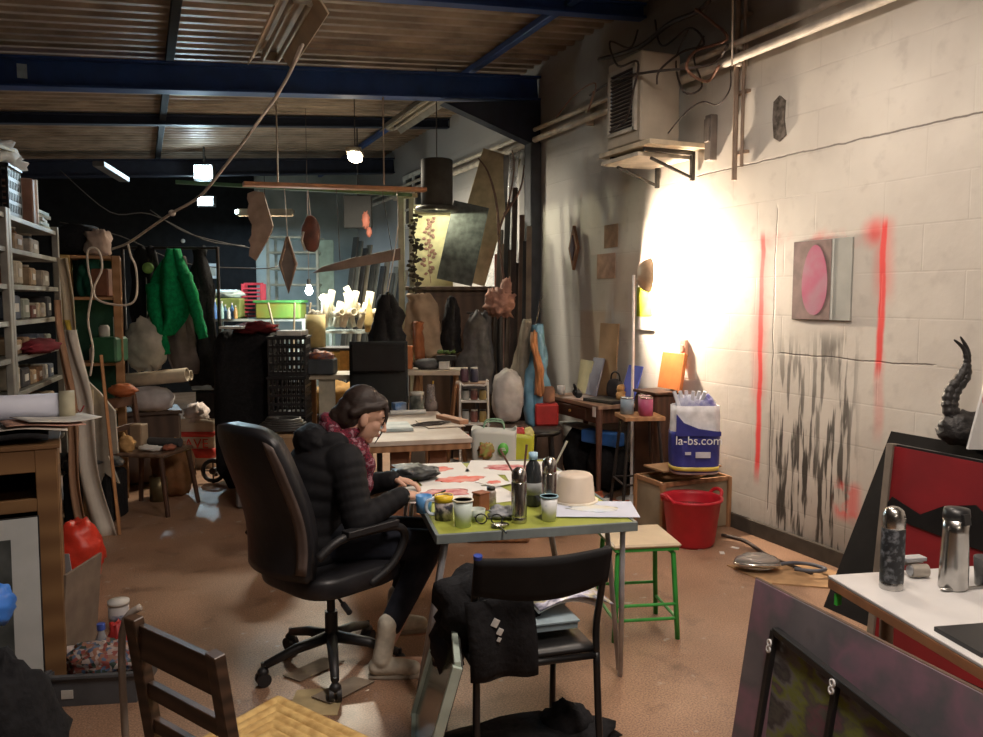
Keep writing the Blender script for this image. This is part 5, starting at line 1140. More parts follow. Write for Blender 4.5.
one('seedlings', g, mat('seedling', (.07, .12, .03), .8), 'green seedlings growing in the dark seed tray', 'plants', XY(446, 6.85, TT+.122), -YAW, kind='stuff')
solid('grey_board', 'grey plank standing under the high trestle table', 'plank', 416, 6.95, 0, (.14, .03, .80), mat('gr_pl', (.22, .19, .16), .7))
# tube trolley with jars
TP = XY(474, 6.35); t = thing('wire_trolley', 'small white tube-framed trolley with three shelves of jars', 'trolley', TP, -YAW)
H_ = zy(384, 6.35)
for e in (-1, 1): obj('frame_loop', MB().tube([(-.11, e*.10, .04), (-.11, e*.10, H_-.05), (-.08, e*.10, H_-.005), (.08, e*.10, H_-.005), (.11, e*.10, H_-.05), (.11, e*.10, .04)], .008, 8, smooth_n=4), mat('white_tube', (.6, .58, .55), .4), t)
for z in (.25, .44, .62, .80): obj('shelf', MB().box((0, 0, z), (.21, .20, .012)), mat('white_tube', (1, 1, 1)), t)
for x in (-1, 1):
    for e in (-1, 1): obj('castor', MB().cyl((x*.11-.01, e*.10, .022), (x*.11+.01, e*.10, .022), .022), BLK, t)
cols = [(.35, .35, .33), (.15, .06, .05), (.30, .22, .08), (.5, .12, .12), (.10, .16, .25), (.45, .42, .36)]
k = 0
for z, n_ in ((.626, 3), (.446, 3), (.806, 3)):
    for i in range(3):
        nm = ['left', 'middle', 'right'][i]+' jar on the '+{.626: 'second', .446: 'third', .806: 'top'}[z]+' shelf of the white trolley'
        o = jar('paint_jar', nm, 474, 6.35, z, .030, .10 if z < .8 else .085, mat('jr%d' % (k % 6), cols[k % 6], .35), WH if k % 2 else BLK, group='jars on the white trolley'); o.location += CR*(-.068+.068*i); k += 1
# jars above: on a board laid over the trolley
solid('board', 'thin board laid across the top of the white trolley', 'board', 472, 6.35, H_+.005, (.26, .2, .01), mat('thinb', (.3, .2, .14), .7))
for i, (px, c, lb) in enumerate([(464, (.10, .05, .07), 'dark plum jar with pale lid on the board above the trolley'), (474, (.03, .03, .06), 'dark blue jar with white lid on the board above the trolley')]):
    jar('lidded_jar', lb, px, 6.35, H_+.017, .034, .115, mat('lj%d' % i, c, .3), WH)
# second table
T2 = Vector((1.60, 5.20, 0)); R2 = -.17
t = thing('work_table', 'pale topped work table with brown slab legs behind the seated person', 'table', T2, R2)
obj('tabletop', MB().box((0, 0, .735), (.72, 1.24, .03)), mat('work_top', (.46, .38, .32), .55, col2=(.60, .54, .48), scale=5), t)
obj('front_rail', MB().box((0, -.60, .70), (.70, .03, .04)), WOODM, t)
for x in (-.08, .16): obj('leg', MB().box((x, -.50, .36), (.11, .04, .72)), mat('slab_leg', (.25, .11, .06), .6), t)
for x in (-.3, .3): obj('leg', MB().box((x, .5, .36), (.05, .05, .72)), mat('slab_leg', (.25, .11, .06), .6), t)
def o2(px, py, z=0): return F(px, py, .752)+Vector((0, 0, z))
one('picture_book', MB().box((0, 0, .01), (.19, .30, .02)).box((.0, 0, .021), (.15, .24, .002), ch=.0005), mat('blue_grey_cover', (.33, .42, .44), .5, col2=(.55, .6, .6), scale=9), 'pale blue-grey picture book on the work table right of her face', 'book', o2(396, 428), R2)
t = thing('jar', 'large dark glass jar with white lid on the work table', 'jar', o2(417, 412)); obj('glass', MB().lathe([(.05, 0), (.055, .02), (.055, .11), (.045, .13), (.045, .14)], n=24), mat('dark_glass_jar', (.04, .045, .04), .12, col2=(.2, .22, .2), scale=14), t); obj('lid', MB().lathe([(.052, .13), (.052, .155), (.001, .155)], n=24), WH, t)
t = thing('glass_carafe', 'tall dusty glass carafe right of the white lidded jar', 'carafe', o2(431, 410)); obj('glass', MB().lathe([(.05, 0), (.052, .05), (.035, .10), (.03, .2), (.028, .2), (.03, .1), (.045, .05), (.04, .006)], n=22), mat('dusty_glass', (.32, .27, .25), .2, alpha=.6), t)
one('yellow_marker', MB().cyl((0, 0, 0), (.01, 0, .17), .007), mat('ymark', (.6, .35, .04), .4), 'yellow-orange stick standing in the dusty carafe', 'stick', o2(432, 409, .05))
one('blue_pack', MB().box((0, 0, .03), (.10, .07, .06)), mat('blue_pack', (.06, .20, .50), .4, col2=(.5, .6, .75), scale=15), 'blue and white packet next to her forehead on the work table', 'packet', o2(399, 410), .2)
one('paper_roll', MB().cyl((-.13, 0, .018), (.13, .04, .018), .018), mat('pale_roll', (.55, .58, .58), .6), 'short pale paper roll lying before the white lidded jar', 'paper roll', o2(408, 415), -.3)
one('wood_offcut', MB().box((0, 0, .02), (.07, .34, .03)), mat('offcut', (.42, .22, .13), .6), 'reddish wooden offcut at the right edge of the work table', 'wood', o2(452, 422), .15)
one('string_heap', MB().tube([(.12*math.cos(i*.9)+.02*i/6, .05*math.sin(i*.9), .006+.0006*i) for i in range(26)], .0035, 5), CAB_D, 'loose loop of dark string on the work table', 'string', o2(425, 426), 0)
one('paper_sheets', MB().box((0, 0, .004), (.26, .34, .006), (0, 0, .1), ch=.001), mat('off_white', (.58, .50, .42), .7), 'off-white sheets lying in the middle of the work table', 'paper', o2(440, 424), R2)
# red topped stool and small red thing under table 2
t = thing('small_stool', 'small red-legged stool with a tan seat under the work table right end', 'stool', XY(455, 5.5), -YAW)
obj('seat', MB().box((0, 0, .43), (.24, .24, .03)), mat('tan_seat', (.45, .22, .12), .6), t)
for x in (-.1, .1):
    for y in (-.1, .1): obj('leg', MB().cyl((x, y, .42), (x*1.2, y*1.2, 0), .012), RED, t)
# shopping bag and yellow bag
def tote(name, lb, px, d, z, w_, dp, h_, m):
    t = thing(name, lb, 'bag', XY(px, d, z), -YAW)
    def fn(u, v):
        a_ = 2*PI*u; c, s_ = math.cos(a_), math.sin(a_); q = .35
        return (math.copysign(abs(c)**q, c)*w_/2*(1+.06*v), math.copysign(abs(s_)**q, s_)*dp/2*(1-.3*v), .003+h_*v*(1+.03*math.sin(a_*3+1)*v))
    obj('bag_body', MB().sheet(fn, 40, 10, .003), m, t)
    obj('bag_bottom', MB().box((0, 0, .006), (w_*.9, dp*.8, .006)), m, t); return t
t = tote('shopping_bag', 'white patterned shopping bag with a green round tag beyond the painting table', 494, 5.25, .38, .28, .18, .37, mat('bag_white', (.60, .62, .58), .45, col2=(.38, .48, .52), lo=.62, hi=.75, scale=9))
obj('green_tag', MB().lathe([(.001, -.003), (.035, -.003), (.035, .003), (.001, .003)], (.06, -.098, .25), 20, rotm((PI/2, 0, 0)), 1, 1.2), mat('tag_green', (.12, .50, .08), .5), t, 'green round tag')
obj('tag_lettering', MB().box((.06, -.103, .245), (.035, .002, .006), ch=.0004).box((.06, -.103, .257), (.024, .002, .005), ch=.0004), LET, t)
obj('flower_print', MB().blob((-.05, -.097, .24), (.05, .004, .05), .5, 4, 3).blob((-.02, -.097, .10), (.09, .004, .03), .6, 5, 6), mat('print_mix', (.30, .42, .10), .6, col2=(.45, .16, .08), scale=30), t)
for s_ in (-1, 1): obj('handle', MB().tube([(-.07, s_*.06, .36), (-.05, s_*.05, .42), (.05, s_*.05, .42), (.07, s_*.06, .36)], .005, 6, smooth_n=4), mat('bag_strap', (.25, .45, .3), .6), t)
solid('bag_crate', 'wooden crate under the white patterned shopping bag', 'crate', 498, 5.27, 0, (.42, .24, .378), WOODM)
t = tote('yellow_bag', 'crumpled yellow-green bag standing right of the white patterned shopping bag', 523, 5.55, .30, .15, .12, .36, mat('yellow_plastic', (.48, .50, .04), .45, bump=.3))
obj('red_contents', MB().blob((-.03, 0, .37), (.05, .04, .04), .4, 4, 2), RED, t); obj('white_contents', MB().blob((.04, 0, .36), (.04, .04, .05), .4, 4, 6), mat('cream_y', (.6, .55, .2), .5), t)
solid('low_box', 'low cardboard box under the crumpled yellow-green bag', 'box', 524, 5.55, 0, (.24, .2, .295), CARD)
# black round stool
t = thing('bar_stool', 'black wooden round stool between the yellow bag and the desk', 'stool', XY(543, 6.3), 0)
SZ = zy(430, 6.3)
obj('seat', MB().lathe([(.001, SZ-.045), (.12, SZ-.045), (.148, SZ-.03), (.148, SZ-.008), (.13, SZ), (.001, SZ)], n=28), BLK, t)
for k in range(4): a_ = k*PI/2+.4; obj('leg', MB().cyl((.09*math.cos(a_), .09*math.sin(a_), SZ-.04), (.15*math.cos(a_), .15*math.sin(a_), 0), .017, .014), BLK, t)
for k in range(4): a_ = k*PI/2+.4; b4 = a_+PI/2; r_ = .125; obj('rung', MB().cyl((r_*math.cos(a_), r_*math.sin(a_), .2), (r_*math.cos(b4), r_*math.sin(b4), .2), .009), BLK, t)
# dark swivel chair behind
t = thing('task_chair', 'dark grey mesh-backed office chair standing behind the work table', 'chair', XY(378, 6.6), -YAW+.15)
MESHM = mat('mesh_grey', (.018, .02, .021), .8)
obj('backrest', MB().sheet(lambda u, v: (-.235+.47*u, -.05*math.cos((u-.5)*2.4), .62+.64*v), 14, 12, .03), MESHM, t)
obj('headrest_pad', MB().box((0, -.085, 1.13), (.45, .04, .24), ch=.015), mat('matte_black', (0, 0, 0)), t)
obj('seat', MB().box((0, .24, .47), (.48, .46, .08), ch=.02), BLK, t); obj('back_stem', MB().bar((0, .04, .45), (0, .0, .70), .06, .02), PLB, t)
obj('gas_lift', MB().cyl((0, .22, .08), (0, .22, .44), .025), PLB, t)
for k in range(5): a_ = k*2*PI/5; obj('base_arm', MB().tube([(0, .22, .10), (.26*math.cos(a_), .22+.26*math.sin(a_), .05)], .02, 8, .014).blob((.27*math.cos(a_), .22+.27*math.sin(a_), .028), (.028, .028, .028), 0), PLB, t)
sheet_shape('hanging_coat', 'black coat hanging above the mesh-backed office chair', 'coat', 386, 7.3, 0, [(-.17, .17, zy(352, 7.3)), (-.17, .16, zy(335, 7.3)), (-.10, .13, zy(312, 7.3)), (-.04, .05, zy(295, 7.3))], BLKF, .05, seed=11)
one('coat_string', MB().tube([P(387, 296, 7.3), P(392, 268, 7.35), P(398, 225, 7.4), Q(397, 191, 7.44)], .006, 5, smooth_n=4), CAB_W, 'pale cord running from the orange hanging board down to the black coat', 'cord')
# ---------------------------------------------------------------- hanging board and the things on it
A_ = Q(243, 184, 7.44); B_ = Q(425, 190, 7.44)
one('hanging_board', MB().bar(A_, B_, .12, .035), mat('orange_wood', (.50, .24, .12), .6), 'long orange wooden board hung level under the blue roof beam', 'board')
one('green_batten', MB().bar(A_+Vector((-.55, .11, .0)), B_+Vector((-.1, .11, -.04)), .05, .03), mat('green_batten', (.05, .14, .07), .7), 'long dark green batten hanging just behind the orange board', 'batten')
for px in (278, 384):
    p = Q(px, 185, 7.47); one('board_rope', MB().cyl(p, (p.x, p.y, zc(p.x)-.36), .007, n=6), CAB_W, '%s rope holding the long orange board under the beam' % ('left' if px < 300 else 'right'), 'rope')
g = MB(); pts = []; random.seed(4)
for z in range(13): pts.append((-.10+random.uniform(-.025, .02)+.0*z, .28-z*.045))
pts += [(-.06, -.30), (.0, -.20), (.08, -.06), (.10, .0), (.02, .29), (-.06, .30)]
p = Q(262, 226, 7.30); one('ragged_sculpture', MB().prism(pts, .03, (0, 0, 0)), mat('ragged_cream', (.40, .30, .24), .8, bump=.4), 'pale ragged-edged sculpture hanging below the left end of the orange board', 'sculpture', p, -YAW)
one('sculpture_thread', MB().cyl(p+Vector((-.01, 0, .28)), (p.x-.01, 7.40, A_.z-.05), .004, n=5), CAB_W, 'thread holding the pale ragged-edged sculpture', 'thread')
t = thing('kite_sculpture', 'narrow diamond-shaped wooden kite hanging right of the pale ragged sculpture', 'sculpture', Q(288, 264, 7.3), -YAW)
obj('rim', MB().tube([(0, 0, .24), (-.07, 0, 0), (0, 0, -.25), (.07, 0, 0), (0, 0, .24)], .014, 6), mat('kite_rim', (.35, .24, .17), .7), t); obj('skin', MB().prism([(0, .23), (-.065, 0), (0, -.24), (.065, 0)], .008), mat('kite_skin', (.20, .17, .15), .7), t)
one('kite_thread', MB().cyl(t.location+Vector((0, 0, .24)), (t.location.x, 7.4, A_.z-.03), .004, n=5), CAB_W, 'thread holding the diamond-shaped wooden kite', 'thread')
t = thing('leaf_mask', 'rounded red-brown leaf mask hanging right of the wooden kite', 'mask', Q(311, 234, 7.3), -YAW)
obj('face', MB().blob((0, 0, 0), (.085, .03, .16), .1, 2, 3), mat('mask_red', (.24, .09, .06), .5, col2=(.10, .05, .04)), t); obj('white_edge', MB().tube([(-.06, -.02, .02), (-.08, -.02, -.06), (-.05, -.02, -.15)], .012, 6), WH, t)
one('mask_thread', MB().cyl(t.location+Vector((0, 0, .15)), (t.location.x, 7.4, A_.z-.03), .004, n=5), CAB_W, 'thread holding the red-brown leaf mask', 'thread')
p0, p1 = P(312, 271, 7.2), P(402, 253, 7.6)
one('wooden_sculpture', MB().prism([(0, -.02), (.25, -.04), (.86, -.06), (.86, .05), (.4, .045), (.1, .02)], .02, p0, (p1-p0).normalized(), (0, 0, 1)), mat('blade_brown', (.13, .085, .065), .6), 'long dark brown wooden blade hanging slanted beneath the orange board', 'sculpture')
for k_, px in enumerate((340, 392)):
    p = P(px, 262 if k_ == 0 else 252, 7.4); one('blade_thread', MB().cyl(p, (p.x, 7.44, A_.z+.0), .004, n=5), CAB_D, '%s thread holding the long wooden blade' % ['left', 'right'][k_], 'thread')
one('black_box', MB().box((0, 0, 0), (.36, .10, .42)), mat('black_box', (.012, .012, .012), .7), 'black box hanging high before the far wall', 'box', P(358, 212, 10.6), -YAW)
one('box_rod', MB().cyl(P(358, 196, 10.6), Vector((P(358, 196, 10.6).x, P(358, 196, 10.6).y, zc(P(358, 196, 10.6).x)+.03)), .008, n=6), IR, 'thin rod holding the hanging black box', 'rod')
one('red_mask', MB().box((0, .02, 0), (.02, .06, .02)).blob((0, 0, 0), (.05, .03, .12), .3, 3, 5).blob((.04, 0, -.15), (.035, .02, .07), .3, 3, 8), mat('mask_red2', (.38, .12, .08), .6), 'small red-brown mask fixed to the hanging black box', 'mask', P(366, 220, 10.56), -YAW)
# ---------------------------------------------------------------- far racks
def rack(name, lb, px0, px1, d, levels, dep, m, post=.03, top=None, th=.03):
    t = thing(name, lb, 'shelving', XY((px0+px1)/2, d), -YAW); w_ = pxw(px1-px0, d); h_ = top or levels[-1]
    for x in (-w_/2, w_/2):
        for y in (0, dep): obj('upright', MB().box((x, y, h_/2), (post, post, h_)), m, t)
    for z in levels: obj('shelf', MB().box((0, dep/2, z-th/2), (w_, dep, th)), m, t)
    return t
PALE = mat('pale_shelf', (.40, .46, .45), .5)
rack('metal_rack', 'tall pale blue metal rack at the far end with nearly empty shelves', 269, 318, 12.0, [.5, 1.0, zy(305, 12), zy(284, 12), zy(268, 12), zy(252, 12), zy(237, 12)], .45, PALE, .04)
Z1 = zy(331, 9.6); rack('tube_rack', 'low pale rack loaded with white cardboard tubes', 322, 372, 9.6, [.5, .85, Z1], .5, PALE, .04)
random.seed(21)
for i in range(16):
    px = 324+i*2.9; r_ = random.uniform(.035, .05); L = random.uniform(.30, .44); a_ = random.uniform(-.7, .5); e = (i % 3)*.08
    dirv = Vector((math.sin(a_), -.2, math.cos(a_))).normalized(); dz = max(0, r_)
    base = Vector((0, 0, r_*1.0+.01+(.12 if i % 2 else 0)))
    if i % 4 == 3: dirv = Vector((.5, -.8, .1)).normalized(); base.z = .20
    g = MB().lathe([(r_*.8, 0), (r_, 0), (r_, L), (r_*.8, L), (r_*.8, .01)], base, 14, dirv.to_track_quat('Z', 'Y').to_matrix())
    one('cardboard_tube', g, mat('tube_white', (.66, .62, .50), .7), 'white cardboard tube in the jumbled pile on the low pale rack', 'tube', XY(px, 9.62+e, Z1), -YAW, 'white tubes piled on the low rack')
one('tan_bottle', MB().lathe([(.05, 0), (.06, .1), (.04, .25), (.015, .32), (.015, .4)]), mat('tanb', (.4, .3, .12), .5), 'ochre bottle-shaped thing right of the white tube pile', 'bottle', XY(369, 9.4, Z1))
# dark unit with lantern cylinder
Z2 = zy(348, 8.0); t = rack('dark_shelf', 'dark low shelf unit carrying the yellow cylinder', 303, 352, 8.0, [.4, .86, Z2], .4, mat('dk_sh', (.035, .03, .028), .7), .03)
t = thing('paper_cylinder', 'yellow cardboard cylinder standing on the dark shelf unit', 'cylinder', XY(315, 8.15, Z2+.002)); obj('wall', MB().lathe([(.10, 0), (.10, .33), (.09, .33), (.09, .01)], n=24), mat('yel_cyl', (.55, .46, .22), .6), t)
obj('crumpled_top', MB().blob((0, 0, .33), (.07, .07, .04), .5, 4, 4), mat('dusty', (.35, .33, .28), .8), t)
for i, (px, c, w_, h_) in enumerate([(312, (.35, .14, .06), .12, .14), (323, (.50, .20, .05), .10, .20), (335, (.45, .30, .08), .13, .22), (345, (.42, .24, .06), .10, .24)]):
    solid('parcel', ['dark orange', 'bright orange', 'ochre', 'amber'][i]+' parcel on the middle level of the dark shelf unit', 'parcel', px, 8.1, .862, (w_, .2, h_), mat('pc%d' % i, c, .6, scale=20))
Z3 = zy(374, 6.75)
t = thing('beige_table', 'narrow beige table with one wide panel leg behind the person', 'table', XY(327, 6.75), -YAW)
obj('tabletop', MB().box((0, .1, Z3-.02), (.42, .4, .04)), mat('beige', (.52, .45, .34), .6), t); obj('panel_leg', MB().box((0, -.06, (Z3-.04)/2), (.135, .03, Z3-.04)), mat('beige2', (.50, .46, .36), .6), t)
obj('rear_leg', MB().box((-.18, .25, (Z3-.04)/2), (.04, .04, Z3-.04)), WOODM, t); obj('rear_leg', MB().box((.18, .25, (Z3-.04)/2), (.04, .04, Z3-.04)), WOODM, t)
solid('dark_tray', 'dark grey tray of oddments on the narrow beige table', 'tray', 320, 6.72, Z3+.002, (.24, .2, .13), mat('dgt', (.05, .06, .07), .6))
one('orange_oddments', MB().blob((0, 0, .02), (.10, .08, .045), .5, 4, 4, flat=.6), mat('orod', (.5, .16, .05), .6, col2=(.1, .08, .12), scale=25), 'orange and dark oddments heaped in the dark grey tray', 'oddments', XY(320, 6.72, Z3+.13), -YAW, kind='stuff')
one('orange_blanket', MB().blob((0, 0, .12), (.28, .2, .16), .3, 3, 5, flat=.75), mat('blanket', (.52, .30, .10), .8), 'orange blanket bundled behind the beige panel leg', 'blanket', XY(342, 7.5, .54), -YAW)
solid('low_cabinet', 'low dark cabinet under the orange blanket', 'cabinet', 335, 7.5, 0, (.62, .4, .538), CBM)
jar('white_pot', 'white pot on the low dark cabinet left of the beige leg', 309, 7.3, .54, .05, .12, WH, None, 'pot')
# far workbench with bottles and bins
Z4 = zy(319, 10.0)
rack('bench_rack', 'long grey bench rack crowded with bottles and bins at the far left', 205, 303, 10.0, [.5, .95, Z4], .6, PALE, .04)
for i in range(9):
    px = 208+i*3.4; d = 9.95+.05*(i % 2); hgt = [.20, .16, .24, .15, .22, .18, .14, .2, .17][i]; c = [(.12, .25, .45), (.5, .55, .55), (.08, .2, .5), (.5, .3, .12), (.3, .5, .5)][i % 5]
    t = thing('bottle', ['blue', 'white', 'deep blue', 'tan', 'pale teal', 'second blue', 'second white', 'second deep blue', 'second tan'][i]+' small bottle in the front row on the far bench rack', 'bottle', XY(px, d, Z4+.002), 0, 'bottles on the far bench rack')
    obj('body', MB().lathe([(.022, 0), (.024, .01), (.024, hgt*.6), (.010, hgt*.8), (.010, hgt*.9)], n=12), mat('bt%d' % (i % 5), c, .3), t); obj('cap', MB().cyl((0, 0, hgt*.88), (0, 0, hgt), .012, n=10), WH, t)
solid('green_bin', 'olive green plastic bin heaped with white bags on the far bench rack', 'bin', 228, 10.25, Z4+.002, (.42, .3, .26), mat('olive', (.20, .26, .08), .6))
one('white_bags', MB().blob((0, 0, .04), (.2, .13, .06), .4, 4, 3, flat=.6), mat('pale_tealp', (.45, .55, .55), .6), 'pale plastic bags heaped on the olive green bin', 'bags', XY(229, 10.25, Z4+.265), -YAW, kind='stuff')
t = thing('red_crate', 'red slatted crate standing behind the olive bin on the far bench rack', 'crate', XY(254, 10.35, Z4+.002), -YAW)
g = MB()
for z in range(8): g.box((0, 0, .03+.05*z), (.24, .2, .02))
obj('slats', g, mat('crate_red', (.45, .05, .09), .5), t); obj('posts', MB().box((-.12, 0, .22), (.02, .21, .44)).box((.12, 0, .22), (.02, .21, .44)).box((0, 0, .44), (.25, .02, .03)), mat('crate_red', (1, 0, 0)), t)
solid('yellow_crate', 'long yellow-green crate at the right end of the far bench rack', 'crate', 281, 10.15, Z4+.002, (.56, .35, .20), mat('yg_crate', (.22, .18, .04), .5, col2=(.12, .25, .05), scale=3))
one('crate_cover', MB().box((0, 0, .015), (.60, .38, .03)), mat('lid_green', (.06, .25, .07), .5), 'green lid on the long yellow-green crate', 'lid', XY(281, 10.15, Z4+.204), -YAW)
for i, (px, a_) in enumerate([(285, .25), (291, -.05), (297, -.2)]):
    g = MB().cyl((0, 0, 0), (math.sin(-a_)*.8, 0, .95), .012, n=7); one('long_stick', g, mat('stick', (.38, .33, .25), .7), ['leftward', 'upright', 'rightward'][i]+' leaning thin stick in front of the yellow-green crate', 'stick', XY(px, 9.3, .62), -YAW)
solid('stick_bin', 'grey bin holding the thin sticks', 'bin', 291, 9.3, 0, (.3, .2, .64), GREYC)
# notice on the black backdrop
p = Q(208, 271, 14.79); t = thing('notice', 'white landscape notice with grey picture pinned on the added black backdrop', 'notice', (p.x, 14.79, p.z)); obj('sheet', MB().box((0, 0, 0), (.36, .006, .26), ch=.001), mat('notice_white', (.55, .62, .68), .6), t); obj('picture', MB().box((0, -.005, 0), (.26, .003, .16), ch=.0005), mat('notice_pic', (.25, .28, .27), .6, col2=(.5, .5, .45), scale=12), t)
for i, (px, py) in enumerate([(183, 241), (207, 286), (171, 206), (163, 240)]):
    if i < 2: one('small_badge', MB().blob((0, 0, 0), (.035, .012, .035), .1), WH, ['tiny white badge high on the added black backdrop', 'tiny pale badge below the white notice'][i], 'badge', Q(px, py, 14.78))
# frames leaned against the far wall
for i in range(12):
    px = 343+i*4.6; c = [(.05, .055, .055), (.13, .14, .13), (.03, .03, .032), (.20, .18, .14)][i % 4]; h_ = [2.5, 2.45, 2.35, 2.4, 2.2, 2.3, 2.1, 2.2, 2.0, 2.1, 1.95, 2.05][i]
    g = MB().bar((-.12, -.1, 0), (.16, .25, h_), .10, .03)
    one('framed_canvas', g, mat('lf%d' % (i % 4), c, .6), 'dark picture frame edge leaning in the row before the far wall', 'frame', XY(px, 11.4+.06*i), -YAW, 'frames leaning in a row before the far wall')
solid('pale_board', 'tall pale teal board standing between the metal rack and the leaning frames', 'board', 326, 12.3, 0, (.26, .03, zy(241, 12.3)), TEAL)
# black pile in the middle
one('covered_stack', MB().blob((0, .2, .66), (.27, .30, .70), .14, 3, 3, 32, 24, flat=.94, pw=.45), BLKF, 'big stack draped in black cloth in the middle of the hall', 'stack', XY(243, 6.7), -YAW)
t = thing('plastic_crate', 'bottom black ventilated crate of the stack of four', 'crate', XY(287, 6.6), -YAW, 'black crates stacked beside the draped heap')
CRB = mat('crate_black', (.013, .013, .015), .45); g = MB()
g.box((0, 0, .01), (.30, .30, .02))
for s_ in (-1, 1):
    for zz in (.03, .10, .17, .24, .31):
        g.box((0, s_*.145, zz), (.30, .01, .022)); g.box((s_*.145, 0, zz), (.01, .30, .022))
    for k in range(9):
        g.box((-.145+k*.03625, s_*.145, .165), (.014, .01, .30)); g.box((s_*.145, -.145+k*.03625, .165), (.01, .014, .30))
obj('basket', g, CRB, t); obj('top_rim', MB().box((0, -.15, .315), (.32, .02, .02)).box((0, .15, .315), (.32, .02, .02)).box((-.15, 0, .315), (.02, .32, .02)).box((.15, 0, .315), (.02, .32, .02)), CRB, t)
for k in range(1, 4): dup(t, XY(287+k*.5, 6.6, .327*k), -YAW+.03*k, ['', 'second lowest black ventilated crate of the stack of four', 'third black ventilated crate up in the stack of four', 'topmost black ventilated crate of the stack of four'][k])
solid('foam_slab', 'white foam slab on the topmost black crate', 'foam slab', 292, 6.6, 1.31, (.2, .26, .04), WH)
solid('white_tray', 'flat white tray on the black draped stack', 'tray', 233, 6.6, 1.365, (.18, .2, .02), WH)
one('red_cloth', MB().blob((0, 0, 0), (.17, .16, .06), .4, 4, 5, flat=.7), mat('maroon', (.10, .012, .015), .9, col2=(.30, .03, .03), lo=.6, hi=.7), 'dark red cloth lying on the right of the draped stack', 'cloth', XY(256, 6.75, 1.36), -YAW)
solid('cardboard_box', 'closed brown cardboard box before the black crates', 'box', 286, 6.0, 0, (.26, .24, .60), CARD)
one('cable_heap', MB().tube([(.22*math.cos(i*.8)*(1-.01*i), .08*math.sin(i*.8), .012+.0022*i) for i in range(46)], .013, 7), mat('heap_cab', (.05, .05, .05), .4), 'heap of dark cables lying on the closed cardboard box', 'cables', XY(281, 5.98, .605), -YAW)
solid('grey_crate', 'long grey box on the floor in front of the draped stack', 'box', 252, 6.15, 0, (.26, .26, .50), mat('gr_cr', (.16, .15, .15), .7))
one('green_bag', MB().blob((0, 0, .10), (.12, .10, .11), .35, 4, 6, flat=.9), mat('teal_green', (.02, .30, .16), .4, bump=.4), 'teal green plastic bag on a box behind the office chair', 'bag', XY(287, 4.9, .41), -YAW)
solid('green_bag_box', 'dark box under the teal green plastic bag', 'box', 289, 4.92, 0, (.28, .24, .415), mat('dkbx', (.04, .035, .03), .8))
# ================================================================== left side: shelving, coats, heaps
SA = XY(10, 4.6); SB_ = XY(58, 5.8); su = (SB_-SA); SLen = su.length; srz = math.atan2(su.y, su.x)
SHM = mat('shelf_metal', (.30, .29, .26), .5, .3)
LV = [.12, .38, .64, .85, 1.06, 1.27, 1.48, 1.69, 1.90, 2.09]
t = thing('metal_shelving', 'grey metal shelving bay packed with boxes at the left edge, farther of two', 'shelving', SA, srz)
for x in (0, SLen):
    for y in (0, .42): obj('upright', MB().box((x, y, 1.06), (.045, .04, 2.12)), SHM, t)
for z in LV: obj('shelf', MB().box((SLen/2, .21, z-.015), (SLen+.02, .44, .03)), SHM, t)
SH = t
dup(t, SA-su*1.045, srz, 'nearer grey metal shelving bay, cut by the left frame edge')
su_ = su.normalized(); sv = Vector((-su_.y, su_.x, 0))
def SP(x, y, z): return SA+su_*x+sv*y+Vector((0, 0, z+.002))
random.seed(33)
pal = [((.30, .22, .14), 'tan'), ((.12, .05, .04), 'maroon'), ((.34, .31, .27), 'pale grey'), ((.05, .05, .055), 'black'), ((.24, .26, .22), 'sage'), ((.20, .12, .07), 'brown'), ((.42, .38, .30), 'cream'), ((.10, .12, .16), 'slate')]
names = {1.90: 'top', 1.69: 'second', 1.48: 'third', 1.27: 'fourth', 1.06: 'fifth', .85: 'sixth'}
kk = 0
for z in (1.90, 1.69, 1.48, 1.27, 1.06, .85):
    x = .10; n_ = 0
    while x < SLen-.12:
        c, cn = pal[(kk*5+3) % 8]; kk += 1; w_ = random.uniform(.12, .24)
        if x+w_ > SLen-.05: break
        pos = '%s from the near upright' % ['first', 'second', 'third', 'fourth', 'fifth', 'sixth', 'seventh'][n_]
        if z in (1.90, 1.69) and n_ % 2 == 0:
            t = thing('glass_jar', '%s glass jar, left shelving, %s shelf, %s' % (cn, names[z], pos), 'jar', SP(x+.05, .12, z), srz, None); h_ = random.uniform(.11, .16)
            obj('glass', MB().lathe([(.045, 0), (.05, .01), (.05, h_*.75), (.035, h_*.88), (.035, h_*.92)], n=16), mat('gj%s' % cn, c, .2), t)
            obj('lid', MB().lathe([(.04, h_*.9), (.04, h_), (.001, h_)], n=16), GALV, t); w_ = .11
        else:
            h_ = random.uniform(.08, .15); t = thing('storage_box', '%s storage box on the %s of the left shelving, %s' % (cn, names[z], pos.replace('item ', '')), 'box', SP(x+w_/2, .15, z), srz)
            obj('carton', MB().box((0, 0, h_/2), (w_*.95, .26, h_)), mat('sb%s' % cn, c, .75, scale=20), t)
            obj('front_label', MB().box((0, -.133, h_*.5), (w_*.4, .004, h_*.35), ch=.0005), WH, t)
        x += w_+.03; n_ += 1
one('red_cloth', MB().blob((0, 0, .03), (.30, .10, .05), .3, 4, 3, flat=.8), mat('maroon2', (.16, .02, .03), .9), 'dark red folded cloth bulging from the front of the left shelving', 'cloth', SP(.55, -.02, 1.27), srz)
one('bundle_roll', MB().cyl((-.35, 0, .05), (.33, 0, .05), .05).cyl((-.3, .02, .12), (.2, .02, .12), .03), mat('greybr', (.20, .17, .16), .8), 'grey-brown rolled bundle on the nearer left shelving bay', 'bundle', SA-su_*.5+sv*.10+Vector((0, 0, 1.692)), srz)
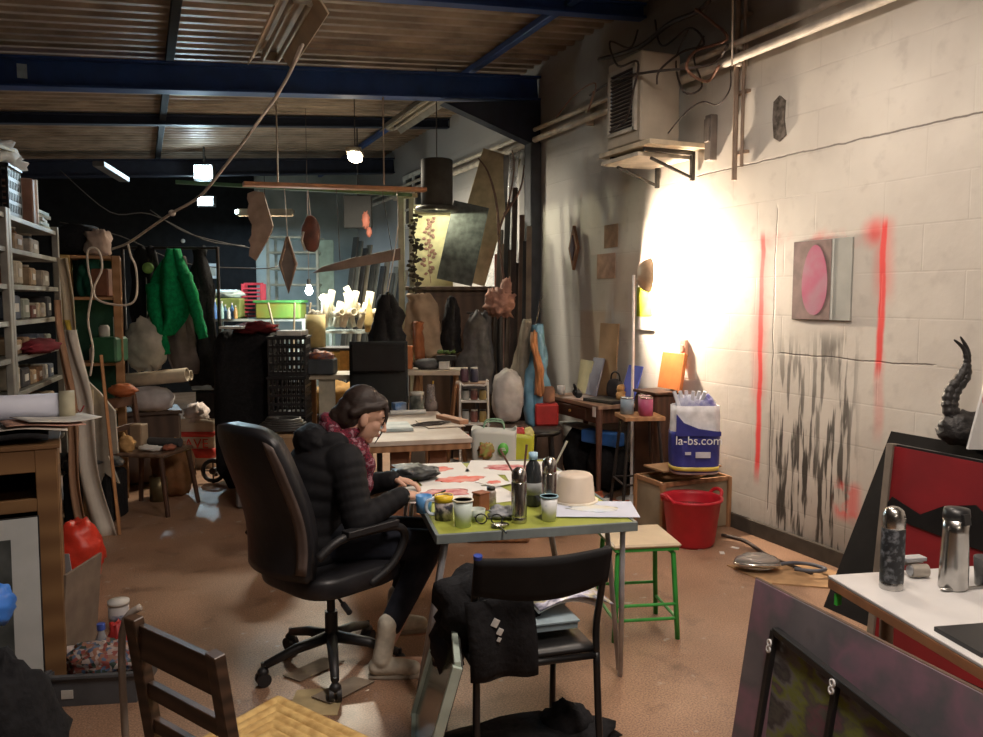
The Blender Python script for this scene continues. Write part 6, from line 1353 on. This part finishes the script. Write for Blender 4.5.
for i in range(3): solid_ = one('storage_box', MB().box((0, 0, .07), (.2, .3, .14)), mat('sb2%d' % i, pal[i*2][0], .7), ['upper', 'middle', 'lower'][i]+' box at the far end of the nearer left shelving bay', 'box', SA-su_*.25+sv*.2+Vector((0, 0, [1.482, 1.272, 1.062][i])), srz)
# on top of it
tc_ = [o for o in bpy.data.objects if o.name == 'plastic_crate'][0]
o = dup(tc_, SP(.44, .2, 2.09), srz, 'black ventilated crate on top of the left metal shelving'); del o['group']
one('foam_chunk', MB().blob((0, 0, .07), (.24, .13, .08), .45, 4, 7, flat=.8), mat('foam_white', (.62, .68, .74), .7), 'larger white foam chunk lying on the black crate at the far left', 'foam', SP(.38, .16, 2.412), srz)
one('foam_chunk', MB().blob((0, 0, .06), (.13, .10, .07), .5, 4, 3, flat=.8), mat('foam_white', (1, 1, 1)), 'smaller white foam chunk to the right on the crate edge', 'foam', SP(.66, .14, 2.41), srz)
one('wood_stick', MB().bar((-.4, 0, .02), (.3, .05, .10), .03, .02), mat('stickp', (.45, .42, .30), .7), 'pale stick lying across the black crate on the shelving', 'stick', SP(.15, .0, 2.41), srz)
t = thing('file_box', 'upright white and brown box on top of the left shelving beside the crate', 'box', SP(.80, .15, 2.09), srz); obj('carton', MB().box((0, 0, .15), (.10, .26, .30)), mat('filebr', (.26, .14, .10), .6), t); obj('white_side', MB().box((.06, -.0, .15), (.03, .27, .31)), WHITE, t)
for i in range(5): one('magazine_stack', MB().box((0, 0, .012), (.26+.01*i, .30, .024), (0, 0, .1*(i % 3)-.1)), mat('mgs%d' % (i % 3), [(.45, .50, .42), (.35, .45, .42), (.5, .48, .42)][i % 3], .6), ['bottom', 'second', 'middle', 'fourth', 'topmost'][i]+' magazine of the pile at the far end on the shelving top', 'magazine', SP(1.10, .18, 2.09+.0245*i), srz)
# tall open wooden cabinet
WC = XY(92, 6.3); t = thing('open_cabinet', 'tall open orange-brown wooden cabinet with crates between shelving and coats', 'cabinet', WC, .0)
HC = zy(256, 6.3)
OWD = stripes('orange_wood2', (.26, .13, .05), (.34, .18, .08), 'z', 3, .6, 3)
for x in (-.18, .18):
    for y in (0, .36): obj('post', MB().box((x, y, HC/2), (.08 if y == 0 and x < 0 else .06, .04, HC)), mat('yellow_wood', (.42, .28, .10), .6) if x < 0 else OWD, t)
for z in (.25, .72, zy(363, 6.3), zy(297, 6.3), HC): obj('shelf', MB().box((0, .18, z-.012), (.42, .38, .024)), OWD, t)
obj('back_panel', MB().box((0, .375, HC/2), (.40, .012, HC)), mat('dgreen', (.02, .07, .045), .8), t)
Zs = zy(363, 6.3)
def o3(px, z, dy=.12): return XY(px, 6.3+dy, z+.002)
solid('green_crate', 'dark green plastic crate on the middle shelf of the open cabinet', 'crate', 108, 6.38, Zs+.002, (.20, .22, .20), mat('grcrate', (.02, .10, .045), .5))
for i, (px, c, r_, h_) in enumerate([(94, (.50, .44, .42), .05, .14), (103, (.45, .42, .38), .04, .10)]):
    jar('milk_can', ['pinkish', 'cream'][i]+' lidded pot beside the dark green crate' if i == 0 else 'cream pot standing inside the green crate top', px, 6.34 if i == 0 else 6.38, Zs+.002 if i == 0 else Zs+.203, r_, h_, mat('mc%d' % i, c, .5), RED if i == 0 else None, 'pot')
one('white_candle', MB().cyl((0, 0, 0), (0, 0, .16), .013), WHITE, 'white candle-like stick rising from the green crate', 'stick', o3(114, Zs+.20, .06))
solid('brown_box', 'red-brown box on the top shelf inside the open cabinet', 'box', 106, 6.45, zy(297, 6.3)+.002, (.14, .2, .22), mat('rbb', (.20, .08, .045), .7))
sheet_shape('green_curtain', 'dark green cloth hanging inside the upper cabinet', 'cloth', 90, 6.45, 0, [(-.09, .08, zy(295, 6.4)), (-.09, .08, zy(275, 6.4)), (-.08, .08, zy(259, 6.4))], mat('dgcloth', (.01, .075, .05), .8), .02, seed=3)
one('black_bag', MB().blob((0, 0, .12), (.18, .16, .13), .12, 3, 3, flat=.9, pw=.6), BLKF, 'boxy black bag on top of the open cabinet', 'bag', XY(80, 6.45, HC), -YAW)
one('paper_bag', MB().blob((0, 0, .09), (.08, .08, .11), .45, 4, 9, flat=.8, pw=.7), mat('paperbag', (.48, .36, .30), .8), 'crumpled pinkish paper bag on the right of the cabinet top', 'bag', XY(101, 6.35, HC), -YAW)
# leaning paper strips and banners
for i, (pa, pb, w_, c, lb) in enumerate([((62, 258), (76, 440), .10, (.50, .42, .30), 'long cream paper banner leaning at the end of the shelving'), ((66, 320), (80, 445), .09, (.55, .40, .06), 'yellow streaked paper banner right of the cream banner'), ((72, 330), (86, 450), .12, (.52, .48, .42), 'white paper banner with red marks beside the open cabinet'), ((58, 300), (68, 445), .06, (.30, .17, .10), 'brown paper banner nearest the metal shelving')]):
    a = P(pa[0], pa[1], 5.62-.05*i); b_ = XY(pb[0]+6, 5.45-.06*i)
    def fn(u, v, a=a, b_=b_, w_=w_, i=i): p = b_.lerp(a, v); return p+CR*((u-.5)*w_*(1.3-.6*v)+.02*math.sin(v*9+i))+CF*(.02*math.sin(u*7+v*5+i))
    o = thing('paper_banner', lb, 'banner', (0, 0, 0)); obj('strip', MB().sheet(fn, 8, 22, .004), mat('pbn%d' % i, c, .7, col2=tuple(min(1, k*1.35) for k in c), scale=5, stretch=(1, 1, .4)), o)
    if i == 2:
        g = MB(); m_ = b_.lerp(a, .62)-CF*.045; g.tube([m_+CR*-.02, m_+CR*.0-Vector((0, 0, .03)), m_+CR*.03+Vector((0, 0, .02))], .005, 5); obj('red_mark', g, RED, o)
for i, (pa, pb, lb) in enumerate([((92, 390), (82, 505), 'thin pale stick leaning before the banners'), ((101, 355), (110, 500), 'orange-brown stick leaning right of the grey board')]):
    a = P(*pa, 5.5); b_ = XY(pb[0], 5.35); one('lath', MB().bar(b_, a, .02, .012), mat('lath%d' % i, [(.5, .42, .3), (.42, .2, .08)][i], .7), lb, 'stick')
t = thing('grey_easel_board', 'light grey cut-out board standing left of the dark wooden chair', 'board', XY(95, 5.6), -YAW)
obj('board', MB().prism([(-.10, .44), (-.09, .72), (-.08, 1.04), (.01, .95), (.11, .82), (.12, .52), (.05, .50), (.12, .30), (.02, .38), (-.05, .20)], .02, (0, 0, 0)), mat('lgrey', (.34, .31, .27), .7), t); obj('strut', MB().bar((-.02, .03, .9), (-.04, .2, 0), .03, .02).bar((.0, .03, .9), (.08, .06, 0), .03, .02), WOODM, t)
# coat rail
CRL = XY(170, 7.4); Zr = zy(252, 7.4)
t = thing('coat_rail', 'dark metal coat rail carrying the green jacket and dark clothes', 'rail', CRL, -YAW)
for x in (-.42, .45): obj('post', MB().cyl((x, 0, 0), (x, 0, Zr+.04), .015), IR, t); obj('foot', MB().bar((x, -.22, .015), (x, .22, .015), .03, .03), IR, t)
obj('rail', MB().cyl((-.42, 0, Zr+.03), (.45, 0, Zr+.03), .013), IR, t)
GJ = mat('green_fleece', (.0, .20, .065), .85, bump=.3, scale=30, var=.25)
t = thing('jacket', 'bright green jacket hanging by its collar on the coat rail', 'jacket', XY(175, 7.28), -YAW)
g = MB()
rows = [(-.17, .02, zy(350, 7.28)), (-.20, .20, zy(320, 7.28)), (-.23, .22, zy(298, 7.28)), (-.20, .18, zy(278, 7.28)), (-.12, .10, zy(262, 7.28)), (-.03, .06, zy(252, 7.28))]
rr = cr_spline([Vector(r) for r in [(-.17, -.02, zy(335, 7.28)), (-.19, .12, zy(318, 7.28)), (-.21, .16, zy(300, 7.28)), (-.19, .16, zy(280, 7.28)), (-.12, .10, zy(264, 7.28)), (-.03, .05, zy(250, 7.28))]], 6)
def gj(u, v): i = v*(len(rr)-1); a = rr[int(i)]; b = rr[min(int(i)+1, len(rr)-1)]; r_ = a.lerp(b, i-int(i)); return (r_.x+(r_.y-r_.x)*u, -.09*math.sin(u*PI)-.03*math.sin(u*13+v*3)-.02*noise.noise(Vector((u*4, v*5, 0))), r_.z)
obj('front', g.sheet(gj, 26, len(rr)-1, .03), GJ, t)
Zb = zy(358, 7.28)
obj('sleeve', MB().tube([(-.17, -.05, zy(285, 7.28)), (-.15, -.09, zy(310, 7.28)), (-.10, -.09, zy(335, 7.28)), (-.07, -.08, zy(354, 7.28))], lambda s_: .065-.02*s_+.006*math.sin(s_*25), 12, smooth_n=4), GJ, t)
obj('sleeve', MB().tube([(.10, -.03, zy(275, 7.28)), (.17, -.05, zy(295, 7.28)), (.22, -.05, zy(318, 7.28)), (.26, -.04, zy(338, 7.28))], lambda s_: .065-.02*s_+.006*math.sin(s_*25), 12, smooth_n=4), GJ, t)
sheet_shape('coat', 'brown-grey coat hanging below the bright green jacket', 'coat', 181, 7.45, 0, [(-.12, .14, zy(372, 7.45)), (-.13, .13, zy(345, 7.45)), (-.10, .12, zy(318, 7.45)), (-.05, .08, zy(290, 7.45)), (-.02, .04, zy(258, 7.45))], mat('taupe', (.17, .14, .13), .9), .05, seed=2)
sheet_shape('coat', 'black clothes hanging left of the bright green jacket', 'coat', 147, 7.42, 0, [(-.08, .12, zy(365, 7.42)), (-.10, .14, zy(330, 7.42)), (-.13, .13, zy(280, 7.42)), (-.09, .10, zy(258, 7.42)), (-.05, .06, zy(250, 7.42))], BLKF, .06, seed=4)
sheet_shape('coat', 'long black coat hanging right of the bright green jacket', 'coat', 202, 7.50, 0, [(-.12, .14, zy(385, 7.5)), (-.13, .13, zy(345, 7.5)), (-.12, .11, zy(300, 7.5)), (-.06, .06, zy(262, 7.5)), (-.04, .04, zy(250, 7.5))], BLKF, .06, seed=8)
one('round_badge', MB().lathe([(.001, -.01), (.05, -.01), (.05, .01), (.001, .01)], (0, 0, 0), 16, rotm((PI/2, 0, 0))), mat('lime_cap', (.22, .42, .10), .5), 'small round lime green disc pinned on the black clothes', 'disc', P(148, 268, 7.26))
one('white_bag', MB().blob((0, 0, 0), (.17, .12, .24), .22, 3, 8, 26, 20, pw=.85), mat('bag_offwhite', (.50, .47, .40), .5, bump=.4), 'bulging white plastic bag hanging below the black clothes', 'bag', P(147, 345, 7.2), -YAW)
one('bag_string', MB().cyl(P(147, 320, 7.25), P(146, 252, 7.38)+Vector((0, 0, .02)), .005, n=5), WH, 'string tying the bulging white bag to the coat rail', 'string')
# chest with pillow, rolls
t = thing('low_chest', 'low dark chest behind the dark wooden chair, piled with soft bundles', 'chest', XY(138, 7.0), .05)
obj('body', MB().box((0, 0, .31), (.60, .40, .60)), CBM, t); obj('lid', MB().box((0, 0, .625), (.62, .43, .03)), CBM, t)
one('white_pillow', MB().blob((0, 0, .10), (.20, .16, .11), .15, 2, 3, flat=.92, pw=.85), mat('pillow', (.55, .53, .55), .8), 'rounded white bundle like a pillow on the low dark chest', 'pillow', XY(146, 6.9, .642), -YAW)
one('paper_roll', MB().lathe([(.05, -.36), (.06, -.36), (.06, .36), (.05, .36), (.05, -.36)], (0, 0, .06), 20, rotm((0, PI/2-.10, 0))), mat('roll_cream', (.55, .46, .34), .7), 'thick cream roll lying across the white bundle', 'roll', XY(143, 6.9, .86), -YAW)
one('paper_roll', MB().lathe([(.035, -.34), (.045, -.34), (.045, .34), (.035, .34), (.035, -.34)], (0, 0, .05), 20, rotm((0, PI/2-.05, 0))), mat('roll_cream', (1, 1, 1)), 'thinner cream roll right behind the thick one', 'roll', XY(150, 7.03, .87), -YAW)
one('brown_bundle', MB().blob((0, 0, .22), (.17, .15, .24), .25, 3, 6, flat=.9), mat('brown_bundle', (.22, .11, .05), .85, bump=.4), 'brown crumpled sack on the floor beside the dark chair', 'sack', XY(168, 6.45), -YAW)
# printed bag
t = tote('printed_bag', 'white woven bag with red bands and letters AVE, crumpled white plastic on top', 196, 7.62, 0, .32, .22, .46, mat('ave_white', (.55, .47, .38), .6))
for z, h_ in ((.30, .05), (.10, .09)): obj('red_band', MB().sheet(lambda u, v, z=z, h_=h_: (math.copysign(abs(math.cos(2*PI*u))**.35, math.cos(2*PI*u))*.163*(1+.06*v), math.copysign(abs(math.sin(2*PI*u))**.35, math.sin(2*PI*u))*.113*(1-.3*(z/.46)), z+h_*v), 40, 2, .004), mat('ave_red', (.60, .05, .04), .5), t)
text('lettering', 'AVE', .13, (0, -.108, .235), (PI/2, 0, 0), mat('ave_red', (0, 0, 0)), t)
obj('plastic_top', MB().blob((-.03, 0, .50), (.11, .09, .11), .45, 4, 6), mat('plast_top', (.60, .50, .46), .6), t)
# things right of it
solid('black_case', 'black case under the bluish tub, right of the printed bag', 'case', 214, 8.25, 0, (.34, .3, .68), BLKF)
solid('blue_tub', 'pale blue-grey plastic tub on the black case', 'tub', 203, 8.2, .685, (.22, .22, .16), mat('blgr', (.22, .28, .31), .4))
one('brown_cloth', MB().blob((0, 0, .08), (.17, .12, .10), .45, 3, 2, flat=.8), mat('ochre_cloth', (.34, .24, .12), .8), 'ochre brown cloth bunched above the pale blue tub', 'cloth', XY(212, 8.2, .85), -YAW)
t = thing('pushchair_wheel', 'black wheel on the floor between the printed bag and the office chair', 'wheel', XY(208, 6.9, .11), -YAW); obj('tyre', MB().tube([(.09*math.cos(a_*PI/8), 0, .09*math.sin(a_*PI/8)) for a_ in range(17)], .02, 8), BLK, t); obj('hub', MB().cyl((0, -.02, 0), (0, .02, 0), .03).bar((-.09, 0, 0), (.09, 0, 0), .01, .01).bar((0, 0, -.09), (0, 0, .09), .01, .01), IR, t)
# dark wooden chair with things on its seat
t = thing('dining_chair', 'dark wooden chair with oddments on its seat, in front of the low chest', 'chair', XY(146, 6.05), -YAW-.15)
for s_ in (-1, 1):
    obj('leg', MB().cyl((.19, s_*.19, .44), (.25, s_*.22, 0), .022, .016), WOODD, t); obj('leg', MB().cyl((-.19, s_*.17, .44), (-.23, s_*.2, 0), .022, .018), WOODD, t)
    obj('back_post', MB().bar((-.20, s_*.17, .44), (-.25, s_*.18, .86), .035, .03), WOODD, t)
obj('seat', MB().box((0, 0, .45), (.46, .42, .03), ch=.01), stripes('seat_wood', (.12, .07, .045), (.20, .13, .09), 'x', 4, .35), t)
obj('back_rail', MB().bar((-.25, -.18, .82), (-.25, .18, .82), .02, .08).bar((-.235, -.18, .62), (-.235, .18, .62), .02, .04), WOODD, t)
def on_c(x, y, z=0):
    M_ = Matrix.Rotation(t.rotation_euler.z, 4, 'Z'); return t.location+M_ @ Vector((x, y, .467+z))
DC = t.rotation_euler.z
one('brown_box', MB().box((0, 0, .09), (.10, .10, .18)), mat('bb1', (.30, .22, .15), .7), 'upright brown box at the left of the dark chair seat', 'box', on_c(-.13, .05), DC)
one('work_glove', MB().blob((0, 0, .05), (.06, .05, .07), .4, 4, 4, flat=.8), mat('glove', (.46, .28, .12), .8), 'tan crumpled glove before the upright brown box', 'glove', on_c(-.12, -.13), DC)
one('dark_roll', MB().cyl((-.13, 0, .035), (.13, 0, .035), .035), mat('dkroll', (.06, .06, .065), .6), 'dark cylindrical roll on the dark chair seat', 'roll', on_c(.06, .09), DC)
one('white_scrap', MB().blob((0, 0, .02), (.09, .05, .022), .4, 4, 4, flat=.8), WHITE, 'white crumpled paper on the dark chair seat', 'paper', on_c(.04, -.08), DC)
one('red_scrap', MB().blob((0, 0, .02), (.05, .06, .022), .4, 4, 8, flat=.8), mat('brick', (.36, .12, .07), .7), 'brick red scrap at the right of the dark chair seat', 'scrap', on_c(.17, -.04), DC)
one('orange_bag', MB().blob((0, 0, 0), (.11, .08, .05), .25, 3, 4), mat('or_bag', (.42, .12, .04), .6), 'orange roll resting on the chair back below the cream rolls', 'roll', on_c(-.22, .0, .445), DC)
one('paint_can', MB().lathe([(.07, 0), (.07, .2), (.06, .2), (.06, .01)], n=20), mat('gilt', (.18, .14, .07), .4, .6), 'dull brass can on the floor under the dark chair', 'can', XY(152, 6.3), 0)
# heap of black things and red bag on the floor
solid('black_box', 'black box on the floor left of the dark chair', 'box', 88, 5.75, 0, (.34, .3, .36), BLKF)
one('dark_heap', MB().blob((0, 0, .07), (.22, .15, .09), .5, 3, 4, flat=.8), mat('greyblack', (.05, .05, .055), .8, col2=(.25, .22, .19), lo=.6, hi=.68, scale=14), 'dark crumpled cloth on the black box', 'cloth', XY(80, 5.7, .363), -YAW)
one('red_bag', MB().blob((0, 0, .16), (.14, .13, .19), .25, 3, 4, 24, 18, flat=.85, pw=.9), mat('red_plastic', (.62, .04, .02), .4, bump=.4), 'bright red plastic bag on the floor right of the brown cabinet', 'bag', XY(65, 4.45), -YAW)
one('white_card', MB().box((0, 0, .08), (.07, .004, .13), (.2, 0, 0)), mat('greyish_card', (.45, .45, .48), .6), 'pale card leaning before the bright red bag', 'card', XY(52, 4.2, .1), -YAW)
solid('card_box', 'dark box under the pale card', 'box', 50, 4.2, 0, (.18, .16, .098), CBM)
# brown cabinet front left
BX, BD, BH = .95, .50, 1.02
t = thing('wooden_cabinet', 'brown wooden framed cabinet at the left edge with a dark opening', 'cabinet', XY(50, 3.12), .07)
BW = stripes('brown_wood', (.15, .075, .03), (.22, .12, .05), 'z', 2.5, .55, 4)
obj('stile', MB().box((-.04, 0, BH/2), (.075, .03, BH)), BW, t); obj('stile', MB().box((-BX+.04, 0, BH/2), (.08, .03, BH)), BW, t)
for z, h_ in ((BH-.045, .09), (.80, .05), (.04, .08)): obj('rail', MB().box((-BX/2, .001, z), (BX-.15, .028, h_)), BW, t)
obj('side_panel', MB().box((-.01, BD/2+.016, BH/2), (.02, BD-.03, BH)), BW, t); obj('side_panel', MB().box((-BX+.01, BD/2+.016, BH/2), (.02, BD-.03, BH)), BW, t)
obj('back_panel', MB().box((-BX/2, BD, BH/2), (BX, .012, BH)), mat('inner_dark', (.02, .015, .012), .9), t); obj('inner_shelf', MB().box((-BX/2, BD/2, .78), (BX-.05, BD-.05, .02)), BW, t)
obj('top', MB().box((-BX/2, BD/2, BH+.008), (BX+.02, BD+.04, .016)), BW, t)
CM = Matrix.Translation(t.location) @ Matrix.Rotation(.07, 4, 'Z')
def cb(x, y, z): return CM @ Vector((x, y, z))
ZT = BH+.018; CZ = .07
one('black_cloth', MB().sheet(lambda u, v: (-.5+.62*u, -.03+.46*v, .02+.012*math.sin(u*9)+.01*math.sin(v*11+u*3)), 20, 14, .02), BLKF, 'black cloth spread over the top of the brown cabinet', 'cloth', cb(-.15, .03, ZT), CZ)
one('paper_roll', MB().lathe([(.045, -.38), (.056, -.38), (.056, .36), (.045, .36), (.045, -.38)], (0, 0, .056), 24, rotm((0, PI/2, 0))), mat('blue_white_roll', (.56, .58, .68), .6, var=.05), 'large bluish white paper roll lying on the brown cabinet', 'roll', cb(-.30, .30, ZT+.055), CZ)
_c = obj('collar', MB().lathe([(.0575, -.03), (.064, -.03), (.064, .03), (.0575, .03), (.0575, -.03)], (0, 0, .056), 24, rotm((0, PI/2, 0))), mat('cream_collar', (.45, .42, .30), .6), [o for o in bpy.data.objects if o.get('label', '').startswith('large bluish white')][0], 'cream collar')
_c.location = (.34, 0, 0)
for i in range(3): one('loose_paper', MB().sheet(lambda u, v, i=i: (-.14+.28*u, -.10+.2*v, .006+.01*math.sin(u*4+i)), 8, 6, .003), mat('lp%d' % i, [(.5, .46, .40), (.42, .24, .18), (.56, .54, .50)][i], .7), ['cream', 'pinkish', 'white'][i]+' loose paper lying before the bluish roll on the black cloth', 'paper', cb(-.10+.05*i, .12+.02*i, ZT+.045+.014*i), CZ+.2*i)
t = thing('framed_print', 'white mounted picture in a thin frame leaning on the brown cabinet at the left edge', 'picture', cb(-.37, -.14, .0), CZ)
Rl = (-.17, 0, 0); Rr = rotm(Rl); o_ = Vector((0, 0, .40))
obj('backing', MB().box(o_, (.60, .016, .76), Rl, ch=.002), BLK, t)
obj('white_mount', MB().box(o_+Rr @ Vector((0, -.011, 0)), (.59, .005, .75), Rl, ch=.001), mat('mount_white', (.40, .42, .42), .6, var=.05), t)
obj('print', MB().box(o_+Rr @ Vector((-.03, -.015, 0)), (.47, .004, .60), Rl, ch=.001), mat('dark_print', (.02, .025, .025), .5, col2=(.07, .08, .08)), t)
# floor things by the cabinet
one('cardboard_sheet', MB().box((0, 0, .24), (.012, .30, .46), (0, .10, 0)), mat('cb3', (.18, .14, .11), .8), 'dull cardboard panel leaning on the right side of the brown cabinet', 'cardboard', cb(.055, .22, .008), -YAW)
t = thing('water_bottle', 'clear plastic bottle with blue cap beside the brown cabinet', 'bottle', cb(.13, .10, 0)); obj('body', MB().lathe([(.032, 0), (.034, .02), (.034, .15), (.014, .2), (.014, .22)], n=18), mat('clear_pet', (.6, .62, .65), .1, trans=.6), t); obj('cap', MB().cyl((0, 0, .215), (0, 0, .24), .017), mat('cap_blue', (.04, .08, .35), .4), t)
one('red_packet', MB().blob((0, 0, .09), (.045, .04, .10), .35, 4, 3, flat=.9), RED, 'small red packet standing right of the clear bottle', 'packet', cb(.20, .22, 0))
TRp = F(103, 706); t = thing('grey_tray', 'dark grey plastic tray with a small white label at the lower left', 'tray', (TRp.x, TRp.y+.16, 0), -YAW+.12)
GT2 = mat('tray_grey', (.075, .08, .09), .5)
obj('bottom', MB().box((0, 0, .01), (.32, .26, .02)), GT2, t)
obj('wall', MB().box((0, -.135, .06), (.34, .012, .12)).box((0, .135, .06), (.34, .012, .12)).box((-.165, 0, .06), (.012, .27, .12)).box((.165, 0, .06), (.012, .27, .12)), GT2, t)
obj('rim', MB().box((0, -.145, .122), (.37, .022, .012)).box((0, .145, .122), (.37, .022, .012)).box((-.178, 0, .122), (.022, .27, .012)).box((.178, 0, .122), (.022, .27, .012)), GT2, t)
obj('label', MB().box((-.09, -.143, .05), (.045, .003, .035), ch=.0005), WH, t)
one('patterned_bag', MB().blob((0, 0, .06), (.15, .10, .075), .3, 4, 3, 30, 20, flat=.7), multi('floral', [(.35, .27, .25), (.24, .06, .05), (.08, .12, .20), (.38, .32, .29), (.26, .12, .08), (.03, .05, .04)], 60, .6, 'voronoi'), 'colourful patterned cloth bag heaped in the dark grey tray', 'bag', (TRp.x, TRp.y+.17, .055), -YAW)
one('white_wrap', MB().blob((0, 0, .07), (.10, .05, .06), .3, 4, 5, flat=.9), mat('pinkwh', (.45, .40, .40), .6), 'pale plastic wrapping at the left in the dark grey tray', 'wrapping', (TRp.x-.10, TRp.y+.22, .045), -YAW+.3)
t = thing('white_tub', 'round white lidded tub behind the dark grey tray', 'tub', XY(106, 3.8, 0)); obj('body', MB().lathe([(.045, 0), (.047, .01), (.047, .12)], n=24), mat('tub_white', (.55, .54, .56), .4, var=.04), t); obj('lid', MB().lathe([(.05, .118), (.05, .137), (.001, .14)], n=24), WHITE, t); obj('printed_band', MB().lathe([(.0475, .04), (.0475, .075), (.0465, .075), (.0465, .04)], n=24), mat('blue_band', (.10, .12, .22), .4, col2=(.5, .5, .55), scale=40), t)
# dark coat and blue cloth, bottom left corner
one('dark_coat', MB().blob((0, 0, .26), (.15, .14, .30), .2, 3, 3, 26, 20, flat=.88), BLKF, 'black coat slumped in the bottom left corner', 'coat', XY(-14, 2.25), -YAW)
one('blue_cloth', MB().blob((0, 0, .0), (.04, .05, .06), .3, 3, 6), mat('bright_blue', (.04, .18, .62), .5), 'bright blue cloth on the slumped black coat at the left edge', 'cloth', P(-2, 606, 2.3), -YAW)
# ---------------------------------------------------------------- rope and wires overhead
RP = [P(x, y, d) for x, y, d in ((303, 44, 4.6), (285, 82, 4.7), (258, 122, 4.85), (225, 166, 5.1), (200, 196, 5.3), (172, 213, 5.5), (150, 228, 5.75), (128, 243, 5.95), (112, 249, 6.1))]
one('rope', MB().tube(RP, .009, 8, smooth_n=6), mat('rope_white', (.75, .66, .58), .8), 'pale rope running from the unlit fitting down left to the cabinet', 'rope')
one('rope', MB().tube([P(x, y, d) for x, y, d in ((128, 244, 5.94), (131, 256, 5.95), (136, 268, 5.95), (137, 292, 5.95), (132, 303, 5.95), (118, 305, 5.95), (98, 300, 5.97), (94, 288, 5.98), (102, 268, 6.0), (98, 250, 6.02), (88, 250, 6.03), (88, 268, 6.04), (92, 290, 6.05), (88, 320, 6.05), (93, 350, 6.05), (90, 376, 6.05))], .008, 7, smooth_n=5), mat('rope_white', (1, 1, 1)), 'slack end of the pale rope looping before the open cabinet', 'rope')
one('rope_knot', MB().blob((0, 0, 0), (.022, .02, .02), .3, 5, 3), mat('rope_white', (1, 1, 1)), 'knot in the middle of the pale rope', 'knot', P(172, 213, 5.5))
one('rope', MB().tube([P(x, y, 4.75) for x, y in ((300, 46), (280, 92), (262, 116), (250, 132))], .006, 6, smooth_n=5), mat('rope_white', (1, 1, 1)), 'second thinner strand beside the upper part of the pale rope', 'rope')
for i, pp_ in enumerate([[(60, 222), (120, 236), (180, 262), (240, 268), (282, 264)], [(150, 210), (185, 232), (225, 243), (262, 250)], [(60, 170), (110, 212), (150, 214), (205, 240), (245, 246)]]):
    one('overhead_wire', MB().tube([P(x, y, 8.6+.3*i) for x, y in pp_]+([P(284, 240, 12.1)] if i == 0 else []), .006, 5, smooth_n=5), mat('wire_grey', (.12, .12, .12), .6), ['lowest', 'middle', 'upper'][i]+' sagging thin wire crossing the dark back left', 'wire')
one('ceiling_light_cover', MB().box((0, 0, 0), (.12, 1.2, .06), (0, 0, 0)), mat('cov', (.10, .10, .10), .6), 'dim unlit fitting under the roof far left', 'light fixture', P(112, 172, 9.5)+Vector((0, 0, 0)), -.2)
one('beam_tag', MB().box((0, 0, 0), (.07, .004, .11)), mat('tag_blue', (.32, .42, .52), .5), 'small pale tag stuck on the blue beam at the far left', 'tag', Q(22, 71, 7.41))
